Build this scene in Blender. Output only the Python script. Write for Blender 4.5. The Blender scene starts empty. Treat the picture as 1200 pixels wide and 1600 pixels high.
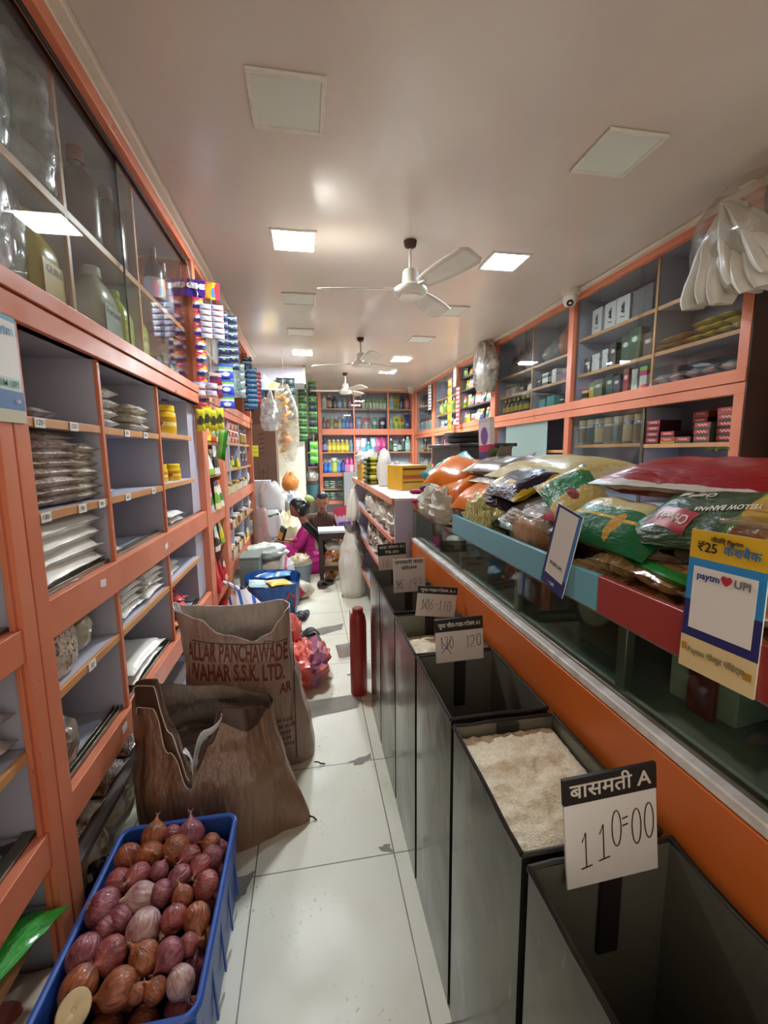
import bpy, math, random
from mathutils import Vector, Matrix, Euler, noise
R = math.radians
SC = bpy.context.scene
COL = SC.collection

# ---------------------------------------------------------------- camera, world, exposure
cd = bpy.data.cameras.new('camera'); cam = bpy.data.objects.new('camera', cd); COL.objects.link(cam)
yaw, pitch, roll, FPX = 1.72034543e-01, 1.36648835e-01, 9.36113732e-03, 673.5
fw = Vector((math.sin(yaw)*math.cos(pitch), math.cos(yaw)*math.cos(pitch), -math.sin(pitch)))
rt0 = Vector((math.cos(yaw), -math.sin(yaw), 0)); dn0 = fw.cross(rt0)
rt = math.cos(roll)*rt0 + math.sin(roll)*dn0; dn = -math.sin(roll)*rt0 + math.cos(roll)*dn0
m = Matrix.Identity(4)
for i in range(3):
    m[i][0] = rt[i]; m[i][1] = -dn[i]; m[i][2] = -fw[i]
m[2][3] = 1.35
cam.matrix_world = m
cd.sensor_fit = 'VERTICAL'; cd.sensor_height = 36; cd.lens = 36*FPX/1600; cd.clip_start = .02
SC.camera = cam
SC.view_settings.view_transform = 'Standard'; SC.view_settings.look = 'None'
SC.view_settings.gamma = 1; SC.view_settings.exposure = 1.8
SC.cycles.use_denoising = True
SC.cycles.max_bounces = 8; SC.cycles.transparent_max_bounces = 24; SC.cycles.caustics_reflective = False; SC.cycles.caustics_refractive = False
w = bpy.data.worlds.new('evening street'); SC.world = w; w.use_nodes = True
w.node_tree.nodes['Background'].inputs[0].default_value = (.80, .72, .62, 1)
w.node_tree.nodes['Background'].inputs[1].default_value = .50
PANEL_E = 70.0

# ---------------------------------------------------------------- materials
def lin(h):
    h = h.lstrip('#'); o = []
    for i in (0, 2, 4):
        c = int(h[i:i+2], 16)/255
        o.append(c/12.92 if c <= .04045 else ((c+.055)/1.055)**2.4)
    return (*o, 1)
MC = {}
class NT:
    def __init__(s, name):
        s.m = bpy.data.materials.new(name); s.m.use_nodes = True
        s.t = s.m.node_tree; s.n = s.t.nodes; s.b = s.n['Principled BSDF']; s.out = s.n['Material Output']
    def new(s, ty, **k):
        x = s.n.new(ty)
        for a, v in k.items(): setattr(x, a, v)
        return x
    def link(s, a, b): s.t.links.new(a, b)
    def tex(s, which='Object'):
        return s.new('ShaderNodeTexCoord').outputs[which]
    def noise(s, scale, co=None, detail=4):
        n = s.new('ShaderNodeTexNoise'); n.inputs['Scale'].default_value = scale; n.inputs['Detail'].default_value = detail
        s.link(co or s.tex(), n.inputs['Vector']); return n.outputs['Fac']
    def ramp(s, fac, stops, interp='LINEAR'):
        r = s.new('ShaderNodeValToRGB'); r.color_ramp.interpolation = interp
        e = r.color_ramp.elements
        while len(e) < len(stops): e.new(.5)
        for el, (p, c) in zip(e, stops):
            el.position = p; el.color = lin(c) if isinstance(c, str) else c
        s.link(fac, r.inputs[0]); return r.outputs[0]
    def mix(s, f, a, b, mode='MIX'):
        x = s.new('ShaderNodeMix', data_type='RGBA', blend_type=mode)
        for sock, v in ((x.inputs[0], f), (x.inputs[6], a), (x.inputs[7], b)):
            if hasattr(v, 'is_output'): s.link(v, sock)
            else: sock.default_value = v if not isinstance(v, str) else lin(v)
        return x.outputs[2]
    def math(s, op, a, b=None):
        x = s.new('ShaderNodeMath', operation=op)
        for i, v in enumerate((a, b)):
            if v is None: continue
            if hasattr(v, 'is_output'): s.link(v, x.inputs[i])
            else: x.inputs[i].default_value = v
        return x.outputs[0]
    def bump(s, h, strength, dist=.01):
        b = s.new('ShaderNodeBump'); b.inputs['Strength'].default_value = strength; b.inputs['Distance'].default_value = dist
        s.link(h, b.inputs['Height']); s.link(b.outputs[0], s.b.inputs['Normal'])
    def fin(s, rough=.5, metal=0, coat=0, spec=.5):
        s.b.inputs['Roughness'].default_value = rough; s.b.inputs['Metallic'].default_value = metal
        s.b.inputs['Coat Weight'].default_value = coat; s.b.inputs['Coat Roughness'].default_value = .08
        s.b.inputs['Specular IOR Level'].default_value = spec
        return s.m

def mt(name, col, rough=.5, metal=0, nz=0, ns=6, bump=0, bs=40, coat=0, spec=.5, col2=None):
    """plain colour, optional noise towards col2 (or a darker tone), optional bump"""
    if name in MC: return MC[name]
    t = NT(name)
    if nz or col2:
        f = t.noise(ns)
        c = lin(col); d = lin(col2) if col2 else tuple(x*(1-nz) for x in c[:3])+(1,)
        t.link(t.ramp(f, [(.35, c), (.65, d)]), t.b.inputs['Base Color'])
    else: t.b.inputs['Base Color'].default_value = lin(col)
    if bump: t.bump(t.noise(bs), bump, .004)
    MC[name] = t.fin(rough, metal, coat, spec); return MC[name]

def prt(name, stops, axis=0, blob=None, rough=.42, coat=.1, nz=.12, ns=9, crinkle=.22, wob=0):
    """printed film: constant colour bands along a generated axis, one soft-edged ellipse of print"""
    if name in MC: return MC[name]
    t = NT(name); g = t.tex('Generated'); sp = t.new('ShaderNodeSeparateXYZ'); t.link(g, sp.inputs[0])
    f = sp.outputs[axis]
    if wob: f = t.math('ADD', f, t.math('MULTIPLY', t.math('SUBTRACT', t.noise(5, g), .5), wob))
    c = t.ramp(f, stops, 'CONSTANT')
    for bl in (blob or []):
        bc, (a0, c0, r0), (a1, c1, r1) = bl
        d0 = t.math('DIVIDE', t.math('SUBTRACT', sp.outputs[a0], c0), r0)
        d1 = t.math('DIVIDE', t.math('SUBTRACT', sp.outputs[a1], c1), r1)
        d = t.math('ADD', t.math('MULTIPLY', d0, d0), t.math('MULTIPLY', d1, d1))
        d = t.math('ADD', d, t.math('MULTIPLY', t.math('SUBTRACT', t.noise(14, g), .5), .5))
        k = t.math('LESS_THAN', d, 1.0)
        c = t.mix(k, c, bc)
    if nz:
        v = t.ramp(t.noise(ns, g), [(.3, (1, 1, 1, 1)), (.7, (1-nz, 1-nz, 1-nz, 1))])
        c = t.mix(1.0, c, v, 'MULTIPLY')
    t.link(c, t.b.inputs['Base Color'])
    if crinkle: t.bump(t.noise(11, g, 3), crinkle*.6, .012)
    MC[name] = t.fin(max(.36, rough), 0, min(coat, .14), .32); return MC[name]

def grain(name, stops, scale=140, rough=.35, coat=.7, bump=.4, stretch=(1, 1, 1), crinkle=True):
    """a clear bag full of grains: voronoi cells under a glossy skin"""
    if name in MC: return MC[name]
    t = NT(name); mp = t.new('ShaderNodeMapping'); mp.inputs['Scale'].default_value = stretch; t.link(t.tex(), mp.inputs[0])
    v = t.new('ShaderNodeTexVoronoi'); v.inputs['Scale'].default_value = scale; t.link(mp.outputs[0], v.inputs['Vector'])
    sp = t.new('ShaderNodeSeparateColor'); t.link(v.outputs['Color'], sp.inputs[0])
    c = t.ramp(sp.outputs[0], stops)
    if crinkle:
        n = t.noise(9, detail=6); c = t.mix(t.ramp(n, [(.50, (0, 0, 0, 1)), (.66, (.85, .85, .85, 1))]), c, '#e4e1db')  # pale glints of the shiny crinkled film are painted into the colour
    t.link(c, t.b.inputs['Base Color'])
    h = t.math('ADD', v.outputs['Distance'], t.math('MULTIPLY', t.noise(16), 1.5))
    t.bump(h, bump, .006)
    MC[name] = t.fin(rough, 0, coat); return MC[name]

def glassm(name, tint='#f4f6f5', f=1.0):
    """thin window glass: a clear sheet with a mirror coat growing at grazing angles"""
    if name in MC: return MC[name]
    t = NT(name); tr = t.new('ShaderNodeBsdfTransparent'); tr.inputs[0].default_value = lin(tint)
    gl = t.new('ShaderNodeBsdfGlossy'); gl.inputs['Roughness'].default_value = .015
    lw = t.new('ShaderNodeLayerWeight'); lw.inputs[0].default_value = .5
    fr = t.math('ADD', t.math('MULTIPLY', t.math('POWER', lw.outputs['Facing'], 5.0), .9*f), .045*f)
    mx = t.new('ShaderNodeMixShader'); t.link(fr, mx.inputs[0])
    t.link(tr.outputs[0], mx.inputs[1]); t.link(gl.outputs[0], mx.inputs[2]); t.link(mx.outputs[0], t.out.inputs[0])
    MC[name] = t.m; return t.m

def film(name, tint='#e8e8e4', cover=.35, rough=.2, milky='#d9d6cc'):
    """thin plastic film: part clear, part milky, wrinkled"""
    if name in MC: return MC[name]
    t = NT(name); tr = t.new('ShaderNodeBsdfTransparent'); tr.inputs[0].default_value = lin(tint)
    t.b.inputs['Base Color'].default_value = lin(milky); t.fin(rough, 0, 1.0)
    n = t.noise(14, detail=6); t.bump(n, .8, .02)
    mx = t.new('ShaderNodeMixShader')
    t.link(t.ramp(n, [(.35, (cover*.4,)*3+(1,)), (.65, (min(1, cover*1.7),)*3+(1,))]), mx.inputs[0])
    t.link(tr.outputs[0], mx.inputs[1]); t.link(t.b.outputs[0], mx.inputs[2]); t.link(mx.outputs[0], t.out.inputs[0])
    MC[name] = t.m; return t.m

def emit(name, col, e):
    t = NT(name); em = t.new('ShaderNodeEmission'); em.inputs[0].default_value = lin(col); em.inputs[1].default_value = e
    t.link(em.outputs[0], t.out.inputs[0]); return t.m

# ---------------------------------------------------------------- geometry
class G:
    def __init__(s): s.v = []; s.f = []; s.mi = []
    def add(s, v, f, mi=0):
        o = len(s.v); s.v += [tuple(p) for p in v]; s.f += [tuple(o+i for i in q) for q in f]
        s.mi += [mi]*len(f) if isinstance(mi, int) else list(mi); return s
    def box(s, a, b, mi=0, M=None):
        x0, y0, z0 = a; x1, y1, z1 = b
        v = [Vector(p) for p in ((x0, y0, z0), (x1, y0, z0), (x1, y1, z0), (x0, y1, z0), (x0, y0, z1), (x1, y0, z1), (x1, y1, z1), (x0, y1, z1))]
        if M: v = [M @ p for p in v]
        return s.add(v, [(3, 2, 1, 0), (4, 5, 6, 7), (0, 1, 5, 4), (1, 2, 6, 5), (2, 3, 7, 6), (3, 0, 4, 7)], mi)
    def cbox(s, c, d, mi=0, M=None):
        return s.box([c[i]-d[i]/2 for i in range(3)], [c[i]+d[i]/2 for i in range(3)], mi, M)
    def lathe(s, prof, n=16, c=(0, 0, 0), mi=0, sx=1, sy=1, M=None, bot=True, top=True):
        v = []; f = []; mm = []
        for r, z in prof:
            for k in range(n):
                a = 2*math.pi*k/n; v.append(Vector((r*math.cos(a)*sx, r*math.sin(a)*sy, z)))
        for j in range(len(prof)-1):
            for k in range(n):
                f.append((j*n+k, j*n+(k+1) % n, (j+1)*n+(k+1) % n, (j+1)*n+k)); mm.append(mi if isinstance(mi, int) else mi[j])
        if bot: f.append(tuple(range(n))[::-1]); mm.append(mi if isinstance(mi, int) else mi[0])
        if top: f.append(tuple((len(prof)-1)*n+k for k in range(n))); mm.append(mi if isinstance(mi, int) else mi[-1])
        cc = Vector(c); v = [(M @ p if M else p)+cc for p in v]
        return s.add(v, f, mm)
    def tube(s, pts, r, n=8, mi=0):
        pts = [Vector(p) for p in pts]; v = []; f = []; L = len(pts)
        for i, p in enumerate(pts):
            d = (pts[min(i+1, L-1)]-pts[max(i-1, 0)]).normalized()
            u = d.orthogonal().normalized() if i == 0 else (u - d*u.dot(d)).normalized()
            q = d.cross(u); rr = r[i] if isinstance(r, (list, tuple)) else r
            for k in range(n):
                a = 2*math.pi*k/n; v.append(p + (u*math.cos(a)+q*math.sin(a))*rr)
        for i in range(L-1):
            for k in range(n): f.append((i*n+k, i*n+(k+1) % n, (i+1)*n+(k+1) % n, (i+1)*n+k))
        f.append(tuple(range(n))[::-1]); f.append(tuple((L-1)*n+k for k in range(n)))
        return s.add(v, f, mi)
    def grid(s, fn, nu, nv, mi=0, wrap=False):
        v = [fn(i/nu, j/nv) for j in range(nv+1) for i in range(nu+(0 if wrap else 1))]
        W = nu if wrap else nu+1; f = []
        for j in range(nv):
            for i in range(nu):
                a = j*W+i; b = j*W+(i+1) % W if wrap else a+1
                f.append((a, b, b+W, a+W))
        return s.add(v, f, mi)
    def mesh(s, name, smooth=True, ang=38):
        me = bpy.data.meshes.new(name); me.from_pydata(s.v, [], s.f); me.update()
        if any(s.mi): me.polygons.foreach_set('material_index', s.mi)
        if smooth:
            me.polygons.foreach_set('use_smooth', [True]*len(me.polygons)); me.set_sharp_from_angle(angle=R(ang))
        return me

LAB = {}
def props(o, label=None, cat=None, group=None, kind=None):
    if label:
        o['label'] = label
        if cat: LAB.setdefault(label, []).append(o.name)
    if cat: o['category'] = cat
    if group: o['group'] = group
    if kind: o['kind'] = kind
    return o
def ob(name, g, mats, parent=None, loc=(0, 0, 0), rot=(0, 0, 0), bev=0, sub=0, solid=0, smooth=True, ang=38, seg=2, scale=None):
    me = g if isinstance(g, bpy.types.Mesh) else g.mesh(name, smooth, ang)
    if not isinstance(mats, (list, tuple)): mats = [mats]
    if not len(me.materials):
        for x in mats: me.materials.append(x)
    o = bpy.data.objects.new(name, me); COL.objects.link(o)
    o.location = loc; o.rotation_euler = rot
    if scale: o.scale = scale
    if parent: o.parent = parent
    if solid:
        x = o.modifiers.new('thickness', 'SOLIDIFY'); x.thickness = solid; x.offset = 0
    if bev:
        x = o.modifiers.new('bevel', 'BEVEL'); x.width = bev; x.segments = seg; x.limit_method = 'ANGLE'
    if sub:
        x = o.modifiers.new('subdivision', 'SUBSURF'); x.levels = sub; x.render_levels = sub
    return o
def thing(name, label, cat, loc=(0, 0, 0), rot=(0, 0, 0), group=None):
    o = bpy.data.objects.new(name, None); COL.objects.link(o); o.empty_display_size = .05
    o.location = loc; o.rotation_euler = rot
    return props(o, label, cat, group)
def copy_thing(o, loc=None, rot=None, label=None):
    c = o.copy(); COL.objects.link(c)
    if loc is not None: c.location = loc
    if rot is not None: c.rotation_euler = rot
    if label: c['label'] = label; LAB.setdefault(label, []).append(c.name)
    for ch in o.children:
        d = ch.copy(); COL.objects.link(d); d.parent = c
        for g2 in ch.children:
            e = g2.copy(); COL.objects.link(e); e.parent = d
    return c
def struct(name, g, mats, **k):
    return props(ob(name, g, mats, **k), kind='structure')

FONT_CACHE = {}
def text_geo(s, size=.05, extrude=.0004, align='CENTER', shear=0, bold=0, width=None):
    cu = bpy.data.curves.new('lettering', 'FONT'); cu.body = s; cu.size = size; cu.extrude = extrude
    cu.align_x = align; cu.align_y = 'CENTER'; cu.resolution_u = 3; cu.shear = shear; cu.offset = bold
    o = bpy.data.objects.new('lettering', cu); COL.objects.link(o)
    dg = bpy.context.evaluated_depsgraph_get(); dg.update()
    me = bpy.data.meshes.new_from_object(o.evaluated_get(dg), depsgraph=dg)
    bpy.data.objects.remove(o); bpy.data.curves.remove(cu)
    if width and len(me.vertices):
        xs = [v.co.x for v in me.vertices]; k = width/max(1e-6, max(xs)-min(xs)); cx = (max(xs)+min(xs))/2
        for v in me.vertices: v.co.x = (v.co.x-cx)*k
    return me
def text(name, s, size, mat, parent, loc, rot=(R(90), 0, 0), **k):
    me = text_geo(s, size, **k); me.materials.append(mat)
    return ob(name, me, mat, parent, loc, rot)
def stroke(g, pts, wd, z=0, mi=0):
    """one pen stroke: a flat ribbon in the x-y plane"""
    P = [Vector((*p, 0)) for p in pts]; v = []; f = []
    for i, p in enumerate(P):
        d = (P[min(i+1, len(P)-1)]-P[max(i-1, 0)]).normalized(); q = Vector((-d.y, d.x, 0))*wd/2
        v += [(p.x+q.x, p.y+q.y, z), (p.x-q.x, p.y-q.y, z)]
    for i in range(len(P)-1): f.append((2*i, 2*i+1, 2*i+3, 2*i+2))
    g.add(v, f, mi)
def arc(cx, cy, rx, ry, a0=0, a1=360, n=20):
    return [(cx+rx*math.cos(R(a0+(a1-a0)*i/n)), cy+ry*math.sin(R(a0+(a1-a0)*i/n))) for i in range(n+1)]
def digit(ch):
    return {'0': [arc(.5, .5, .33, .5, 100, 460)], '1': [[(.32, .78), (.52, 1), (.52, 0)]], '1b': [[(.25, .75), (.5, 1), (.5, .02)], [(.15, 0), (.9, .06)]],
            '2': [arc(.5, .7, .32, .3, 160, -40, 12)+[(.15, .02), (.9, .05)]], '3': [arc(.45, .75, .3, .25, 140, -80, 10)+arc(.45, .25, .35, .27, 80, -140, 10)],
            '5': [[(.85, 1), (.25, 1), (.22, .58)]+arc(.48, .32, .36, .32, 130, -140, 12)], '6': [[(.75, 1), (.35, .6)]+arc(.5, .28, .32, .28, 160, 520, 16)],
            '7': [[(.1, .95), (.85, 1), (.4, 0)]], '8': [arc(.5, .74, .28, .25)+arc(.5, .25, .34, .26, 90, 450)], '9': [arc(.48, .7, .32, .28)+[(.8, .7), (.7, 0)]],
            '=': [[(.1, .58), (.8, .62)], [(.1, .38), (.8, .42)]], '.': [arc(.4, .45, .06, .06)], '/': [[(.2, -.15), (.7, 1.1)]], '-': [[(.1, .5), (.9, .52)]], ' ': []}[ch]
def writing(items, h, wd):
    """items: (char, x, y, width) in metres -> one ribbon mesh in the x-y plane"""
    g = G()
    for ch, x, y, ww in items:
        if ch == 'X':
            stroke(g, [(x, y), (x+ww*.5, y+h*.55), (x+ww, y+h*1.1)], wd); stroke(g, [(x, y+h), (x+ww*.5, y+h*.5), (x+ww, y-h*.1)], wd)
            continue
        for st in digit(ch): stroke(g, [(x+a*ww, y+b*h) for a, b in st], wd)
    return g

from mathutils.bvhtree import BVHTree
def drape(parent, me, lift=.0015):
    """lay a flat mesh onto the top of a packet, vertex by vertex"""
    pm_ = parent.data; bv = BVHTree.FromPolygons([v.co for v in pm_.vertices], [tuple(p.vertices) for p in pm_.polygons])
    for v in me.vertices:
        h = bv.ray_cast(Vector((v.co.x, v.co.y, 1)), Vector((0, 0, -1)))
        if h[0] is not None: v.co.z = h[0].z+lift
    return me
def turned(me, a, dx, dy):
    me.transform(Matrix.Translation((dx, dy, 0)) @ Matrix.Rotation(R(a), 4, 'Z')); return me
def nz3(x, y, z, s=1.0): return noise.noise(Vector((x*s, y*s, z*s)))

# ---------------------------------------------------------------- soft goods
MESH = {}
def pillow(L, W, H, seed=0, nx=12, ny=8, seal=.06, wr=.10, flat=.55, sag=0, ve=3, be=.6):
    """a filled packet lying flat: sealed thin ends along x, belly up, resting on z = 0"""
    def hgt(u, v):
        a = max(0., 1-abs(u)**(4 if ve < 5 else 7))**.75; b = max(0., 1-abs(v)**ve)**be
        if abs(u) > 1-seal: a *= .12
        return a*b
    g = G(); rnd = seed*7.31
    def pt(sg):
        def fn(i, j):
            u = i*2-1; v = j*2-1
            k = 1-.10*(1-abs(u)**2)*0 + .05*nz3(u*2, v*2, rnd)
            tuck = 1-.10*(1-abs(v))*abs(u)**6
            x = u*L/2*tuck; y = v*W/2*(1-.09*(1-u*u))*k
            e = hgt(u, v)*(1+wr*2*nz3(u*3+rnd, v*3, sg))
            z = H*e if sg > 0 else 0
            top = (H*(1-flat))*e if sg > 0 else -H*flat*e*.75
            z = top + wr*H*.35*nz3(u*5, v*6, rnd+3) - sag*(u*u)
            return (x, y, z)
        return fn
    g.grid(pt(1), nx, ny); n0 = len(g.v); b = G().grid(pt(-1), nx, ny)
    g.add(b.v, [q[::-1] for q in b.f])
    lo = min(p[2] for p in g.v)
    # weld the two skins along their border
    W1 = nx+1
    for i in range(nx+1):
        for j in range(ny+1):
            if i in (0, nx) or j in (0, ny):
                k = j*W1+i; zz = (g.v[k][2]+g.v[n0+k][2])/2
                g.v[k] = (g.v[k][0], g.v[k][1], zz+.0006); g.v[n0+k] = (g.v[k][0], g.v[k][1], zz-.0006)
    g.v = [(x, y, z-lo) for x, y, z in g.v]
    return g
def packet(key, mat, dims, name='packet', label=None, cat='packet', loc=(0, 0, 0), rot=(0, 0, 0), group=None, seed=0, parent=None, **k):
    kk = ('pk', key, mat.name, dims, seed)
    if kk not in MESH:
        me = pillow(*dims, seed=seed, **k).mesh(name, True, 60); me.materials.append(mat); MESH[kk] = me
    o = ob(name, MESH[kk], mat, parent, loc, rot)
    if label: props(o, label, cat, group)
    return o
def pouch_geo(W, H, T, seed=0, n=10):
    """stand-up pouch: broad gusset below, flat seal on top; faces -y"""
    g = G()
    def side(sg):
        def fn(i, j):
            u = i*2-1; v = j
            t = T/2*(1-v**1.6)*(1-abs(u)**3)+.0008
            if v > .9: t = .0012
            return (u*W/2*(1-.06*math.sin(v*3.1)), sg*t*(1+.25*nz3(u*3, v*4, seed+sg)), v*H*(1+.015*nz3(u*2, 5, seed)))
        return fn
    g.grid(side(-1), n, n); b = G().grid(side(1), n, n); g.add(b.v, [q[::-1] for q in b.f]); return g
def blob(L, W, H, seed=0, lump=.18, sc=2.2, n=20, m=12, pw=.8, knot=0):
    """a soft heap of something in a bag, flat underneath; optional knotted neck"""
    g = G()
    def fn(i, j):
        a = 2*math.pi*i; v = j
        ph = -.35*math.pi+v*.85*math.pi
        r = max(0, math.cos(ph))**pw; z = math.sin(ph)
        x = r*math.cos(a); y = r*math.sin(a)
        d = 1+lump*nz3(x*sc+seed, y*sc, z*sc+seed)+lump*.5*nz3(x*sc*2.7, y*sc*2.7+seed, z*sc*2.7)
        z2 = (z+.8)/1.8
        if knot and v > .8: z2 += knot*(v-.8)*5*.35
        return (x*L/2*d, y*W/2*d, max(0, z2*d)*H)
    g.grid(fn, n, m, wrap=True)
    tp = len(g.v); g.f.append(tuple(range(tp-n, tp))); g.mi.append(0)
    g.f.append(tuple(range(n))[::-1]); g.mi.append(0)
    return g
def bottle_geo(kind, h, r):
    """one mesh, three material slots: 0 body, 1 cap, 2 label"""
    g = G()
    if kind == 'slim':
        g.lathe([(r*.92, 0), (r, .02*h), (r, .18*h), (r*1.01, .18*h), (r*1.01, .5*h), (r, .5*h), (r, .62*h), (r*.75, .72*h), (r*.36, .8*h), (r*.36, .85*h), (r*.44, .85*h), (r*.42, h)], 14, mi=[0, 0, 2, 2, 2, 0, 0, 0, 0, 1, 1])
    elif kind == 'det':
        g.lathe([(r*.9, 0), (r, .03*h), (r*.98, .14*h), (r, .14*h), (r*.98, .56*h), (r*.97, .57*h), (r*.86, .7*h), (r*.5, .8*h), (r*.34, .83*h), (r*.42, .83*h), (r*.4, .97*h), (r*.3, h)], 16, mi=[0, 0, 2, 2, 2, 0, 0, 0, 1, 1, 1], sy=.6)
    elif kind == 'spray':
        g.lathe([(r*.9, 0), (r, .03*h), (r*.95, .15*h), (r*.93, .45*h), (r*.8, .58*h), (r*.4, .68*h), (r*.32, .76*h)], 14, mi=[0, 2, 2, 0, 0, 0], sy=.62)
        g.box((-r*.4, -r*.3, .76*h), (r*.5, r*.3, .95*h), 1); g.box((-r*1.1, -r*.22, .86*h), (-r*.3, r*.22, .95*h), 1); g.box((-r*.75, -r*.12, .68*h), (-r*.55, r*.12, .87*h), 1)
    elif kind == 'jar':
        g.lathe([(r*.88, 0), (r*.97, .02*h), (r, .08*h), (r*1.01, .08*h), (r*1.01, .66*h), (r, .66*h), (r*.96, .74*h), (r*.8, .78*h), (r*.94, .78*h), (r*.94, .98*h), (r*.85, h)], 20, mi=[0, 0, 2, 2, 2, 0, 0, 1, 1, 1])
    elif kind == 'toilet':
        g.lathe([(r*.9, 0), (r, .03*h), (r, .5*h), (r*.8, .62*h), (r*.45, .82*h), (r*.3, .87*h), (r*.34, .87*h), (r*.3, h)], 14, mi=[0, 2, 0, 0, 0, 1, 1], sy=.6)
    return g
def bottle(kind, h, r, body, cap, lab, loc, label, cat='bottle', group=None, rotz=0, name='bottle'):
    kk = ('bt', kind, h, r, body, cap, lab)
    if kk not in MESH:
        me = bottle_geo(kind, h, r).mesh(name, True, 45)
        for c in (body, cap, lab): me.materials.append(mt('plastic '+c, c, .3, coat=.3))
        MESH[kk] = me
    return props(ob(name, MESH[kk], None, None, loc, (0, 0, rotz)), label, cat, group)
def pouch(W, H, T, mat, loc, label, rotz=0, group=None, seed=0, tilt=0, name='refill_pouch', cat='pouch'):
    kk = ('po', W, H, T, mat.name, seed)
    if kk not in MESH:
        me = pouch_geo(W, H, T, seed).mesh(name, True, 60); me.materials.append(mat); MESH[kk] = me
    return props(ob(name, MESH[kk], mat, None, loc, (tilt, 0, rotz)), label, cat, group)
def carton(d, mats, loc, label, rot=(0, 0, 0), group=None, name='carton', cat='box', bev=.002):
    g = G().box((-d[0]/2, -d[1]/2, 0), (d[0]/2, d[1]/2, d[2]))
    return props(ob(name, g, mats, None, loc, rot, bev=bev), label, cat, group)
ORD = ['first', 'second', 'third', 'fourth', 'fifth', 'sixth', 'seventh', 'eighth', 'ninth', 'tenth', 'eleventh', 'twelfth', 'thirteenth', 'fourteenth', 'fifteenth', 'sixteenth', 'seventeenth', 'eighteenth', 'nineteenth', 'twentieth']
def nth(i, n, a='lowest', b='topmost'):
    """place i of n in words"""
    if n == 1: return 'only'
    if i == 0: return a
    if i == n-1: return b
    return ORD[i]
# ---------------------------------------------------------------- shared materials
def orange_paint():
    t = NT('salmon orange laminate'); c = t.ramp(t.noise(3.0), [(.35, '#d98463'), (.65, '#d07857')])
    n = t.ramp(t.noise(60, detail=2), [(.70, (0, 0, 0, 1)), (.76, (1, 1, 1, 1))])
    n2 = t.ramp(t.noise(2.2), [(.5, (0, 0, 0, 1)), (.62, (1, 1, 1, 1))])
    c = t.mix(t.math('MULTIPLY', t.math('MULTIPLY', n, n2), .7), c, '#6b3a2c')
    t.link(c, t.b.inputs['Base Color']); t.link(t.ramp(t.noise(7), [(.3, (.27,)*3+(1,)), (.7, (.45,)*3+(1,))]), t.b.inputs['Roughness'])
    t.fin(.35); t.link(t.ramp(t.noise(7), [(.3, (.27,)*3+(1,)), (.7, (.45,)*3+(1,))]), t.b.inputs['Roughness']); return t.m
ORG = orange_paint()
TAN = mt('tan edge band', '#cf9560', .42, nz=.15, ns=12)
LIL = mt('lilac grey laminate', '#b4b4c2', .42, nz=.08, ns=2)
BRD = mt('bare board edge', '#b98d63', .6, nz=.2, ns=20)
ALU = mt('aluminium track', '#8f8878', .32, metal=.85, nz=.3, ns=9)
GLS = glassm('cabinet glass', '#f3f6f5')
GLG = glassm('counter glass', '#e6f0ea')
DARK = mt('dark gap', '#1c1512', .8)
WHT = mt('white paper', '#e9e6df', .7, nz=.06, ns=5)
INK = mt('black ink', '#14110f', .6)
PVC = mt('off white moulding', '#d6cbbd', .4)

# ---------------------------------------------------------------- the room
def floor_mat():
    t = NT('cream floor tiles'); sp = t.new('ShaderNodeSeparateXYZ'); t.link(t.tex(), sp.inputs[0])
    def cell(o, off): return t.math('DIVIDE', t.math('SUBTRACT', o, off), .458)
    cx, cy = cell(sp.outputs[0], -.213), cell(sp.outputs[1], 1.272)
    ids = t.new('ShaderNodeCombineXYZ'); t.link(t.math('FLOOR', cx), ids.inputs[0]); t.link(t.math('FLOOR', cy), ids.inputs[1])
    wn = t.new('ShaderNodeTexWhiteNoise'); t.link(ids.outputs[0], wn.inputs[0])
    fx = t.math('ABSOLUTE', t.math('SUBTRACT', t.math('FRACT', cx), .5)); fy = t.math('ABSOLUTE', t.math('SUBTRACT', t.math('FRACT', cy), .5))
    joint = t.math('GREATER_THAN', t.math('MAXIMUM', fx, fy), .4955)
    base = t.ramp(t.noise(2.6, detail=8), [(.3, '#d3d2bd'), (.55, '#e0dfcc'), (.75, '#d6d2bb')])
    base = t.mix(t.math('MULTIPLY', wn.outputs[0], .12), base, '#c7c3ab')
    spk = t.ramp(t.noise(70, detail=3), [(.63, (0, 0, 0, 1)), (.69, (1, 1, 1, 1))])
    msk = t.ramp(t.noise(3.3, detail=5), [(.5, (0, 0, 0, 1)), (.66, (1, 1, 1, 1))])
    base = t.mix(t.math('MULTIPLY', t.math('MULTIPLY', spk, msk), .8), base, '#5e5548')
    smu = t.ramp(t.noise(9, detail=7), [(.62, (0, 0, 0, 1)), (.8, (.3, .3, .3, 1))])
    base = t.mix(smu, base, '#a9a08a')
    c = t.mix(joint, base, '#6c6656')
    t.link(c, t.b.inputs['Base Color']); t.fin(.3)
    t.link(t.ramp(t.noise(5, detail=5), [(.3, (.3,)*3+(1,)), (.7, (.5,)*3+(1,))]), t.b.inputs['Roughness'])
    return t.m
struct('floor', G().box((-1.02, -1.2, -.05), (2.52, 9.25, 0)), floor_mat())
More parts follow.
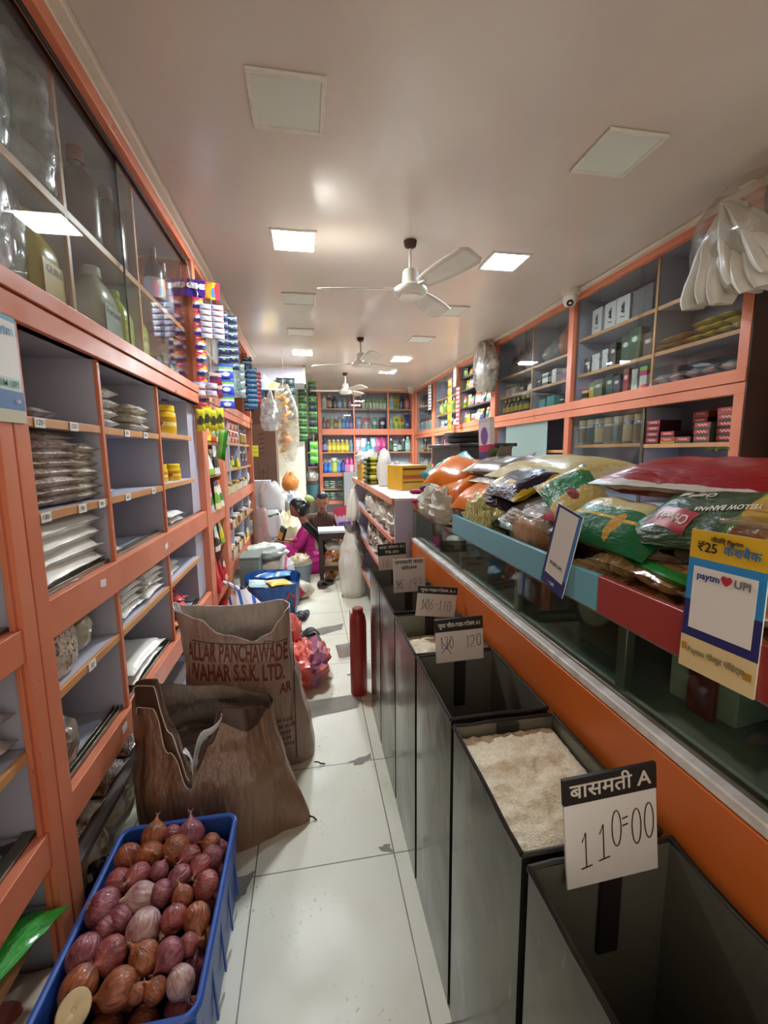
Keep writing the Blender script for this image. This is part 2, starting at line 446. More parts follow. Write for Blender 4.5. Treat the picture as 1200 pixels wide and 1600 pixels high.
# grey cement patches worn into the tile joints
def patch(pts, parent):
    g = G(); n = len(pts); rg = random.Random(n*7)
    o = []
    for i, (x, y) in enumerate(pts):
        x2, y2 = pts[(i+1) % n]
        for k in range(4):
            f = k/4; o.append((x+(x2-x)*f+rg.uniform(-.008, .008), y+(y2-y)*f+rg.uniform(-.008, .008)))
    g.add([(x, y, .0015) for x, y in o], [tuple(range(len(o)))])
    return ob('cement_patch', g, mt('grey cement', '#8b877c', .7, nz=.2, ns=8), parent)
FL = bpy.data.objects['floor']
for p in ([(-.16, 2.06), (.22, 2.13), (.235, 2.21), (.2, 2.27), (-.2, 2.24)], [(-.32, 1.27), (-.21, 1.29), (-.23, 1.21), (-.27, 1.2)], [(.13, 1.74), (.24, 1.77), (.24, 1.73), (.17, 1.71)],
          [(-.05, 3.22), (.24, 3.3), (.22, 3.18), (.02, 3.1)], [(.19, 2.92), (.25, 2.94), (.25, 2.88), (.19, 2.88)], [(.2, 2.5), (.24, 2.52), (.24, 2.48), (.2, 2.48)], [(.2, 1.3), (.24, 1.31), (.245, 1.26)]):
    patch(p, FL)
def ceil_mat():
    t = NT('glossy cream ceiling paint'); c = t.ramp(t.noise(1.3, detail=5), [(.35, '#cfc3ba'), (.65, '#c6b8ad')])
    t.link(c, t.b.inputs['Base Color']); t.bump(t.noise(3.5, detail=5), .12, .02); return t.fin(.28, 0, .15)
CEIL = ceil_mat()
struct('ceiling', G().box((-1.02, -1.2, 2.61), (2.52, 9.25, 2.7)), CEIL)
WALL = mt('cream wall paint', '#cfc8b8', .6, nz=.12, ns=3)
struct('wall_left', G().box((-1.08, -1.2, 0), (-1.0, 9.25, 2.61)), WALL)
struct('wall_right', G().box((2.5, -1.2, 0), (2.58, 9.25, 2.61)), WALL)
struct('wall_back', G().box((-1.08, 9.15, 0), (2.58, 9.25, 2.61)), WALL)
# plaster pillar standing out at the far left
struct('pillar', G().box((-.62, 7.3, 0), (-.05, 7.55, 2.61)), mt('stained plaster', '#d3cfbd', .7, nz=.14, ns=5), bev=.01)
struct('trim_1', G().box((-.69, -1.2, 2.575), (-.62, 5.95, 2.609)).box((-.685, -1.2, 2.55), (-.65, 5.95, 2.576)), PVC, bev=.006)
struct('trim_2', G().box((2.12, -1.2, 2.588), (2.19, 8.77, 2.609)), PVC, bev=.006)
struct('trim_3', G().box((-.1, 8.70, 2.585), (2.15, 8.77, 2.609)), PVC, bev=.006)

# ---------------------------------------------------------------- ceiling lights, fans, cameras
LITW = emit('lit diffuser', '#f2f9ff', PANEL_E); LITB = emit('lit diffuser bluish', '#d8ecff', PANEL_E*.6)
LITF = emit('lit diffuser far', '#f2f9ff', PANEL_E*1.7)
OFFD = mt('unlit diffuser', '#cfd2c8', .5, nz=.05, ns=2)
FRM = mt('light frame white', '#d8d2c6', .5, nz=.1, ns=30)
lights = [(-.031, 1.78, 0, 'left row, nearest, unlit, with a chipped edge'), (1.343, 1.83, 0, 'right row, nearest, unlit'), (-.041, 2.81, 1, 'left row, second from the front, glowing white'), (1.332, 2.89, 2, 'right row, second from the front, glowing bluish'),
          (-.03, 3.81, 0, 'left row, third from the front, unlit'), (1.306, 3.92, 0, 'right row, third from the front, unlit'), (-.03, 4.80, 0, 'left row, fourth from the front, unlit'), (1.298, 4.92, 0, 'right row, fourth from the front, unlit'),
          (-.024, 5.74, 3, 'left row, farthest, glowing white'), (1.29, 5.96, 3, 'right row, fifth from the front, glowing white'), (1.27, 6.86, 3, 'right row, farthest, glowing white')]
for x, y, lit, lb in lights:
    t = thing('ceiling_light', 'square flush ceiling light panel, '+lb, 'light', (x, y, 2.61), group='square ceiling light panels')
    h = .135; g = G()
    for a, b in (((-h, -h), (h, -h+.018)), ((-h, h-.018), (h, h)), ((-h, -h+.018), (-h+.018, h-.018)), ((h-.018, -h+.018), (h, h-.018))):
        g.box((a[0], a[1], -.012), (b[0], b[1], -.001))
    ob('frame', g, FRM, t, bev=.002)
    ob('diffuser', G().box((-h+.018, -h+.018, -.007), (h-.018, h-.018, -.001)), [OFFD, LITW, LITB, LITF][lit], t)
FANM = mt('fan white enamel', '#d9d5c8', .35, nz=.08, ns=12)
FANB = mt('fan blade cream', '#cfc8ba', .4, nz=.12, ns=8)
RST = mt('rusty hook', '#4a372b', .7, metal=.5)
for (x, y, a, lb) in ((.649, 2.72, 172, 'white ceiling fan nearest the front'), (.613, 4.95, 40, 'white ceiling fan in the middle of the row'), (.623, 7.09, 176, 'white ceiling fan farthest back, before the back shelves')):
    t = thing('ceiling_fan', lb, 'fan', (x, y, 2.61), group='ceiling fans')
    ob('canopy', G().lathe([(.012, -.045), (.035, -.03), (.04, -.001)], 16), RST, t)
    ob('rod', G().lathe([(.011, -.17), (.011, -.04)], 10), FANM, t)
    ob('motor', G().lathe([(.03, -.318), (.082, -.313), (.1, -.298), (.104, -.285), (.1, -.272), (.085, -.262), (.06, -.252), (.05, -.235), (.048, -.18), (.04, -.165), (.012, -.155)], 28), FANM, t)
    ob('cover', G().lathe([(.02, -.33), (.07, -.325), (.078, -.314), (.03, -.313)], 24), FANM, t)
    for k in range(3):
        def bl(i, j, k=k):
            r = .12+i*.44; wv = (.045+.028*math.sin(min(1, i*1.5)*1.57))*(1-.6*max(0, i-.93)/.07*.6)
            yy = (j-.5)*2*wv; z = -.272 - yy*.22 + .004*math.cos(j*3.1)
            c, s = math.cos(R(a+120*k)), math.sin(R(a+120*k))
            return (r*c-yy*s, r*s+yy*c, z)
        b = ob('blade', G().grid(bl, 14, 4), FANB, t, solid=.004)
        c, s = math.cos(R(a+120*k)), math.sin(R(a+120*k))
        ob('blade_arm', G().box((.085, -.016, -.276), (.16, .016, -.268), M=Matrix.Rotation(R(a+120*k), 4, 'Z')), FANM, b)
for x, y, s, lb in ((2.085, 3.30, 1, 'white dome security camera at the right cabinet top'), (2.03, 8.45, 1, 'small white dome security camera in the far right corner')):
    t = thing('security_camera', lb, 'camera', (x, y, 2.61))
    ob('base', G().lathe([(.062, -.045), (.07, -.04), (.07, -.001)], 24), PVC, t)
    ob('housing', G().lathe([(.02, -.125), (.04, -.115), (.052, -.09), (.056, -.05), (.05, -.044)], 24), PVC, t)
    d = (Vector((-.45, -.75, -.55))).normalized(); q = Vector((0, 0, 1)).rotation_difference(d).to_matrix().to_4x4()
    ob('lens', G().lathe([(.026, .0), (.026, .012), (.018, .013)], 20, c=Vector((0, 0, -.085))+d*.035, M=q), mt('lens black', '#0c0c0e', .1, coat=1), t)

# ---------------------------------------------------------------- cabinets
class Cab:
    """cabinet along a wall: a = along the wall, d = depth behind the face, z up (metres, world)"""
    def __init__(s, side, face, a0, name, label, cat='cabinet'):
        s.side, s.face = side, face
        s.o = Vector({'L': (face, a0, 0), 'R': (face, a0, 0), 'B': (a0, face, 0)}[side])
        s.root = thing(name, label, cat, s.o)
    def g(s, boxes):
        g = G()
        for a0, a1, d0, d1, z0, z1 in boxes:
            if s.side == 'L': p, q = (s.face-d1, a0, z0), (s.face-d0, a1, z1)
            elif s.side == 'R': p, q = (s.face+d0, a0, z0), (s.face+d1, a1, z1)
            else: p, q = (a0, s.face+d0, z0), (a1, s.face+d1, z1)
            g.box([p[i]-s.o[i] for i in range(3)], [q[i]-s.o[i] for i in range(3)])
        return g
    def part(s, name, boxes, mat, bev=.0015, parent=None):
        if not isinstance(boxes, list): boxes = [boxes]
        return ob(name, s.g(boxes), mat, parent or s.root, bev=bev)
    def shelf(s, a0, a1, top, dep, th=.024, edge=TAN, d0=.008):
        x = s.part('shelf', (a0, a1, d0+.012, dep, top-th, top), LIL, 0)
        s.part('edge_band', (a0, a1, d0, d0+.012, top-th, top), edge, .001, x)
    def divider(s, a, z0, z1, dep, th=.018, edge=ORG, d0=.004):
        x = s.part('divider', (a-th/2, a+th/2, d0+.012, dep, z0, z1), LIL, 0)
        s.part('edge_band', (a-th/2, a+th/2, d0, d0+.012, z0, z1), edge, .001, x)
    def pane(s, a0, a1, d, z0, z1, mat=GLS, name='glass_pane'):
        return s.part(name, (a0, a1, d, d+.004, z0, z1), mat, 0)

XL = -.665; DL = .30
# --- the nearest left unit, cut by the picture's edge
c = Cab('L', XL, .35, 'shelf_cabinet', 'orange-framed shelf unit at the left edge, holding brown snack bags and a green packet')
c.part('post', (1.072, 1.117, -.012, .02, 0, 1.66), ORG); c.part('post', (.35, .40, -.012, DL, 0, 1.66), ORG); c.part('side_panel', (1.078, 1.117, .02, DL, 0, 1.66), LIL, 0)
for z0, z1 in ((.878, .956), (.345, .434)): c.part('rail', (.40, 1.072, -.008, .02, z0, z1), ORG)
c.part('back_panel', (.40, 1.072, DL-.01, DL, 0, 1.66), LIL, 0)
for z in (.956, .434): c.part('track', (.40, 1.072, .02, .05, z-.01, z+.008), ALU, .001)
for z in (1.30, .66, .232): c.shelf(.40, 1.072, z, DL-.01)
for z in (.95, .43, .03): c.part('shelf', (.40, 1.072, .05, DL-.01, z-.02, z), LIL, 0)
c.part('edge_lip', [(1.06, 1.074, .0, .012, .0, .345), (1.06, 1.074, .0, .012, .434, .878), (1.06, 1.074, 0, .012, .956, 1.66)], ORG, .001)

# --- the main left pigeonhole unit
c = Cab('L', XL, 1.125, 'shelf_cabinet', 'tall orange-framed pigeonhole unit on the left with grey compartments of bagged pulses')
c.part('post', (1.124, 1.176, -.012, DL, 0, 1.66), ORG); c.part('post', (2.93, 3.055, -.012, .03, 0, 1.66), ORG); c.part('side_panel', (2.935, 3.05, .03, DL, 0, 1.66), LIL, 0)
c.part('rail', (1.176, 2.93, -.006, .022, .884, .985), ORG); c.part('rail', (1.176, 2.93, -.006, .022, .355, .446), ORG)
for z in (.985, .446):
    c.part('track', [(1.176, 2.93, .022, .026, z-.02, z+.014), (1.176, 2.93, .036, .04, z-.02, z+.014), (1.176, 2.93, .05, .054, z-.02, z+.014), (1.176, 2.93, .022, .054, z-.022, z-.006)], ALU, .0008)
c.part('back_panel', (1.176, 2.93, DL-.01, DL, 0, 1.66), LIL, 0)
c.part('top_board', (1.124, 3.055, .0, DL, 1.66, 1.68), LIL, 0)
for z in (.98, .44): c.part('shelf', (1.176, 2.93, .054, DL-.01, z-.02, z), LIL, 0)
c.part('plinth', (1.176, 2.93, .06, DL-.01, 0, .02), LIL, 0)
for a, z0, z1 in ((1.605, .98, 1.66), (2.172, .98, 1.66), (1.597, .44, .884), (2.16, .44, .884)): c.divider(a, z0, z1, DL-.01)
for a0, a1, z in ((1.176, 1.596, 1.447), (1.614, 2.163, 1.445), (2.181, 2.75, 1.455), (1.176, 1.596, 1.206), (1.614, 2.163, 1.207), (2.181, 2.75, 1.21), (1.176, 1.588, .728), (1.606, 2.151, .728), (2.169, 2.75, .729)):
    c.shelf(a0, a1, z, DL-.01)
c.part('end_panel', [(2.75, 2.93, .03, DL-.01, .98, 1.66), (2.75, 2.93, .03, DL-.01, .446, .884)], LIL, 0)
c.part('shelf', (1.176, 2.4, .0, DL-.01, .2, .222), mt('worn dark shelf', '#6a605c', .5, nz=.3, ns=9), .001)
LEFT_MAIN = c
# small price chips stuck on the shelf edges
for y, z, s in ((1.255, 1.434, '120/-'), (1.42, 1.434, '120/-'), (1.80, 1.432, '80/-'), (1.99, 1.432, '80/-'), (1.235, 1.193, '100/-'), (1.42, 1.193, '90/-'), (1.545, 1.193, '90/-'), (1.755, 1.194, '60/-'), (2.03, 1.194, '60/-'), (1.38, .714, '52')):
    t = props(ob('price_tag', G().box((0, -.022, -.0125), (.0015, .022, .0125)), WHT, None, (XL-.0065, y, z)), 'little white price sticker reading %s on the shelf edge, %s' % (s.replace('/-', ''), ('upper shelf' if z > 1.4 else 'middle shelf' if z > 1 else 'lower shelf')+(', %s along' % ORD[min(9, int((y-1.1)/.17))])), 'sticker', 'shelf price stickers')
    text('price', s, .019, INK, t, (.0018, 0, 0), (R(90), 0, R(90)), extrude=.0001, shear=.2)
for i, (y, z) in enumerate(((1.47, .945), (1.52, .41), (2.1, .93))):
    props(ob('paper_scrap', G().box((0, -.018, -.012), (.001, .018, .012), M=Matrix.Rotation(R(12*i-9), 4, 'X')), WHT, None, (XL+.0065, y, z)), 'torn white paper scrap stuck on the orange rail, '+['upper rail of the pigeonhole unit', 'lower rail', 'upper rail farther back'][i], 'paper')

# --- narrow unit and the far left unit
c = Cab('L', XL, 3.06, 'shelf_cabinet', 'narrow orange shelf unit crammed with packets between the two wide left units')
c.part('post', (3.545, 3.70, -.012, DL, 0, 1.642), ORG)
c.part('rail', (3.058, 3.545, -.006, .022, .86, .955), ORG); c.part('rail', (3.058, 3.545, -.006, .022, .30, .375), ORG)
c.part('back_panel', (3.058, 3.545, DL-.01, DL, 0, 1.64), LIL, 0)
for z in (1.44, 1.21, .68): c.shelf(3.058, 3.545, z, DL-.01)
for z in (.94, .36): c.part('shelf', (3.058, 3.545, .022, DL-.01, z-.02, z), LIL, 0)
c = Cab('L', XL, 3.70, 'shelf_cabinet', 'far left orange shelf unit with small packets and jars beside the cardboard')
c.part('post', (5.36, 5.46, -.012, DL, 0, 1.642), ORG)
c.part('rail', (3.70, 5.36, -.006, .022, .905, 1.005), ORG); c.part('rail', (3.70, 5.36, -.006, .022, .32, .44), ORG)
c.part('track', (3.70, 5.36, .024, .05, .43, .447), ALU, .001)
c.part('back_panel', (3.70, 5.36, DL-.01, DL, 0, 1.64), LIL, 0)
for z in (1.455, 1.225, .70): c.shelf(3.70, 5.36, z, DL-.01)
for z in (1.0, .435): c.part('shelf', (3.70, 5.36, .05, DL-.01, z-.02, z), LIL, 0)
for a in (3.95, 4.53, 5.0): c.divider(a, 1.0, 1.64, DL-.01, edge=LIL); c.divider(a, .44, .905, DL-.01, edge=LIL)

# --- overhead glazed cabinets, left
c = Cab('L', XL, .35, 'glass_cabinet', 'overhead glass-fronted cabinet on the near left holding big oil jugs')
c.part('rail', (.35, 2.925, -.022, DL, 1.722, 1.765), ORG, .002); c.part('rail', (.35, 2.925, -.016, .03, 1.66, 1.718), ORG, .002)
c.part('soffit', (.35, 2.925, .03, DL, 1.684, 1.72), LIL, 0)
c.part('head_rail', [(.35, 2.98, -.012, .012, 2.50, 2.572), (.35, 2.98, .012, .05, 2.49, 2.56)], ORG, .002)
c.part('track', [(.35, 2.98, .012, .016, 2.475, 2.495), (.35, 2.98, .03, .034, 2.475, 2.495), (.35, 2.92, .012, .04, 1.765, 1.772)], DARK, .0005)
c.part('post', (2.92, 2.99, -.014, DL, 1.765, 2.50), ORG)
c.part('back_panel', (.35, 2.92, DL-.01, DL, 1.765, 2.56), LIL, 0)
c.part('top_board', (.35, 2.99, .05, DL, 2.545, 2.56), LIL, 0)
for a in (1.588, 2.18): c.divider(a, 1.765, 2.545, DL-.01, edge=mt('pale edge band', '#c99a78', .45), d0=.045)
c.shelf(.35, 1.579, 2.105, DL-.01, d0=.045); c.shelf(1.597, 2.171, 2.105, DL-.01, d0=.045); c.shelf(2.189, 2.92, 2.105, DL-.01, d0=.045)
p = c.pane(.36, 1.985, .030, 1.77, 2.492); c.part('edge', (1.983, 1.987, .029, .035, 1.77, 2.492), DARK, 0, p)
c.pane(1.95, 2.92, .018, 1.77, 2.492)
c = Cab('L', XL, 2.99, 'glass_cabinet', 'overhead glass-fronted cabinet on the far left behind the hanging sachet strips')
c.part('rail', (3.0, 5.46, -.022, DL, 1.70, 1.765), ORG, .002); c.part('rail', (3.0, 5.46, -.016, .03, 1.645, 1.698), ORG, .002)
c.part('soffit', (3.0, 5.46, .03, DL, 1.65, 1.71), LIL, 0)
c.part('head_rail', (3.0, 5.46, -.012, .04, 2.50, 2.572), ORG, .002)
c.part('post', [(5.38, 5.46, -.012, DL, 1.765, 2.50)], ORG)
c.part('back_panel', (2.99, 5.46, DL-.01, DL, 1.765, 2.56), LIL, 0)
for a in (3.6, 4.4): c.divider(a, 1.765, 2.545, DL-.01, d0=.045)
c.shelf(2.99, 5.38, 2.105, DL-.01, d0=.045)
c.pane(2.995, 4.3, .02, 1.77, 2.5); c.pane(4.2, 5.38, .03, 1.77, 2.5)

# --- right wall
XR = 2.18; DR = .31
c = Cab('R', XR, 1.88, 'glass_cabinet', 'long orange-framed glass cabinet along the right wall, shelves stocked with groceries')
c.part('head_rail', (1.88, 8.77, -.012, .03, 2.548, 2.605), ORG, .002)
c.part('top_board', (1.88, 8.77, .03, DR, 2.56, 2.58), LIL, 0)
c.part('rail', (1.88, 8.77, -.016, .04, 1.69, 1.755), ORG, .002); c.part('rail', (1.88, 8.77, -.010, .04, 1.63, 1.687), ORG, .002)
c.part('bottom_board', (1.88, 8.77, .04, DR, 1.665, 1.75), LIL, 0)
for a0, a1 in ((1.88, 1.935), (3.37, 3.435), (4.85, 4.985), (6.14, 6.20), (7.39, 7.48), (8.66, 8.77)):
    c.part('post', (a0, a1, -.012, .03, 1.755, 2.548), ORG); c.part('post', (a0, a1, -.012, .03, .0, 1.63), ORG)
    c.part('partition', [(a0+.01, a0+.028, .03, DR-.01, 1.755, 2.56), (a0+.01, a0+.028, .03, DR-.01, 0, 1.64)], LIL, 0)
c.part('end_panel', (1.872, 1.89, -.008, DR, 0, 2.58), mt('dark stained end board', '#3a2219', .55, nz=.3, ns=4), 0)
c.part('back_panel', (1.89, 8.77, DR-.01, DR, 0, 2.56), mt('grey lilac back board', '#9a98a4', .5, nz=.08, ns=2), 0)
for a0, a1, zs in ((1.90, 3.37, (2.255, 1.972)), (3.435, 4.85, (2.185, 1.97)), (6.2, 7.39, (2.23, 1.98)), (7.48, 8.66, (2.23, 1.98))):
    for z in zs: c.shelf(a0, a1, z, DR-.01, d0=.05)
for z in (2.40, 2.22, 1.975): c.part('shelf', (4.985, 6.14, .03, DR-.01, z-.02, z), mt('dark shelf', '#3b2a26', .5), .001)
c.divider(2.565, 1.755, 2.548, DR-.01, edge=TAN, d0=.045); c.divider(4.12, 1.755, 2.548, DR-.01, edge=TAN, d0=.045)
c.shelf(1.90, 2.56, 1.39, DR-.01, d0=.02); c.shelf(2.60, 3.37, 1.40, DR-.01, d0=.05)
c.divider(2.578, 1.0, 1.63, DR-.01, edge=ALU, d0=.02, th=.024)
for a0, a1 in ((3.435, 4.85), (4.985, 6.14), (6.2, 7.39), (7.48, 8.66)): c.shelf(a0, a1, 1.36, DR-.01, d0=.05)
for z in (1.0, .5): c.part('shelf', (1.89, 8.66, .02, DR-.01, z-.02, z), LIL, 0)
for a0, a1, a2 in ((1.935, 2.70, 3.37), (3.435, 4.25, 4.85), (6.2, 6.9, 7.39), (7.48, 8.1, 8.66)):
    c.pane(a0, a1, .030, 1.757, 2.55); c.pane(a1-.05, a2, .018, 1.757, 2.55)
c.pane(2.57, 3.37, .018, 1.0, 1.63)
c.pane(3.75, 4.6, .018, 1.0, 1.63, mt('greenish frosted glass', '#93a9a3', .18, coat=.6)); 
for a0, a1 in ((6.2, 7.39), (7.48, 8.66)): c.pane(a0, a1, .018, .5, 1.63)
# set-back rack beyond the near end
c = Cab('R', 2.33, 1.15, 'shelf_cabinet', 'orange shelf rack at the right edge behind the counter, beyond the dark cabinet end')
c.part('post', (1.70, 1.80, -.01, .03, 0, 1.75), ORG); c.part('post', (1.15, 1.2, -.01, .03, 0, 1.75), ORG)
c.part('rail', (1.15, 1.80, -.01, .03, 1.66, 1.75), ORG); c.part('rail', (1.15, 1.80, -.01, .03, .9, .98), ORG)
c.part('back_panel', (1.15, 1.80, .15, .16, 0, 1.75), LIL, 0)
c.shelf(1.2, 1.70, 1.40, .15); c.shelf(1.2, 1.7, .98, .15)

# --- back wall
YB = 8.77; DB = .3
c = Cab('B', YB, .22, 'glass_cabinet', 'orange-framed glass-fronted shelving across the back wall full of cleaning bottles')
for a0, a1 in ((.22, .285), (2.12, 2.178)): c.part('post', (a0, a1, -.01, DB, 0, 2.59), ORG)
for a in (.935, 1.629): c.divider(a, 1.83, 2.56, DB-.01, th=.028, d0=0); c.divider(a, .955, 1.71, DB-.01, th=.028, d0=0)
c.part('head_rail', (.285, 2.12, -.012, .03, 2.552, 2.585), ORG); c.part('top_board', (.22, 2.18, .03, DB, 2.56, 2.58), LIL, 0)
c.part('rail', (.285, 2.12, -.014, .03, 1.71, 1.83), ORG, .002); c.part('rail', (.285, 2.12, -.014, .03, .882, .957), ORG, .002); c.part('rail', (.285, 2.12, -.012, .03, .32, .395), ORG, .002)
for z in (1.83, .955, .395): c.part('shelf', (.285, 2.12, .03, DB-.01, z-.02, z), LIL, 0)
for a0, a1 in ((.285, .921), (.949, 1.615), (1.643, 2.12)):
    c.shelf(a0, a1, 2.232, DB-.01, d0=.03); c.shelf(a0, a1, 1.372, DB-.01, d0=.03); c.shelf(a0, a1, .632, DB-.01, d0=.03)
c.part('back_panel', (.285, 2.12, DB-.01, DB, 0, 2.56), LIL, 0)
c.pane(.285, 1.25, .012, 1.832, 2.552); c.pane(1.2, 2.12, .020, 1.832, 2.552)
# ---------------------------------------------------------------- display counter
ORS = mt('orange skirt board', '#d9702f', .38, nz=.08, ns=3)
MRB = mt('white marble edge', '#f0eeea', .45, col2='#cfcac2', ns=22)
BLU = mt('sky blue laminate', '#6fb0bf', .35, nz=.05, ns=4); RED = mt('maroon laminate', '#a33d38', .35, nz=.06, ns=4)
GREY = mt('dark grey panel', '#4c4f4c', .5); STEEL = mt('dull steel', '#9a9a94', .35, metal=.8, nz=.2, ns=8)
ct = thing('display_counter', 'long glass-sided counter with an orange skirt, white marble ledge and blue and maroon tray boards', 'counter', (.8, 1.0, 0))
def cp(name, a, b, mat, bev=.002, parent=None):
    return ob(name, G().box((a[0]-.8, a[1]-1.0, a[2]), (b[0]-.8, b[1]-1.0, b[2])), mat, parent or ct, bev=bev)
cp('skirt', (.545, -.45, 0), (.56, 2.285, .866), ORS)
cp('ledge', (.546, -.45, .868), (.60, 2.29, .887), MRB, .003)
cp('base', (.56, -.45, 0), (1.1, 2.285, .866), GREY, 0)
cp('shelf', (.60, -.45, .866), (1.1, 2.285, .885), mt('counter floor', '#8f9a92', .4), 0)
cp('front_glass', (.570, -.45, .887), (.575, 2.27, 1.028), GLG, 0)
cp('track', (.566, -.45, .886), (.58, 2.27, .894), ALU, .001)
cp('back_panel', (1.08, -.45, .885), (1.1, 2.285, 1.028), mt('pale back board', '#98a19a', .5), 0)
cp('end_post', (.562, 2.262, .887), (.62, 2.288, 1.04), STEEL)
cp('end_glass', (.62, 2.27, .887), (1.08, 2.275, 1.028), GLG, 0)
for y in (1.60, 1.13, .70, .25): cp('upright', (.585, y-.012, .887), (.605, y+.012, 1.028), STEEL)
cp('top_board', (.562, -.45, 1.026), (1.1, 2.288, 1.04), mt('counter top', '#7d7568', .5))
cp('tray_board', (.556, .742, 1.032), (.570, 1.62, 1.106), BLU); cp('tray_board', (.556, -.45, 1.032), (.570, .740, 1.106), RED)
cp('tray_board', (.556, 1.98, 1.042), (.570, 2.285, 1.105), mt('brown tray board', '#a5623c', .5, nz=.2, ns=8))
cp('tray_end', (.57, 1.606, 1.04), (1.05, 1.62, 1.106), BLU)
# goods behind the counter glass
STL = mt('steel plate', '#8fa095', .3, metal=.7)
for i, (x, y, r) in enumerate(((.75, .98, .075), (.8, 1.32, .06), (.78, .44, .08))):
    props(ob('steel_plate', G().lathe([(r*.6, 0), (r*.7, .004), (r, .014), (r*1.02, .015), (r*.98, .012)], 28, M=Matrix.Rotation(R(-70), 4, 'Y')), STL, None, (x, y, .885+r)), 'dull steel plate leaning inside the glass counter, '+['below the first payment placard', 'below the bread bag', 'at the near end'][i], 'plate')
carton((.10, .12, .11), mt('white soap box', '#b5beb4', .5), (.73, .62, .886), 'white carton with a dark red panel inside the glass counter', (0, 0, R(8)))
carton((.012, .05, .08), mt('dark red print', '#7c2b2c', .5), (.668, .60, .886), 'dark red packet against the counter glass beside the white carton')
carton((.11, .16, .08), mt('grey carton', '#7f8a82', .6), (.74, .36, .886), 'grey low carton inside the near end of the glass counter', (0, 0, R(-5)))
for i, (y, cc) in enumerate(((2.17, '#c9cdd2'), (2.05, '#b98a86'), (1.93, '#bcc2c4'), (1.78, '#aab0ac'), (1.48, '#6d7a72'), (1.25, '#748078'))):
    packet('ctr%d' % i, prt('counter packet %d' % i, [(0, cc), (.6, '#d7d9d8' if i < 4 else cc)], 1), (.12, .10, .05), 'packet', 'plastic packet inside the glass counter, %s from the far end' % ORD[i], 'packet', (.69, y, .886), (R(80), 0, R(90+10*(i % 3-1))), seed=i, group='packets behind the counter glass')

# ---------------------------------------------------------------- far worktop counter
wc = thing('worktop_counter', 'white-topped counter with an orange edge and open side shelves, stacked with cartons', 'counter', (.7, 3.4, 0))
def wp(name, a, b, mat, bev=.002):
    return ob(name, G().box((a[0]-.7, a[1]-3.4, a[2]), (b[0]-.7, b[1]-3.4, b[2])), mat, wc, bev=bev)
wp('worktop', (.462, 2.315, 1.085), (1.0, 4.53, 1.10), mt('white worktop', '#e3e0da', .4)); wp('edge_band', (.448, 2.32, 1.062), (.462, 4.53, 1.10), ORG)
wp('end_panel', (.462, 2.315, 0), (1.0, 2.335, 1.085), mt('pale lilac panel', '#c9c7dc', .45))
wp('back_panel', (.80, 2.335, 0), (.82, 4.5, 1.085), LIL, 0); wp('end_panel', (.462, 4.48, 0), (1.0, 4.5, 1.085), LIL)
for z in (.86, .60, .30):
    wp('shelf', (.462, 2.335, z-.02), (.80, 4.48, z), LIL); wp('edge_band', (.448, 2.335, z-.02), (.462, 4.48, z+.01), ORG)

# ---------------------------------------------------------------- grain bins
def tin():
    t = NT('smudged galvanised tin'); co = t.tex(); mp = t.new('ShaderNodeMapping'); mp.inputs['Scale'].default_value = (1.6, 1.6, 1.1); t.link(co, mp.inputs[0])
    n = t.noise(2.6, mp.outputs[0], 6)
    t.link(t.ramp(n, [(.3, '#36362f'), (.5, '#5d5b51'), (.7, '#424139')]), t.b.inputs['Base Color'])
    sc = t.new('ShaderNodeMapping'); sc.inputs['Scale'].default_value = (14, 14, 2); sc.inputs['Rotation'].default_value = (.5, .3, 0); t.link(co, sc.inputs[0])
    scr = t.ramp(t.noise(4, sc.outputs[0], 8), [(.66, (0, 0, 0, 1)), (.69, (1, 1, 1, 1))])
    t.link(t.mix(t.math('MULTIPLY', scr, .35), t.ramp(n, [(.3, '#36362f'), (.5, '#5d5b51'), (.7, '#424139')]), '#b0ada0'), t.b.inputs['Base Color'])
    t.bump(t.noise(2.4, mp.outputs[0], 3), .35, .02); t.fin(.3, .82)
    t.link(t.ramp(n, [(.3, (.13,)*3+(1,)), (.7, (.28,)*3+(1,))]), t.b.inputs['Roughness']); return t.m
TIN = tin(); RIM = mt('dark worn rim', '#3a3631', .4, metal=.6, nz=.4, ns=14); TINI = mt('tin inside', '#7f7d70', .35, metal=.35, nz=.25, ns=4)
RICE = grain('rice grains', [(.1, '#f0e2c0'), (.5, '#fbf1da'), (.9, '#e9d8b4')], 260, .7, 0, .3, (1, 1, 2), False)
BINS = [(.182, .50), (.52, .83), (.85, 1.152), (1.172, 1.482), (1.50, 1.812), (1.832, 2.135)]
BL = ['nearest grey tin grain bin, empty, behind the price card reading 110=00', 'grey tin grain bin brimming with white rice', 'empty grey tin grain bin behind the rice-filled one, under the 120 card', 'grey tin grain bin part filled with rice, under the 110 card with a crossed price', 'grey tin grain bin under the white card reading 92', 'farthest grey tin grain bin, under the 76 card']
BX0, BX1, BH = .294, .528, .756
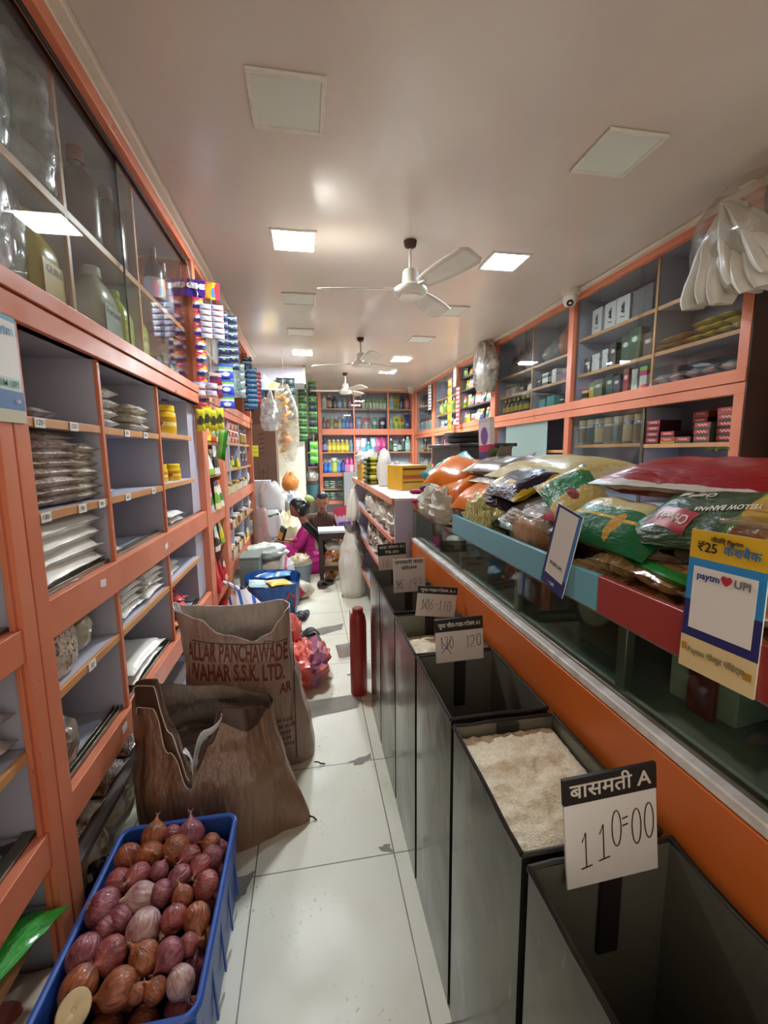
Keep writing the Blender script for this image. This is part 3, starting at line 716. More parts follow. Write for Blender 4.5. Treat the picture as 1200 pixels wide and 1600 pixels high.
for i, (y0, y1) in enumerate(BINS):
    cx, cy = (BX0+BX1)/2, (y0+y1)/2; hx, hy = (BX1-BX0)/2, (y1-y0)/2; h = BH+(.004, .0, .004, .0, .006, .002)[i]
    t = thing('grain_bin', BL[i], 'bin', (cx, cy, 0), (0, 0, R((.8, -.4, .3, -.5, .4, -.2)[i])), 'tin grain bins along the counter')
    g = G(); N = 10
    rg = random.Random(i)
    def wall(p, q, out):
        def fn(u, v):
            x = p[0]+(q[0]-p[0])*u; y = p[1]+(q[1]-p[1])*u
            d = .006*math.sin(math.pi*u)*math.sin(math.pi*v)*(1+nz3(u*2+i*3, v*3, i))*out
            n = Vector((q[1]-p[1], p[0]-q[0])).normalized()
            return (x+n.x*d, y+n.y*d, v*h)
        return fn
    P = [(-hx, -hy), (hx, -hy), (hx, hy), (-hx, hy)]
    for k in range(4): g.grid(wall(P[k], P[(k+1) % 4], .8), N, N)
    e = .004; g2 = G(); Q = [(-hx+e, -hy+e), (hx-e, -hy+e), (hx-e, hy-e), (-hx+e, hy-e)]
    ob('side_walls', g, TIN, t)
    for k in range(4): g2.add([(*Q[k], .01), (*Q[(k+1) % 4], .01), (*Q[(k+1) % 4], h), (*Q[k], h)], [(3, 2, 1, 0)])
    g2.add([(*q, .01) for q in Q], [(0, 1, 2, 3)]); ob('lining', g2, TINI, t, smooth=False)
    r = .0045; loop = [(P[k][0], P[k][1], h) for k in range(4)]; gr = G()
    for k in range(4):
        a, b = Vector(loop[k]), Vector(loop[(k+1) % 4]); pts = [a+(b-a)*f/6+Vector((0, 0, (.003 if i == 0 else .0012)*nz3(f*2.1, k*3+i, 2)*4)) for f in range(7)]
        gr.tube(pts, r, 6)
    ob('rim', gr, RIM, t)
    if i != 1:
        ob('card_holder', G().box((-.005, hy-.012, h-.16), (.028, hy-.006, h+.01)), mt('dark slot bar', '#1d1712', .6), t)
    else: ob('card_holder', G().box((-.02, hy-.012, h-.10), (.03, hy-.006, h-.002)), mt('dark slot bar', '#1d1712', .6), t)
def rice(y0, y1, z, amp, label, seed, tilt=0):
    e = .0075
    def fn(u, v):
        x = BX0+e+(BX1-BX0-2*e)*u; y = y0+e+(y1-y0-2*e)*v
        b = math.sin(math.pi*u)**.6*math.sin(math.pi*v)**.6
        zz = z+amp*b*(.7+.9*nz3(u*2.2+seed, v*3.1, seed))+.012*nz3(u*5, v*7+seed, 1)*b+.005*nz3(u*16, v*20, seed)+tilt*(v-.5)
        return (x, y, zz)
    g = G().grid(fn, 44, 56)
    props(ob('rice', g, RICE), label, 'rice', kind='stuff')
rice(*BINS[1], .722, .028, 'heaped white rice filling the second tin bin to its rim', 3, .018)
rice(*BINS[3], .675, .03, 'white rice lying low in the fourth tin bin', 8)
# price cards standing at the far rim of each bin
BLK = mt('black card band', '#191615', .55, nz=.2, ns=20); CHALK = mt('silver lettering', '#c9c4ba', .5)
CARD = mt('white price card', '#dcdad6', .65, nz=.05, ns=4); CARDG = mt('dusty price card', '#cfc6c0', .7, nz=.08, ns=5)
def card(x0, x1, z0, z1, y, tilt, head, nums, label, hs=.021, band=.036, mat=CARD, dark=True, wdt=.0016):
    w_, h_ = x1-x0, z1-z0
    t = thing('price_card', label, 'sign', ((x0+x1)/2, y, z0), (R(-4), R(tilt), 0), 'price cards on the grain bins')
    ob('board', G().box((-w_/2, 0, 0), (w_/2, .004, h_)), mat, t, bev=.0006)
    if dark: ob('name_band', G().box((-w_/2-.0005, -.0008, h_-band), (w_/2+.0005, .0045, h_+.001)), BLK, t)
    lines = head if isinstance(head, list) else [head]
    for k, s in enumerate(lines):
        text('lettering', s, hs, CHALK if dark else INK, t, (0, -.0014, h_-band/2-(k-(len(lines)-1)/2)*hs*1.25), extrude=.0002, bold=.0004, width=w_*(.88 if len(s) > 5 else .5))
    ob('handwritten_price', writing([(c_, -w_/2+a*w_, b*h_, ww*w_) for c_, a, b, ww in nums[1]], nums[0]*h_, wdt), INK, t, (0, -.0012, 0), (R(90), 0, 0))
    return t
card(.342, .488, .737, .90, 0.480, -3, 'बासमती A', (.33, [('1b', .13, .17, .16), ('1b', .32, .21, .16), ('0', .47, .31, .15), ('=', .60, .36, .09), ('0', .69, .29, .15), ('0', .83, .32, .15)]), 'large white price card reading 110=00 under a black band, at the nearest bin', .030, .037)
card(.346, .490, .747, .874, 1.130, -1.5, 'जुना जीरा-वाडा-कोलम A1', (.28, [('1', .08, .32, .09), ('3', .17, .32, .1), ('0', .27, .32, .11), ('X', .12, .22, .2), ('1', .62, .3, .1), ('2', .70, .3, .13), ('0', .84, .32, .13)]), 'white price card reading 120 with a crossed-out 130, black band on top', .017, .036, CARDG)
card(.366, .516, .752, .862, 1.462, 7, 'जुना-वाडा-कोलम A-1', (.34, [('1', .1, .24, .1), ('0', .2, .24, .12), ('6', .31, .24, .12), ('X', .12, .2, .2), ('.', .47, .26, .08), ('1', .55, .2, .1), ('1', .66, .2, .1), ('0', .76, .2, .14)]), 'tilted white price card reading 110 with a crossed-out price', .015, .026, CARDG)
card(.352, .496, .74, .888, 1.792, -1, ['लचकारी वाडा', 'कोलम'], (.26, [('9', .08, .12, .1), ('5', .19, .12, .1), ('X', .08, .1, .22), ('/', .46, .12, .12), ('9', .6, .14, .13), ('2', .75, .14, .14)]), 'all-white price card with black Hindi lettering and a price of 92', .021, .055, CARDG, False)
card(.338, .484, .755, .888, 2.116, -2, ['वाडा कोलम A1', '78.00'], (.3, [('7', .1, .12, .13), ('6', .25, .12, .13), ('-', .42, .14, .1), ('0', .56, .12, .13)]), 'farthest price card, black upper half and 76 handwritten below', .02, .058, CARDG)

# ---------------------------------------------------------------- payment placards (their square codes are left blank)
def plac(name, label, loc, rot, w_, h_, layers, texts, bend=0):
    t = thing(name, label, 'sign', loc, rot)
    ob('board', G().box((-w_/2, 0, 0), (w_/2, .003, h_)), mt('placard white', '#e6e2d8', .4), t, bev=.0008)
    for k, (nm, a, b, c0, d0, hexc) in enumerate(layers):
        ob(nm, G().box((a*w_-w_/2, -.0004-.0003*k, c0*h_), (b*w_-w_/2, .0, d0*h_)), mt('print '+hexc, hexc, .4), t)
    for s, x, z, sz, hexc in texts:
        text('lettering', s, sz, mt('ink '+hexc, hexc, .5), t, ((x-.5)*w_, -.0028, z*h_), extrude=.0002, bold=.0002)
    return t
plac('payment_placard', 'yellow, blue and cream payment placard with 25 rupee offer, standing on the maroon tray board', (.548, .478, 1.031), (R(-2), R(-1), R(-86)), .106, .206,
     [('yellow_panel', 0, 1, .80, 1, '#e8b92c'), ('blue_panel', 0, 1, .50, .80, '#2f8fd0'), ('navy_panel', 0, 1, .235, .50, '#2b2f6e'), ('cream_panel', 0, 1, 0, .235, '#e6cf9a'), ('code_panel', .09, .91, .30, .745, '#ece9e4'), ('coin', .86, .96, .10, .15, '#b98a3c'), ('coin', .03, .10, .13, .18, '#b98a3c')],
     [('जीतिए Paytm', .5, .945, .0085, '#2b2415'), ('₹25', .26, .885, .019, '#1c1810'), ('कैशबैक', .70, .885, .017, '#2f6fa8'), ('paytm', .31, .685, .0135, '#20438c'), ('♥', .55, .685, .013, '#c02c3c'), ('UPI', .75, .685, .015, '#6b6f72'), ('Paytm गोल्ड पॉइंट्स', .5, .14, .0105, '#8a7a58')])
plac('payment_placard', 'blue and white leaning payment placard on the sky blue tray board', (.546, .888, 1.033), (R(-3), R(13), R(-88)), .088, .195,
     [('navy_panel', 0, 1, 0, 1, '#26356f'), ('blue_edge', .9, 1, .2, .98, '#3b78b8'), ('code_panel', .1, .88, .15, .97, '#dcd9d2')],
     [('BHIM UPI', .5, .31, .011, '#6a6a6a'), ('▸ UPI', .5, .07, .010, '#d8dae6')])
plac('payment_placard', 'blue and white payment placard fixed to the nearest left cabinet post', (XL+.0155, 1.085, 1.425), (0, 0, R(90)), .155, .235,
     [('blue_panel', 0, 1, .82, 1, '#5aa9cf'), ('white_panel', .02, .98, .40, .95, '#e2e6e2'), ('aqua_panel', .02, .98, .30, .42, '#bcd9d6'), ('blue_band', 0, 1, .12, .30, '#2f6ea8'), ('cream_band', 0, 1, 0, .12, '#c9c8ac')],
     [('Paytm', .66, .86, .030, '#3a9ac4'), ('BHIM UPI', .62, .36, .022, '#6b8a88'), ('UPI', .85, .20, .012, '#dfe8ee')])

# ---------------------------------------------------------------- sacks
class Sack:
    def __init__(s, secs, rim, pw=2.8, seed=0, amp=.012):
        s.secs, s.rim, s.pw, s.seed, s.amp = secs, rim, pw, seed, amp
    def sec(s, z):
        S = s.secs
        if z <= S[0][0]: return S[0][1:]
        for a, b in zip(S, S[1:]):
            if z <= b[0]:
                f = (z-a[0])/(b[0]-a[0]); f = f*f*(3-2*f); return tuple(x+(y-x)*f for x, y in zip(a[1:], b[1:]))
        return S[-1][1:]
    def rimz(s, a):
        K = s.rim; a %= 360
        for (p, v), (q, w2) in zip(K, K[1:]):
            if p <= a <= q:
                f = (a-p)/(q-p); f = f*f*(3-2*f); return v+(w2-v)*f
        return K[-1][1]
    ear = 0
    def pt(s, a, z, off=0):
        cx, cy, hx, hy = s.sec(z); c, si = math.cos(R(a)), math.sin(R(a)); e = 2/s.pw
        x = math.copysign(abs(c)**e, c); y = math.copysign(abs(si)**e, si)
        d = 1+s.amp/.2*(nz3(c*1.6+s.seed, si*1.6, z*4)+.6*nz3(c*4, si*4+s.seed, z*3+c*3))
        a2 = (a+180) % 360-180; er = s.ear*math.exp(-((a2+14)/17)**2-(z/.13)**2)
        return (cx+(hx+off)*x*d+er, cy+(hy+off)*y*d-er*.35, z)
    def outer(s, n=96, m=36):
        return G().grid(lambda u, v: s.pt(u*360, v*s.rimz(u*360)), n, m, wrap=True)
    def inner(s, depth, n=96, m=14):
        def fn(u, v):
            a = u*360; zt = s.rimz(a); z0 = min(depth, zt-.05)
            return s.pt(a, z0+(zt-z0)*v, -.006)
        g = G().grid(fn, n, m, wrap=True); g.f = [q[::-1] for q in g.f]
        o = len(g.v); g.v.append((s.sec(depth)[0], s.sec(depth)[1], depth+.03))
        for k in range(n): g.f.append((k, (k+1) % n, o)); g.mi.append(0)
        return g
    def band(s, a0, a1, off, drop, n=40, m=6, lift=0):
        """strip hanging just outside the rim between two angles; drop(a) is its depth"""
        def fn(u, v):
            a = a0+(a1-a0)*u; zt = s.rimz(a)+lift
            z = zt-drop(a)*v
            return s.pt(a, z, off*(1-.2*v)+.004*math.sin(v*3.1))
        return G().grid(fn, n, m)
    def line(s, a0, a1, dz, off, n=40):
        return [s.pt(a0+(a1-a0)*k/n, s.rimz(a0+(a1-a0)*k/n)-dz(a0+(a1-a0)*k/n), off) for k in range(n+1)]
    def front_y(s, x, z):
        cx, cy, hx, hy = s.sec(z); q = min(.985, abs(x-cx)/hx); y = -(1-q**s.pw)**(1/s.pw)
        # angle of this point, for the same wrinkles
        c = math.copysign(q**(s.pw/2), x-cx); si = -abs(y)**(s.pw/2)
        d = 1+s.amp/.2*(nz3(c*1.6+s.seed, si*1.6, z*4)+.6*nz3(c*4, si*4+s.seed, z*3+c*3))
        return cy+hy*y*d
def weave(name, col, col2, rough=.42):
    t = NT(name); n = t.noise(7, detail=6)
    c = t.ramp(n, [(.35, col), (.65, col2)]); t.link(c, t.b.inputs['Base Color'])
    w1 = t.new('ShaderNodeTexWave'); w1.inputs['Scale'].default_value = 60; w1.bands_direction = 'Z'; t.link(t.tex(), w1.inputs[0])
    mp = t.new('ShaderNodeMapping'); mp.inputs['Scale'].default_value = (5, 5, 1.3); mp.inputs['Rotation'].default_value = (0, .5, .3); t.link(t.tex(), mp.inputs[0])
    t.bump(t.math('ADD', t.math('MULTIPLY', w1.outputs['Fac'], .003), t.math('MULTIPLY', t.noise(2.6, mp.outputs[0], 5), 2.2)), .8, .03)
    return t.fin(rough, 0, .3)
BRN = weave('brown woven sack', '#8c6a52', '#7c5c46', .36); BRN2 = weave('printed brown sack', '#a08476', '#917466', .42)
LIN = weave('pale sack lining', '#9a8b80', '#84766c', .55); LIN2 = weave('grey white lining', '#bdb2a8', '#a2968c', .55)
THR = mt('white stitching', '#d8cdbd', .7); PRINT = mt('maroon print', '#6b2a22', .6); PRINTB = mt('black print', '#33251f', .6)

s1 = Sack([(0, -.375, 1.545, .268, .185), (.10, -.378, 1.545, .275, .192), (.22, -.386, 1.545, .262, .185), (.36, -.39, 1.54, .236, .125), (.48, -.395, 1.525, .23, .075), (.62, -.40, 1.52, .228, .05)],
          [(0, .42), (30, .45), (90, .50), (130, .53), (180, .50), (222, .60), (240, .60), (255, .45), (267, .30), (275, .41), (284, .49), (310, .47), (335, .455), (360, .42)], 2.5, 3, .018); s1.ear = .085
t = thing('brown_sack', 'open brown woven sack slumped beside the onion crate, rim folded and stitched in white', 'sack', (-.35, 1.55, 0))
def at0(g, o): g.v = [(x-o[0], y-o[1], z-o[2]) for x, y, z in g.v]; return g
O = (-.35, 1.55, 0)
ob('body', at0(s1.outer(), O), BRN, t, ang=60)
ob('lining', at0(s1.inner(.27), O), LIN, t, ang=60)
ob('folded_rim', at0(s1.band(205, 267, .006, lambda a: .095 if a < 250 else .095-.06*(a-250)/17), O), mt('dark folded hem', '#4a3226', .45, nz=.2, ns=8), t, ang=70)
ob('folded_rim', at0(s1.band(269, 340, .006, lambda a: .06*math.sin(R((a-269)/71*180))+.012), O), mt('dark folded hem', '#4a3226', .45, nz=.2, ns=8), t, ang=70)
for dz in ((lambda a: .016), (lambda a: .088 if a < 250 else .088-.055*(a-250)/17)):
    ob('stitching', at0(G().tube(s1.line(207, 266, dz, .011), .0016, 5), O), THR, t)
g = G()
def lf(u, v):
    a = 285-u*25+100*u*0; p = Vector(s1.pt(a, s1.rimz(a)-.02, -.015)); q = Vector((.02*math.sin(u*9), -.03*v, .05*v*math.sin(u*3.1)+.03*v*nz3(u*4, v, 1)))
    return tuple(p+q)
ob('liner', at0(g.grid(lf, 20, 6), O), mt('white plastic liner', '#d9d9dc', .35, coat=.4), t, solid=.001)
ob('tie', at0(G().tube([(-.05, 1.47, .012), (-.035, 1.455, .02), (-.022, 1.46, .008), (-.012, 1.45, .004)], .003, 5), O), mt('dark twine', '#3a2f28', .9), t)
mk = text_geo('90%', .045, 0); mk.materials.append(PRINTB)
for v in mk.vertices:
    X, Z = -.33+v.co.x, .41+v.co.y; v.co = (X-O[0], 1.69-O[1]+.0, Z)
for v in mk.vertices:
    X = v.co.x+O[0]; cx, cy, hx, hy = s1.sec(v.co.z); q = min(.98, abs(X-cx)/hx); v.co.y = cy+hy*(1-q**2.5)**(1/2.5)-.016-O[1]
ob('printed_mark', mk, PRINTB, t)

s2 = Sack([(0, -.27, 1.885, .262, .14), (.12, -.28, 1.885, .258, .145), (.34, -.30, 1.875, .238, .135), (.48, -.315, 1.86, .222, .115), (.60, -.325, 1.855, .225, .085), (.76, -.34, 1.86, .235, .07)],
          [(0, .69), (40, .70), (90, .68), (140, .70), (180, .735), (215, .715), (245, .685), (265, .615), (281, .575), (296, .60), (320, .65), (345, .685), (360, .69)], 3.0, 9, .010)
O2 = (-.28, 1.87, 0)
t = thing('brown_sack', 'tall brown sack with maroon printed company lettering, standing behind the slumped sack', 'sack', O2)
ob('body', at0(s2.outer(), O2), BRN2, t, ang=60); ob('lining', at0(s2.inner(.45), O2), LIN2, t, ang=60)
ob('hem', at0(G().tube([s2.pt(k*5, s2.rimz(k*5), 0) for k in range(73)], .003, 5), O2), LIN2, t)
def on_front(s, o, txt, size, cx, cz, mat, width, drop=0, shear=0, bold=.0022):
    me = text_geo(txt, size, 0, bold=bold, width=width); me.materials.append(mat)
    for v in me.vertices:
        X, Z = cx+v.co.x, cz+v.co.y+drop*v.co.x; v.co = (X-o[0], s.front_y(X, Z)-.0025-o[1], Z-o[2])
    return me
for txt, size, cx, cz, w_, dr in (('ALLAR PANCHAWADE', .098, -.312, .535, .40, -.10), ('WAHAR S.S.K. LTD.', .098, -.318, .455, .385, -.10), ('AR', .06, -.125, .365, .05, .05)):
    ob('printed_lettering', on_front(s2, O2, txt, size, cx, cz, PRINT, w_, dr), PRINT, t)
for k, (txt, w_) in enumerate((('50 KGS', .06), ('S 30 2024', .085), ('2025', .05), ('20 09', .05), ('19 2025', .075))):
    ob('printed_lettering', on_front(s2, O2, txt, .02, -.135, .225-.028*k, PRINTB, w_, 0, bold=.0003), PRINTB, t)
def on_line(s, o, pts, r=.002):
    return G().tube([(x-o[0], s.front_y(x, z)-.001-o[1], z-o[2]) for x, z in pts], r, 5)
ob('printed_lettering', on_line(s2, O2, [(-.49+.38*k/14, .60-.035*k/14-.012*math.sin(k/14*3.1)) for k in range(15)]), PRINTB, t)
ob('printed_lettering', on_line(s2, O2, [(-.09+.0*k, .585-.55*k/16) for k in range(17)]), PRINTB, t)
ob('printed_mark', on_line(s2, O2, [(-.205, .575), (-.17, .572), (-.17, .542), (-.205, .545), (-.205, .575)], .0018), PRINTB, t)
ob('tie', at0(G().tube([(-.015, 1.75, .012), (.0, 1.738, .018), (.012, 1.742, .006), (.03, 1.74, .004)], .003, 5), O2), mt('dark twine', '#3a2f28', .9), t)
props(ob('plastic_bag', blob(.15, .10, .40, 4, .2), film('yellowish film', '#e6dfc2', .7, milky='#cfc49c')), 'crumpled yellowish clear plastic bag squeezed between the two brown sacks and the shelves', 'bag').location = (-.56, 1.72, 0)

# ---------------------------------------------------------------- onion crate and onions
CRB = mt('blue crate plastic', '#2c55a6', .38, nz=.1, ns=6)
def crate(loc, w_, d_, h_, label):
    t = thing('plastic_crate', label, 'crate', loc); k = .93; e = .006
    a, b = w_/2, d_/2; g = G()
    def ring(s_, z): return [(-a*s_, -b*s_, z), (a*s_, -b*s_, z), (a*s_, b*s_, z), (-a*s_, b*s_, z)]
    v = ring(k, 0)+ring(1, h_)+[(x*(1-e/a), y*(1-e/b), z) for x, y, z in ring(1, h_)]+[(x*(1-e/a), y*(1-e/b), z+e) for x, y, z in ring(k, 0)]
    f = [(3, 2, 1, 0)]
    for i in range(4):
        j = (i+1) % 4; f += [(i, j, 4+j, 4+i), (4+i, 4+j, 8+j, 8+i), (8+i, 8+j, 12+j, 12+i)]
    f.append((12, 13, 14, 15)); g.add(v, f); ob('tub', g, CRB, t, bev=.012, seg=3)
    gr = G(); c = .03; pts = []
    for cx, cy, a0 in ((a-c, b-c, 0), (-a+c, b-c, 90), (-a+c, -b+c, 180), (a-c, -b+c, 270)):
        pts += [(cx+c*math.cos(R(a0+18*q)), cy+c*math.sin(R(a0+18*q)), h_) for q in range(6)]
    pts.append(pts[0]); gr.tube(pts, .008, 8); ob('rim', gr, CRB, t)
    gh = G()
    for x in (-.5, -.25, 0, .25, .5):
        gh.box((a*k-.001+.012, b*2*x*.8-.006, .03), (a*k+.016, b*2*x*.8+.006, h_-.03), M=Matrix.Rotation(R(-2.5), 4, 'Y'))
    ob('rib', gh, CRB, t, bev=.002)
crate((-.408, .995, 0), .315, .485, .262, 'blue plastic crate heaped with onions at the foot of the left cabinet')
crate((-.40, .50, 0), .31, .46, .245, 'second blue plastic crate cut by the lower picture edge, nearest the viewer')
def onion_mat(name, a, b, c2):
    t = NT(name); mp = t.new('ShaderNodeMapping'); mp.inputs['Scale'].default_value = (1, 1, .12); t.link(t.tex(), mp.inputs[0])
    n = t.noise(5, mp.outputs[0], 5); n2 = t.noise(1.6, detail=3)
    cc = t.mix(t.ramp(n2, [(.4, (0, 0, 0, 1)), (.7, (1, 1, 1, 1))]), t.ramp(n, [(.35, a), (.65, b)]), c2)
    t.link(cc, t.b.inputs['Base Color']); t.bump(n, .3, .06); return t.fin(.38, 0, .2)
OM = [onion_mat('purple onion skin', '#85424a', '#a8666c', '#672f37'), onion_mat('copper onion skin', '#8f4a2c', '#b06e44', '#703822'), onion_mat('pale mauve onion skin', '#b08c88', '#cbb5aa', '#92585c'), onion_mat('red onion skin', '#904442', '#ad6058', '#703234')]
OMW = ['purple', 'copper brown', 'pale mauve', 'red']
TUFT = mt('dry onion tuft', '#b59a72', .8, nz=.3, ns=30)
def onion_mesh(k, seed):
    kk = ('onion', k, seed)
    if kk in MESH: return MESH[kk]
    g = G(); rg = random.Random(seed); st = rg.uniform(.85, 1.08)
    prof = [(.05, -.93), (.32, -.90), (.66, -.72), (.92, -.35), (1.0, .0), (.95, .32), (.78, .62), (.5, .85), (.26, 1.0), (.14, 1.16), (.09, 1.32)]
    def fn(u, v):
        f = v*(len(prof)-1); i = min(len(prof)-2, int(f)); q = f-i
        r = prof[i][0]*(1-q)+prof[i+1][0]*q; z = (prof[i][1]*(1-q)+prof[i+1][1]*q)*st
        a = 2*math.pi*u; d = 1+.06*nz3(math.cos(a)*1.5+seed, math.sin(a)*1.5, z)+.012*math.sin(a*9+z*2)
        return (r*d*math.cos(a), r*d*math.sin(a), z)
    g.grid(fn, 22, 18, wrap=True); me = g.mesh('bulb', True, 70); me.materials.append(OM[k])
    gt = G()
    for q in range(5):
        a = q*1.26+seed; gt.tube([(0, 0, 1.2*st), (.06*math.cos(a), .06*math.sin(a), 1.4*st), (.2*math.cos(a), .2*math.sin(a), (1.5+.1*(q % 2))*st)], [.06, .04, .012], 5)
    mt_ = gt.mesh('tuft'); mt_.materials.append(TUFT)
    gr = G()
    for q in range(7):
        a = q*.9+seed; gr.tube([(.06*math.cos(a), .06*math.sin(a), -.9*st), (.2*math.cos(a), .2*math.sin(a), -.99*st)], [.03, .012], 4)
    mr = gr.mesh('roots'); mr.materials.append(TUFT)
    MESH[kk] = (me, mt_, mr); return MESH[kk]
ON = [(-0.473, 1.205, 0.037), (-0.425, 1.206, 0.025), (-0.371, 1.19, 0.04), (-0.307, 1.153, 0.03), (-0.522, 1.147, 0.034), (-0.467, 1.139, 0.04), (-0.397, 1.143, 0.039), (-0.354, 1.119, 0.029), (-0.316, 1.075, 0.029), (-0.295, 1.105, 0.03), (-0.513, 1.07, 0.036), (-0.468, 1.073, 0.032), (-0.42, 1.079, 0.025), (-0.361, 1.053, 0.032), (-0.293, 1.023, 0.035), (-0.524, 1.006, 0.042), (-0.473, 0.976, 0.03), (-0.441, 1.015, 0.038), (-0.397, 1.017, 0.031), (-0.339, 0.993, 0.026), (-0.295, 0.946, 0.032), (-0.345, 0.946, 0.031), (-0.41, 0.943, 0.039), (-0.496, 0.958, 0.026), (-0.522, 0.915, 0.037), (-0.464, 0.902, 0.037), (-0.388, 0.88, 0.033), (-0.333, 0.875, 0.033), (-0.301, 0.897, 0.024), (-0.503, 0.85, 0.036), (-0.42, 0.833, 0.036), (-0.347, 0.82, 0.024), (-0.3, 0.828, 0.029), (-0.381, 0.819, 0.018)]
KIND = [1, 3, 0, 1, 1, 1, 1, 3, 3, 0, 3, 3, 0, 0, 3, 0, 0, 2, 0, 1, 1, 3, 2, 0, 0, 3, 1, 0, 3, 1, 1, 1, 2, 1]
rg = random.Random(5)
order = sorted(range(len(ON)), key=lambda i: ON[i][1]); rowof = {}
for j, i in enumerate(order): rowof[i] = j//5
for r_ in range(7):
    row = sorted([i for i in order if rowof[i] == r_], key=lambda i: ON[i][0])
    for q, i in enumerate(row):
        x, y, r = ON[i]; k = KIND[i]
        z = .248+.016*math.sin(max(0, min(1, (y-.78)/.44))*math.pi)+rg.uniform(-.006, .008)
        size = 'large' if r > .036 else 'small' if r < .028 else 'mid-sized'
        t = thing('onion', '%s %s onion, %s row from the crate front, %s from the left' % (size, OMW[k], ORD[r_], ORD[q]), 'onion', (x, y, z), (R(rg.uniform(40, 140)), R(rg.uniform(-30, 30)), R(rg.uniform(0, 360))), 'onions in the blue crate')
        me = onion_mesh(k, rg.randint(0, 2)); s_ = (r*.98, r*.98, r*1.02)
        for nm, mm in zip(('bulb', 'tuft', 'roots'), me): ob(nm, mm, None, t, scale=s_)
for i in range(24):   # the layer below, seen through the gaps
    x = -.52+(i % 4)*.074+rg.uniform(-.01, .01); y = .80+(i//4)*.076+rg.uniform(-.01, .01); k = rg.choice((0, 1, 3))
    t = thing('onion', 'onion lying in the lower layer of the crate, half hidden by those above', 'onion', (x, y, .196), (R(rg.uniform(60, 120)), 0, R(rg.uniform(0, 360))), 'buried onions in the blue crate')
    ob('bulb', onion_mesh(k, rg.randint(0, 2))[0], None, t, scale=(.037, .037, .037))
pt_ = thing('potato', 'cut pale potato lying at the near end of the onions', 'potato', (-.488, .80, .272), (R(22), R(20), 0))
ob('skin', G().lathe([(.004, -.026), (.016, -.024), (.025, -.015), (.029, -.004), (.029, .0)], 28, sy=1.15), mt('potato skin', '#a58a58', .6, nz=.15, ns=20), pt_)
ob('cut_face', G().lathe([(.029, 0), (.027, .003), (.018, .005), (.006, .004), (.004, .002)], 28, sy=1.15), mt('cut potato face', '#c9b083', .5, nz=.15, ns=30), pt_)
props(ob('plastic_bag', blob(.11, .14, .2, 7, .2), mt('black polythene', '#17191f', .2, coat=.6, bump=.5, bs=14)), 'small black polythene bag wedged between the onion crate and the cabinet', 'bag').location = (-.61, 1.22, 0)
# ---------------------------------------------------------------- goods on the left shelves
SEED = grain('brown seeds in silvery film', [(.1, '#74503f'), (.5, '#a08270'), (.9, '#cbb9ab')], 170)
SEEDL = grain('pale seeds in clear film', [(.1, '#a3957c'), (.5, '#c4b69a'), (.9, '#ddd3bd')], 190)
FLOUR = mt('flour in clear film', '#dedacd', .3, nz=.1, ns=8, bump=.5, bs=16, coat=.6)
CLEAR = grain('white grains in clear film', [(.1, '#cac6b8'), (.5, '#dfdccf'), (.9, '#e9e7de')], 210)
BROWNS = grain('brown spice in clear film', [(.1, '#4d3321'), (.5, '#7a5636'), (.9, '#a07a4c')], 120)
GARL = grain('garlic cloves in clear film', [(.1, '#a89878'), (.5, '#d6c9a8'), (.9, '#e8dec4')], 38, bump=1.0)
GPUL = grain('speckled pulses in a clear bag', [(.1, '#33261d'), (.45, '#b9a78e'), (.9, '#d9cab4')], 120, stretch=(1, 1.6, 1))
YEL = '#e3b90f'
SILV = mt('silver foil', '#c9c9c9', .22, metal=.7, bump=.6, bs=20)
Z90 = R(90)
def stack(n, mat, dims, x, y, z, place, grp, look, dz=None, yaw=Z90, seed=0, jit=.012, cat='packet', **kw):
    rg = random.Random(seed+n)
    for i in range(n):
        packet(look, mat, dims, 'packet', '%s, %s %s' % (look, nth(i, n), place), cat, (x+rg.uniform(-jit, jit)*.6, y+rg.uniform(-jit, jit), z+.0008+i*(dz or dims[2]*.80)), (0, 0, yaw+rg.uniform(-.07, .07)), grp, seed=seed+i % 3, ve=8, be=.4, **kw)
xc = XL-.125
stack(8, SEED, (.29, .21, .038), xc, 1.335, 1.207, 'in the tall stack by the post', 'silvery seed packets', 'silvery packet of brown seeds', .0258)
stack(7, SEEDL, (.13, .21, .039), xc, 1.53, 1.207, 'in the narrower stack beside the seed packets', 'small silvery packets', 'small silvery packet', .0245, seed=4)
stack(4, FLOUR, (.38, .22, .066), xc, 1.385, .985, 'in the stack under the seed packets', 'bags of flour', 'clear bag of white flour', .043, seed=8)
packet('dk', BROWNS, (.22, .2, .04), label='flat dark brown packet lying alone in the top left pigeonhole', loc=(xc, 1.30, 1.4475), rot=(0, 0, Z90), seed=2)
packet('foil', SILV, (.2, .12, .012), label='flat silver foil packet on the track below the flour bags', loc=(XL-.075, 1.29, .981), rot=(0, 0, Z90), seed=5, wr=.3)
stack(4, SEEDL, (.135, .2, .042), xc, 1.745, 1.446, 'in the left stack of the top middle pigeonhole', 'pulse packets, top middle', 'bulging packet of pulses', .036, seed=3)
stack(3, SEEDL, (.17, .2, .045), xc, 2.03, 1.446, 'in the right stack of the top middle pigeonhole', 'pulse packets, top middle right', 'tan packet of pulses', .035, seed=5)
packet('sv', CLEAR, (.12, .18, .028), label='lone small clear packet in the middle pigeonhole', loc=(xc, 1.70, 1.208), rot=(0, 0, Z90), seed=1)
packet('bp', BROWNS, (.12, .18, .045), label='lone brown packet at the bottom of the middle pigeonhole column', loc=(xc, 1.70, .981), rot=(0, 0, Z90), seed=4)
stack(2, CLEAR, (.20, .2, .04), xc, 2.44, .981, 'in the pair at the bottom of the jar column', 'white packets under the jars', 'white clear-wrapped packet', .034, seed=6)
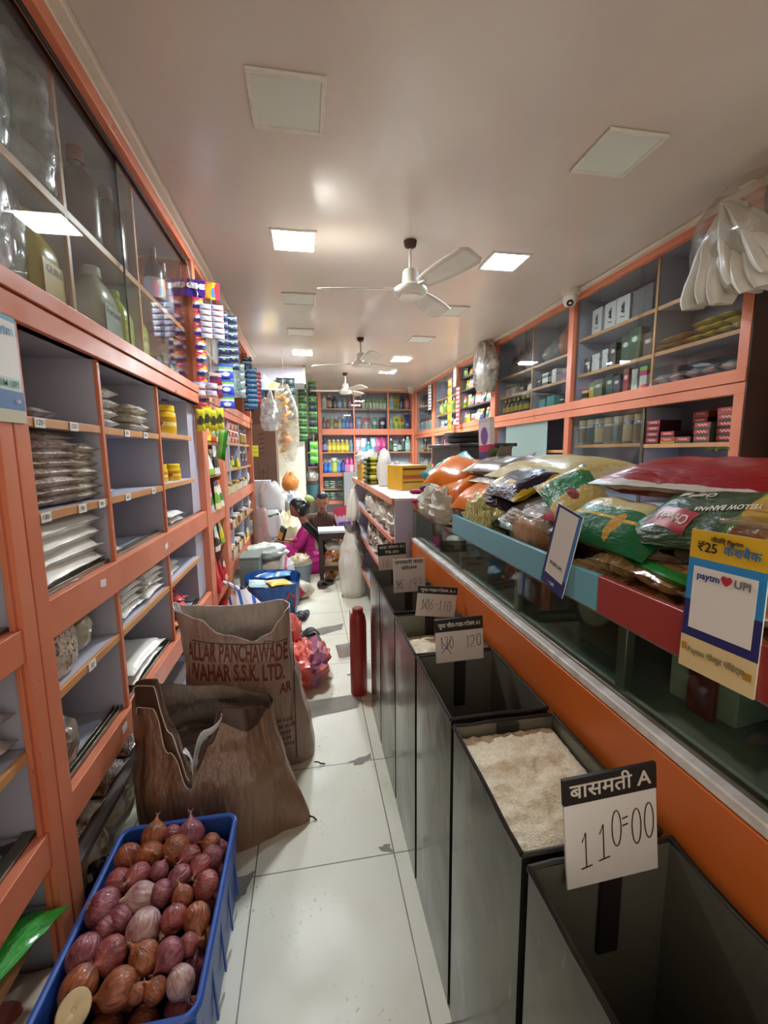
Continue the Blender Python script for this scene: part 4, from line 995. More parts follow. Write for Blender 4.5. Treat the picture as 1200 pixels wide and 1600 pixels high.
def jar(r, h, x, y, z, label):
    t = thing('yellow_jar', label, 'jar', (x, y, z), group='yellow plastic jars')
    ob('body', G().lathe([(r*.86, 0), (r*.97, .015*h), (r, .08*h), (r, .68*h), (r*.95, .75*h), (r*.78, .79*h)], 24), mt('yellow jar plastic', YEL, .3, coat=.3), t)
    ob('label', G().lathe([(r*1.008, .14*h), (r*1.008, .58*h)], 24, bot=False, top=False), prt('jar label', [(0, '#d9a712'), (.3, '#e9d27a'), (.62, '#c88d1c')], 2, [('#b4521c', (0, .5, .2), (2, .5, .25))], crinkle=0), t)
    ob('lid', G().lathe([(r*.9, .775*h), (r*.93, .79*h), (r*.93, .97*h), (r*.86, h)], 24), mt('yellow lid', '#e9c11a', .35), t)
jar(.072, .15, XL-.085, 2.46, 1.4555, 'big yellow plastic jar with a screw lid in the top right pigeonhole')
jar(.045, .09, XL-.10, 2.40, 1.2105, 'small yellow jar, left one of two in the middle right pigeonhole'); jar(.047, .09, XL-.075, 2.535, 1.2105, 'small yellow jar, right one of two in the middle right pigeonhole')
# lower half
b = props(ob('bag_of_pulses', blob(.18, .21, .19, 3, .08, pw=.6), GPUL), 'clear bag of speckled pulses leaning on the left post', 'bag'); b.location = (XL-.095, 1.31, .729); b.rotation_euler = (R(6), R(-6), 0)
b = props(ob('clear_bag', blob(.17, .15, .125, 6, .2), mt('greenish clear bag', '#b8b295', .25, nz=.2, ns=9, bump=.7, bs=16, coat=.8)), 'crumpled greenish clear bag behind the speckled pulses', 'bag'); b.location = (XL-.13, 1.47, .729)
b = props(ob('clear_bag', blob(.13, .13, .15, 9, .2), mt('brownish clear bag', '#8c7f72', .2, nz=.35, ns=7, bump=.8, bs=16, coat=.9)), 'brownish clear bag on the lowest deep shelf by the post', 'bag'); b.location = (XL-.09, 1.29, .447)
for k, yy in enumerate((1.78, 2.02)):
    stack(5, CLEAR, (.22, .2, .042), xc, yy, .729, 'in the %s stack of the lower middle pigeonhole' % ('near', 'far')[k], 'clear packets, lower middle', 'clear packet of white grains', .0275, seed=7+k*3)
stack(2, FLOUR, (.34, .22, .055), xc, 1.86, .447, 'of two in the low middle pigeonhole', 'big white bags, low middle', 'big white crinkled bag', .045, seed=12)
stack(2, CLEAR, (.20, .18, .035), xc, 2.35, .730, 'of two on the short lower shelf', 'clear packets on the short shelf', 'clear packet of flakes', .03, seed=15)
def redmat(i): return prt('red snack film %d' % i, [(0, '#b3151c'), (.3, '#c92022'), (.62, ('#d9a21c', '#c9c3c0', '#2c3a80')[i % 3]), (.72, '#b0161c')], i % 2, wob=.2, rough=.18, coat=.8, crinkle=.8)
rg = random.Random(3)
for i in range(8):
    packet('red%d' % i, redmat(i), (.16, .12, .05), 'snack_packet', 'shiny red snack packet, %s of the heap in the low right pigeonhole' % ('bottom front left', 'bottom middle', 'bottom right', 'middle left', 'middle right', 'upper left', 'upper right', 'very top')[i], 'packet',
           (XL-.08-.05*(i % 2), 2.27+.11*(i % 3)+.05*(i//3), .448+.06*(i//3)), (R(rg.uniform(-20, 30)), R(rg.uniform(-15, 15)), rg.uniform(0, 3)), 'red snack packets', seed=i % 4)
for i in range(4): packet('sp%d' % (i % 2), BROWNS, (.2, .18, .05), label='clear packet of brown spice on the lowest dark shelf, %s from the post' % ORD[i], loc=(XL-.11, 1.31+.19*i, .223), rot=(0, R(4), Z90), group='spice packets on the lowest shelf', seed=i % 2)
for i in range(3):
    b = props(ob('garlic_bag', blob(.2, .2, .17, i+1, .15), GARL), 'clear bag of garlic on the floor under the lowest shelf, %s from the post' % ORD[i], 'bag', 'garlic bags'); b.location = (XL-.105, 1.34+.2*i, .021)
# nearest unit
for i in range(2): packet('bs', BROWNS, (.24, .2, .075), label='brown snack bag in the nearest left unit, %s one' % ('lower', 'upper')[i], loc=(XL-.13, .95, .661+.07*i), rot=(R(5), 0, Z90), group='brown snack bags', seed=i)
packet('rd', mt('dull red pack', '#8a4b3e', .35), (.2, .14, .03), label='flat dull red pack under the front of the brown snack bags', loc=(XL-.05, .78, .661), rot=(0, 0, Z90), seed=3)
for i in range(5): packet('inc', mt('dark incense sleeve', '#2e2622', .4, nz=.3, ns=8), (.26, .045, .02), label='long dark incense packet in the nearest left unit, %s from the front' % ORD[i], loc=(XL-.075-.04*i, .92, .434), rot=(R(8), 0, Z90), group='dark incense packets', seed=i % 3)
GRN = prt('green film', [(0, '#1d7a1f'), (.4, '#2f9a2a'), (.8, '#257f22')], 0, wob=.3, rough=.2, coat=.8, crinkle=.9)
packet('grn', GRN, (.34, .17, .06), label='glossy green packet drooping over the lowest shelf of the nearest unit', loc=(XL-.06, .90, .236), rot=(R(-6), R(16), R(84)), seed=6, wr=.25)
packet('leaf', prt('leaf patterned film', [(0, '#c9b8a4'), (.5, '#b89f90'), (.8, '#7a3a34')], 1, [('#4d4a3a', (0, .3, .12), (1, .4, .2)), ('#a05a4e', (0, .6, .1), (1, .5, .2))], rough=.3), (.3, .2, .07), label='pale leaf-patterned packet at the foot of the nearest left unit', loc=(XL-.06, .92, .032), rot=(0, 0, Z90), seed=2)
# ---- the narrow unit and the far unit
PAL = ['#2f7a34', '#d8c21c', '#c92a2a', '#d9d7cf', '#e07d22', '#27408c', '#7fae3a', '#b9c7cc', '#c43a6c', '#46352c', '#e8d9a4', '#1d6a70']
def snack(i, j, k=0):
    a, b, c_ = PAL[i % 12], PAL[j % 12], PAL[(i+j*3+1) % 12]
    return prt('snack film %d %d %d' % (i % 12, j % 12, k), [(0, a), (.22, b), (.6, a), (.82, c_)], 2 if k == 0 else k-1, [('#e9e6df', (0, .5, .28), (2, .62, .12))], wob=.1, rough=.25, coat=.6)
rg = random.Random(11)
def row_pouches(side, face, a0, a1, z, n, dep, hts, pals, place, what='snack packet', wid=None, grp=None, thick=.045, cat='packet', dj=.02):
    for i in range(n):
        a = a0+(a1-a0)*(i+.5)/n; w_ = wid or min(.17, (a1-a0)/n*.98); h_ = rg.uniform(*hts)
        pl = pals[i % len(pals)]; m_ = snack(*pl) if isinstance(pl, tuple) else pl
        loc, rz = ((face-dep+rg.uniform(-dj, dj), a, z), Z90) if side == 'L' else ((face+dep+rg.uniform(-dj, dj), a, z), -Z90) if side == 'R' else ((a, face+dep+rg.uniform(-dj, dj), z), 0)
        pouch(round(w_, 3), round(h_, 2), thick, m_, loc, '%s, %s along %s' % (what, nth(i, n, 'first', 'last'), place), rz+rg.uniform(-.15, .15), grp or what+'s '+place, i % 3, R(rg.uniform(-9, 2))*(1 if side != 'L' else 1), 'packet', cat)
row_pouches('L', XL, 3.07, 3.53, 1.4405, 3, .01, (.13, .17), [(1, 4), (2, 1), (1, 0)], 'the top shelf of the narrow unit', 'yellow and red packet')
row_pouches('L', XL, 3.07, 3.53, 1.2105, 3, .01, (.18, .2), [(6, 3), (3, 9), (0, 3)], 'the second shelf of the narrow unit', 'green and white packet')
row_pouches('L', XL, 3.07, 3.53, .956, 3, .01, (.18, .22), [(7, 0), (10, 6), (3, 0)], 'the third shelf of the narrow unit', 'pale green packet')
row_pouches('L', XL, 3.07, 3.53, .681, 3, .01, (.14, .16), [(3, 9), (9, 3), (6, 1)], 'the fourth shelf of the narrow unit', 'white and black packet')
row_pouches('L', XL, 3.07, 3.53, .376, 4, .01, (.17, .25), [redmat(0), redmat(1), redmat(2), (10, 2)], 'the fifth shelf of the narrow unit', 'shiny red packet')
row_pouches('L', XL, 3.07, 3.53, .001, 4, .01, (.18, .27), [redmat(1), redmat(2), redmat(0), redmat(1)], 'the floor of the narrow unit', 'red packet')
def row_jars(side, face, a0, a1, z, n, dep, r, h, cols, place, what, kind='jar', rows=1, cat='jar', name='jar'):
    for k in range(rows):
        for i in range(n):
            a = a0+(a1-a0)*(i+.5)/n; b_, c_, l_ = cols[(i+k) % len(cols)]
            loc = (face-dep, a, z+k*h) if side == 'L' else (face+dep, a, z+k*h) if side == 'R' else (a, face+dep, z+k*h)
            bottle(kind, h*.99, r, b_, c_, l_, loc, '%s, %s along %s%s' % (what, nth(i, n, 'first', 'last'), place, '' if rows == 1 else ', %s layer' % nth(k, rows)), cat, what+'s '+place, rg.uniform(-.4, .4), name)
row_jars('L', XL, 3.97, 4.5, 1.4555, 6, .04, .04, .058, [('#9c4a33', '#c98a70', '#d9a48c'), ('#b05c40', '#d0a08a', '#8a3a28')], 'the top shelf of the far left unit', 'small reddish jar', rows=3)
row_jars('L', XL, 4.55, 4.98, 1.4555, 4, .04, .05, .14, [('#3a2b22', '#6a5a3a', '#8a6c34'), ('#4a3a2a', '#2a2420', '#a08a50')], 'the top right of the far left unit', 'dark jar')
row_pouches('L', XL, 3.97, 4.5, 1.2255, 4, .035, (.10, .14), [(1, 0), (1, 6), (0, 1), (1, 1)], 'the second shelf of the far left unit', 'yellow packet')
row_jars('L', XL, 4.56, 4.98, 1.2255, 4, .04, .045, .075, [('#201a1c', '#3a3436', '#6a6468'), ('#2a2226', '#c9c3c0', '#2c2c3a')], 'the second shelf by the dark corner', 'small black tin', rows=2, cat='tin', name='tin')
row_jars('L', XL, 3.75, 4.9, 1.006, 9, .04, .05, .10, [('#c9bda8', '#8a5a48', '#d0c39a'), ('#4a8a4c', '#d0b41c', '#d9cf90'), ('#b9a69c', '#3a3648', '#d6d2cc')], 'the waist-high shelf of the far left unit', 'squat mixed jar')
row_jars('L', XL, 3.75, 4.9, .7005, 8, .04, .05, .10, [('#b98a80', '#d8cfc8', '#8a3a34'), ('#c9bfae', '#463a34', '#d6c39a'), ('#7a8a4a', '#d8d4cc', '#b09a50')], 'the lower shelf of the far left unit', 'pinkish jar')
row_jars('L', XL, 3.75, 4.5, .436, 7, .04, .048, .13, [('#2a2a38', '#c9c3bd', '#8a6a5a'), ('#c9742c', '#d8b48c', '#e0d9c8'), ('#5a6a2c', '#2c2a30', '#d0c48a')], 'the lowest shelf of the far left unit', 'dark-lidded jar')
row_pouches('L', XL, 4.56, 5.3, .436, 4, .035, (.12, .18), [(1, 3), (3, 1), (1, 10), (3, 7)], 'the lowest shelf by the end post', 'yellow and white packet')
for i, (y, z, s) in enumerate(((5.15, .701, .16), (5.15, 1.006, .13))):
    b = props(ob('white_bag', blob(.14, .2, s, 20+i, .2, knot=.5), mt('white polythene', '#dcdcd8', .3, coat=.5, bump=.7, bs=18)), 'knotted white polythene bag on the %s shelf by the end post' % ('lower', 'waist-high')[i], 'bag'); b.location = (XL-.08, y, z)

# ---------------------------------------------------------------- overhead left cabinet: oil jugs and wrapped bottles
def jug(x, y, z, w_, d_, h_, body, label, txt=None, tc='#5a3a1c', cap='#c9b21c', film_=False, lab=None):
    t = thing('oil_jug', label, 'jug', (x, y, z))
    def fn(u, v):
        a = 2*math.pi*u; e = 2/3.2
        c_, s_ = math.copysign(abs(math.cos(a))**e, math.cos(a)), math.copysign(abs(math.sin(a))**e, math.sin(a))
        k = 1 if v < .62 else 1-.78*((v-.62)/.38)**1.7
        if v < .06: k = .93+.07*v/.06
        k *= 1+.012*math.sin(v*34) if v < .6 else 1
        return (c_*d_/2*k, s_*w_/2*k, v*h_*.9)
    bm = mt('jug '+body, body, .25, coat=.6, nz=.1, ns=5)
    ob('body', G().grid(fn, 32, 24, wrap=True), bm, t)
    ob('cap', G().lathe([(w_*.16, h_*.87), (w_*.17, h_*.88), (w_*.16, h_*.985), (w_*.13, h_)], 18), mt('cap '+cap, cap, .35), t)
    ob('handle', G().tube([(0, w_*.12, h_*.86), (0, w_*.30, h_*.86), (0, w_*.42, h_*.74), (0, w_*.45, h_*.62)], w_*.055, 8), bm, t)
    if lab: ob('label', G().box((d_*.5-.001, -w_*.36, h_*.12), (d_*.5+.0015, w_*.36, h_*.5)), mt('jug label '+lab, lab, .4), t)
    if txt: text('lettering', txt, w_*.2, mt('ink '+tc, tc, .5), t, (d_*.5+.003, 0, h_*.42), (R(90), 0, Z90), extrude=.0003)
    return t
ZT = 1.766
jug(XL-.125, 1.53-.02, ZT, .15, .13, .29, '#c3b23c', 'yellow oil jug lettered GUINI behind the glass on the near left', 'GUINI', lab='#c9a83a')
jug(XL-.12, 1.90, ZT, .19, .13, .29, '#b9c0a8', 'milky white oil jug with a round crest, right of the first divider', 'Fortune', '#4f5f52', '#d8d8d0', lab='#a9b8b0')
jug(XL-.12, 2.09, ZT, .13, .12, .27, '#b5c24a', 'lime green oil jug, left one of a pair', None, cap='#9ab02a'); jug(XL-.12, 2.27, ZT, .14, .12, .27, '#b3be3c', 'lime green oil jug, right one of a pair behind the pane edge', 'GE', '#7a7a2a', cap='#9ab02a')
WRAP = film('wrapping film', '#e4e8e8', .45, .12, '#c6ccd0')
def wrapped(x, y, z, w_, h_, body, label, cap='#c8c8c8'):
    t = thing('wrapped_bottle', label, 'bottle', (x, y, z))
    ob('body', G().lathe([(w_*.42, 0), (w_*.46, .02), (w_*.46, h_*.55), (w_*.36, h_*.75), (w_*.15, h_*.87), (w_*.15, h_*.95)], 20, sy=1), mt('bottle '+body, body, .2, coat=.7, nz=.2, ns=6), t)
    ob('cap', G().lathe([(w_*.17, h_*.93), (w_*.17, h_*.99), (w_*.15, h_)], 16), mt('cap '+cap, cap, .4), t)
    ob('wrapper', blob(w_*1.15, w_*1.15, h_*1.02, len(LAB), .1, pw=.45), WRAP, t)
wrapped(XL-.12, 1.19, ZT, .22, .30, '#a9bccb', 'bluish plastic-wrapped bottle at the glass edge, lower row', '#8fa6c0')
wrapped(XL-.13, 1.35, ZT, .14, .26, '#b9c0b4', 'silvery plastic-wrapped bottle next to the yellow jug')
wrapped(XL-.12, 1.31, 2.106, .16, .34, '#c3ccd0', 'tall pale bottle on the upper shelf, cut by the left picture edge', '#4a7ab0')
wrapped(XL-.12, 1.53-.02, 2.106, .17, .35, '#b9b3a8', 'big clear plastic-wrapped bottle on the upper shelf before the first divider')
bottle('slim', .33, .062, '#3c3136', '#8c3030', '#4a3d40', (XL-.12, 1.86, 2.106), 'dark syrup bottle with a red cap on the upper shelf, left of two', 'bottle'); bottle('slim', .33, .06, '#413840', '#6a5a5e', '#5a5058', (XL-.12, 2.10, 2.106), 'dark bottle on the upper shelf behind the pane edge', 'bottle')
bottle('slim', .31, .05, '#33262c', '#3a2a30', '#c3ccd8', (XL-.10, 2.58, 2.106), 'slim dark bottle with a pale label on the upper right shelf', 'bottle'); bottle('slim', .30, .045, '#5a545c', '#7a5a50', '#8a8a98', (XL-.10, 2.74, 2.106), 'slim grey bottle beside the pale-labelled one', 'bottle')
for i in range(5): carton((.09, .075, .075+.02*(i % 2)), snack(5, 1, i % 3), (XL-.10, 2.42+.1*i, ZT), 'little blue and yellow carton on the lower right overhead shelf, %s from the divider' % ORD[i], group='little cartons overhead')
for i in range(3): packet('dkb%d' % i, prt('dark chocolate film %d' % i, [(0, '#3a2028'), (.5, '#5a3440'), (.8, '#2c1c3a')], 1, rough=.2, coat=.8), (.28, .15, .06), label='dark glossy pack standing at the far end of the overhead cabinet, %s' % ORD[i], loc=(XL-.09, 2.72+.03*i, ZT+.02 if i < 2 else 2.12), rot=(0, R(-86), R(8*i)), group='dark packs overhead', seed=i)
for i in range(5): carton((.12, .2, .16+.04*(i % 3)), mt('pale carton %d' % (i % 3), ('#a9b6b8', '#7f8f98', '#b9b4a4')[i % 3], .5), (XL-.16, 3.2+.38*i+.12, ZT if i % 2 else 2.106), 'pale carton behind the far overhead glass, %s along' % ORD[i], group='cartons behind the far overhead glass')

# ---------------------------------------------------------------- goods in the right cabinet
DC = mt('carton print figure', '#37333a', .6)
for i, y in enumerate((3.20, 3.05, 2.92)):
    t = thing('figure_box', 'white carton with a dark printed figure, top right shelf, %s from the dome' % ORD[i], 'box', (XR+.14, y, 2.256), (0, 0, R(4*i-3)), 'white cartons with dark figures')
    ob('carton', G().box((-.06, -.06, 0), (.06, .06, .19)), mt('white carton', '#cfc9c3', .5), t, bev=.002)
    g = G()
    for q in range(14):
        a = q*.9; stroke(g, [(.0+.012*math.cos(a), .07+.05*q/14), (.014*math.sin(a*1.7), .065+.055*q/14+.02)], .010)
    stroke(g, arc(.004, .135, .007, .01), .008); stroke(g, [(-.02, .05), (.02, .045)], .006)
    ob('printed_figure', g, DC, t, (-.0605, 0, 0), (R(90), 0, -Z90))
carton((.2, .18, .18), mt('dull grey carton', '#6d6468', .6), (XR+.17, 2.72, 2.256), 'big dull carton right of the white figure cartons')
carton((.12, .16, .13), mt('dull grey carton 2', '#8a888c', .6), (XR+.15, 2.15, 2.256), 'grey carton on the top right shelf behind the hanging white bags')
def boxes(a0, a1, z, specs, place, what='box', dep=.10, grp=None):
    n = len(specs)
    for i, (w_, h_, ma) in enumerate(specs):
        a = a1-(a1-a0)*(i+.5)/n
        carton((.08, w_, h_), ma if not isinstance(ma, tuple) else snack(*ma), (XR+dep+rg.uniform(-.01, .02), a, z), '%s, %s along %s' % (what, nth(i, n, 'first', 'last'), place), (0, 0, rg.uniform(-.08, .08)), grp or 'boxes on '+place)
def bx(name, a, b, c_): return prt('box '+name, [(0, a), (.55, b), (.75, c_)], 2, [('#d9d2c4', (1, .5, .3), (2, .65, .09))], rough=.4, coat=.1, crinkle=0)
BG, BR, BY, BW, BD = bx('green', '#23452c', '#3a6a40', '#25382c'), bx('red', '#a8252c', '#b33a36', '#7c1c22'), bx('yellow', '#c9a82a', '#d8bf4a', '#7a8a3a'), bx('white', '#c4c2bd', '#a8a6a4', '#c9c4bd'), bx('dark', '#2c2a2c', '#4a4446', '#302c30')
boxes(2.60, 3.34, 1.973, [(.07, .12, BD), (.09, .13, BW), (.06, .14, BW), (.06, .16, BD), (.075, .19, BG), (.085, .21, BG), (.075, .15, bx('brown', '#6a4a34', '#8a6a4a', '#5a3a2c'))], 'the middle shelf of the near right bay', 'tall grocery box')
boxes(2.60, 3.34, 1.757, [(.07, .10, (10, 9)), (.07, .13, BY), (.1, .14, bx('olive', '#6a6a4a', '#8a8a62', '#4a4a38')), (.07, .16, BG), (.07, .14, BD), (.05, .17, BR), (.05, .15, BW), (.06, .15, (8, 3))], 'the lowest upper shelf of the near right bay', 'small grocery box')
YP = mt('yellow wrapped sticks', '#c3ac3a', .35, nz=.2, ns=12, bump=.6, bs=16, coat=.5); TP = mt('tan wrapped biscuits', '#b98a50', .35, nz=.25, ns=10, bump=.5, bs=16, coat=.5)
for i in range(9): packet('yp%d' % (i % 3), YP, (.22, .085, .042), label='yellow wrapped packet, %s of the yellow heap near the end post' % ('bottom row first', 'bottom row second', 'bottom row third', 'bottom row fourth', 'second row first', 'second row second', 'second row third', 'top row left', 'top row right')[i], loc=(XR+.13, 1.99+.085*(i if i < 4 else i-4+.5 if i < 7 else i-7+1), 1.973+(0 if i < 4 else .038 if i < 7 else .075)), rot=(0, 0, rg.uniform(-.2, .2)), group='yellow packets in the right cabinet', seed=i % 3)
for i in range(6): packet('tp%d' % (i % 3), TP, (.2, .1, .042), label='tan wrapped packet, %s in the tan heap by the tan divider' % ('bottom left', 'bottom middle', 'bottom right', 'second layer left', 'second layer right', 'topmost')[i], loc=(XR+.13, 2.50-.1*(i % 3)-.05*(i//3), 1.973+.04*(i//3)+(.03 if i == 5 else 0)), rot=(0, 0, rg.uniform(-.3, .3)), group='tan packets in the right cabinet', seed=i % 3)
for i in range(5): packet('sv%d' % (i % 2), SILV, (.2, .11, .07), label='silvery bag on the lowest upper shelf near the end post, %s from the divider' % ORD[i], loc=(XR+.12, 2.48-.115*i, 1.757), rot=(0, 0, rg.uniform(-.3, .3)), group='silvery bags in the right cabinet', seed=i % 2, wr=.2)
# flat red, green and yellow boxes
def flat(y, z0, cols, place, x=XR+.10, w_=.105):
    for k, cc in enumerate(cols):
        t = thing('flat_box', 'flat %s box, %s of %s' % ({'r': 'red and dark', 'g': 'red and green', 'y': 'red and yellow', 'o': 'orange'}[cc], nth(k, len(cols)), place), 'box', (x, y, z0+k*.0375), (0, 0, rg.uniform(-.04, .04)), 'flat boxes right of the frosted pane')
        ob('carton', G().box((-.08, -w_/2, 0), (.08, w_/2, .037)), mt('flat box %s' % cc, {'r': '#3a1c20', 'g': '#2c4a2c', 'y': '#b8922c', 'o': '#a8442c'}[cc], .45), t, bev=.001)
        ob('printed_band', G().box((-.0808, -w_/2+.004, .012), (-.08, w_/2-.004, .034)), mt('flat box band', '#b3303c', .45), t)
        g = G(); stroke(g, [(-.03+.006*q, .006*math.sin(q*1.9)) for q in range(11)], .005); ob('script', g, mt('pale print', '#d8b8a4', .5), t, (-.0812, 0, .023), (R(90), 0, -Z90))
flat(2.49, 1.391, 'rrrr', 'the dark-sided stack beside the grey upright'); flat(2.37, 1.391, 'yr', 'the second stack'); flat(2.255, 1.391, 'g', 'the single box row'); flat(2.13, 1.391, 'ggg', 'the tidy green-sided stack'); flat(2.02, 1.391, 'rgrgo', 'the tall stack by the end post', x=XR+.13); flat(2.27, 1.391, 'rrrro', 'the rear stack', x=XR+.225)
row_jars('R', XR, 2.62, 3.34, 1.401, 7, .09, .048, .20, [('#8a8c88', '#c9b08a', '#6a5a48'), ('#5c6a78', '#c9c3bd', '#a08a6a'), ('#8a6a52', '#d8cfc0', '#4a5a5c')], 'the jar shelf behind the lower pane', 'jar of mixed goods')
# second bay
BAGO = mt('orange brown bag', '#a5644a', .35, nz=.2, ns=7, bump=.8, bs=12, coat=.4); BAGG = mt('greyish bag', '#8f9496', .3, nz=.2, ns=7, bump=.8, bs=12, coat=.6)
for i, (y, s, ma, lb) in enumerate(((3.62, .25, BAGO, 'orange-brown bag tied at the top, second bay'), (3.88, .16, BAGG, 'greyish tied bag beside the orange-brown one'), (4.25, .17, BAGG, 'blue-grey bag behind the tan upright, second bay'), (4.55, .2, mt('dark bag', '#3c3430', .5, nz=.3), 'dark bag at the far end of the second bay'))):
    b = props(ob('tied_bag', blob(.22, .24, s, 30+i, .15, knot=.8), ma), lb, 'bag'); b.location = (XR+.15, y, 2.186)
row_jars('R', XR, 4.2, 4.8, 1.757, 6, .08, .036, .17, [('#2c2a20', '#b8a02c', '#b09a2c')], 'the lowest upper shelf of the second bay', 'black and yellow bottle', 'slim', cat='bottle', name='bottle')
boxes(3.5, 4.05, 1.757, [(.12, .09, mt('teal wrap', '#5a9c98', .3, bump=.6, bs=14, coat=.5)), (.12, .10, mt('teal wrap', '#5a9c98', .3)), (.1, .07, BD)], 'the lowest shelf of the second bay', 'teal wrapped block')
boxes(3.5, 4.75, 1.971, [(.08, .12, (8, 7)), (.09, .07, BW), (.1, .06, BD), (.08, .06, BW), (.08, .09, BD), (.1, .11, (9, 3)), (.08, .12, BW), (.08, .1, (8, 9))], 'the middle shelf of the second bay', 'small carton')
# third bay: open dark shelves of bright little packs
for zi, (z, hh) in enumerate(((1.756, (.11, .17)), (1.976, (.13, .19)), (2.221, (.10, .16)), (2.401, (.09, .13)))):
    row_pouches('R', XR, 5.0, 6.12, z, 9, .09, hh, [((zi*5+q*7) % 12, (q*5+2) % 12) for q in range(9)], 'shelf %s of the open bright bay' % ('one', 'two', 'three', 'four')[zi], 'bright little pack', thick=.05)
# fourth and fifth bays, and everything under the rail
row_pouches('R', XR, 6.3, 7.3, 1.757, 5, .10, (.13, .18), [(3, 5), (7, 3), (3, 2), (7, 5), (3, 7)], 'the lowest shelf of the fourth bay', 'white and blue pack')
row_jars('R', XR, 6.3, 7.3, 1.981, 5, .1, .05, .22, [('#a9b82a', '#5a8a3a', '#d8d48a'), ('#c9c83a', '#e0dcc0', '#8aa83a')], 'the middle shelf of the fourth bay', 'lime green bottle', 'det', cat='bottle', name='bottle')
row_jars('R', XR, 7.6, 8.5, 1.757, 4, .1, .07, .24, [('#d3d6da', '#3a4048', '#9aa4ac')], 'the lowest shelf of the corner bay', 'white canister', 'jar', cat='canister', name='canister')
row_jars('R', XR, 7.6, 8.5, 2.231, 6, .1, .045, .22, [('#2a2226', '#a8242c', '#4a4448'), ('#30282c', '#222222', '#5a5458')], 'the top shelf of the corner bay', 'dark red-capped bottle', 'slim', cat='bottle', name='bottle')
for a0, a1, nm in ((5.0, 6.12, 'third'), (6.25, 7.35, 'fourth'), (7.52, 8.6, 'corner')):
    row_pouches('R', XR, a0, a1, 1.3605, 6, .09, (.14, .22), [((q*5+len(nm)) % 12, (q*3+1) % 12) for q in range(6)], 'the upper shelf below the rail, %s bay' % nm, 'coloured pack')
    row_pouches('R', XR, a0, a1, 1.0005, 6, .09, (.18, .26), [((q*7+len(nm)) % 12, (q*5+3) % 12) for q in range(6)], 'the lower shelf below the rail, %s bay' % nm, 'coloured pack')

# ---------------------------------------------------------------- goods on the back shelves
def brow(a0, a1, z, specs, place, what, grp):
    n = len(specs)
    for i, s in enumerate(specs):
        a = a0+(a1-a0)*(i+.5)/n; lb = '%s, %s from the left on %s' % (s[0], ORD[i], place)
        if s[1] == 'p':
            _, _, w_, h_, ma = s; pouch(w_, h_, .07, ma, (a, YB+.11, z), lb, rg.uniform(-.1, .1), grp, i % 3, R(-3))
        else:
            _, kd, h_, r, b_, c_, l_ = s; bottle(kd, h_, r, b_, c_, l_, (a, YB+.10, z), lb, 'bottle', grp, rg.uniform(-.1, .1))
def pm(name, a, b, c_, blobc='#e6e3e0', cz=.5, r=.26): return prt('refill '+name, [(0, a), (.35, b), (.8, c_)], 2, [(blobc, (0, .5, r), (2, cz, r*.55))], wob=.12, rough=.25, coat=.5)
brow(.30, .92, 2.233, [('white handled bottle', 'det', .25, .055, '#d8d6d2', '#c9c3c0', '#b9b4c0'), ('red bottle with white cap', 'det', .27, .06, '#8c2c30', '#dad6d0', '#b08a84'), ('black bottle', 'det', .24, .055, '#24222a', '#2a2830', '#55525c'), ('sky blue spray can', 'slim', .26, .045, '#4a86c4', '#3a6aa4', '#86aedc'), ('grey bottle', 'slim', .25, .035, '#8a8484', '#5a5658', '#a8a2a0'), ('pinkish bottle', 'slim', .26, .042, '#a05a64', '#6a8ab0', '#c49aa0')], 'the top left back shelf', 'bottle', 'bottles, back shelf top left')
brow(.96, 1.61, 2.233, [('red bottle with white cap', 'slim', .27, .042, '#8a3038', '#d6d2cc', '#a85a5c'), ('dull red bottle', 'slim', .26, .035, '#7a3840', '#c9c3bd', '#8a5058')]+[('green bottle with a dark trigger', 'toilet', .25-.005*q, .034, '#8ab06a', '#2a3440', '#d6e0c8') for q in range(7)], 'the top middle back shelf', 'bottle', 'bottles, back shelf top middle')
brow(1.66, 2.10, 2.233, [('white handled detergent bottle', 'det', .28, .058, '#d3d9d6', '#c9cfcc', '#8ab0c4'), ('green and yellow refill pouch', 'p', .15, .25, pm('lime', '#6a9a30', '#c4c030', '#a8a02c', '#c4582c')), ('navy bottle', 'det', .27, .055, '#26304c', '#222a40', '#4a5a80'), ('orange-red bottle', 'det', .27, .06, '#b8402c', '#a03424', '#c8604c')], 'the top right back shelf', 'bottle', 'bottles, back shelf top right')
brow(.30, .92, 1.831, [('dark red bottle', 'slim', .23, .035, '#7a2a34', '#3a2c34', '#b08088'), ('red bottle with white cap', 'slim', .24, .035, '#a03038', '#dcd8d2', '#c48a8c'), ('cream bottle with white cap', 'slim', .25, .042, '#c9b478', '#dedad4', '#6a9a4c'), ('brown bottle with white cap', 'slim', .24, .04, '#8a4a34', '#dcd8d0', '#c8a070'), ('cream and blue bottle', 'slim', .24, .04, '#b9b098', '#4a4a58', '#d0c48a'), ('bright blue bottle with white cap', 'slim', .25, .04, '#3a7ac4', '#dedede', '#5a9ad8'), ('blue bottle', 'slim', .24, .04, '#3470c0', '#223a6a', '#5a94d8'), ('violet bottle', 'slim', .24, .045, '#8a4aa8', '#7a3c98', '#b07ac4')], 'the second left back shelf', 'bottle', 'bottles, back shelf second left')
brow(.96, 1.61, 1.831, [('silvery blue refill pouch', 'p', .13, .25, pm('silver', '#8c94b8', '#a8aec8', '#7a80a4', '#c8ccd8')), ('pink and white refill pouch', 'p', .20, .23, pm('pink', '#c4b4b8', '#c88a98', '#c46a7c')), ('green and white refill pouch', 'p', .13, .24, pm('teal', '#4a9a80', '#8ab8a8', '#6aa494')), ('dark pouch with white round', 'p', .16, .24, pm('dark', '#2a1c30', '#3a2840', '#6a3050', '#dcdadc'))], 'the second middle back shelf', 'pouch', 'pouches, back shelf second middle')
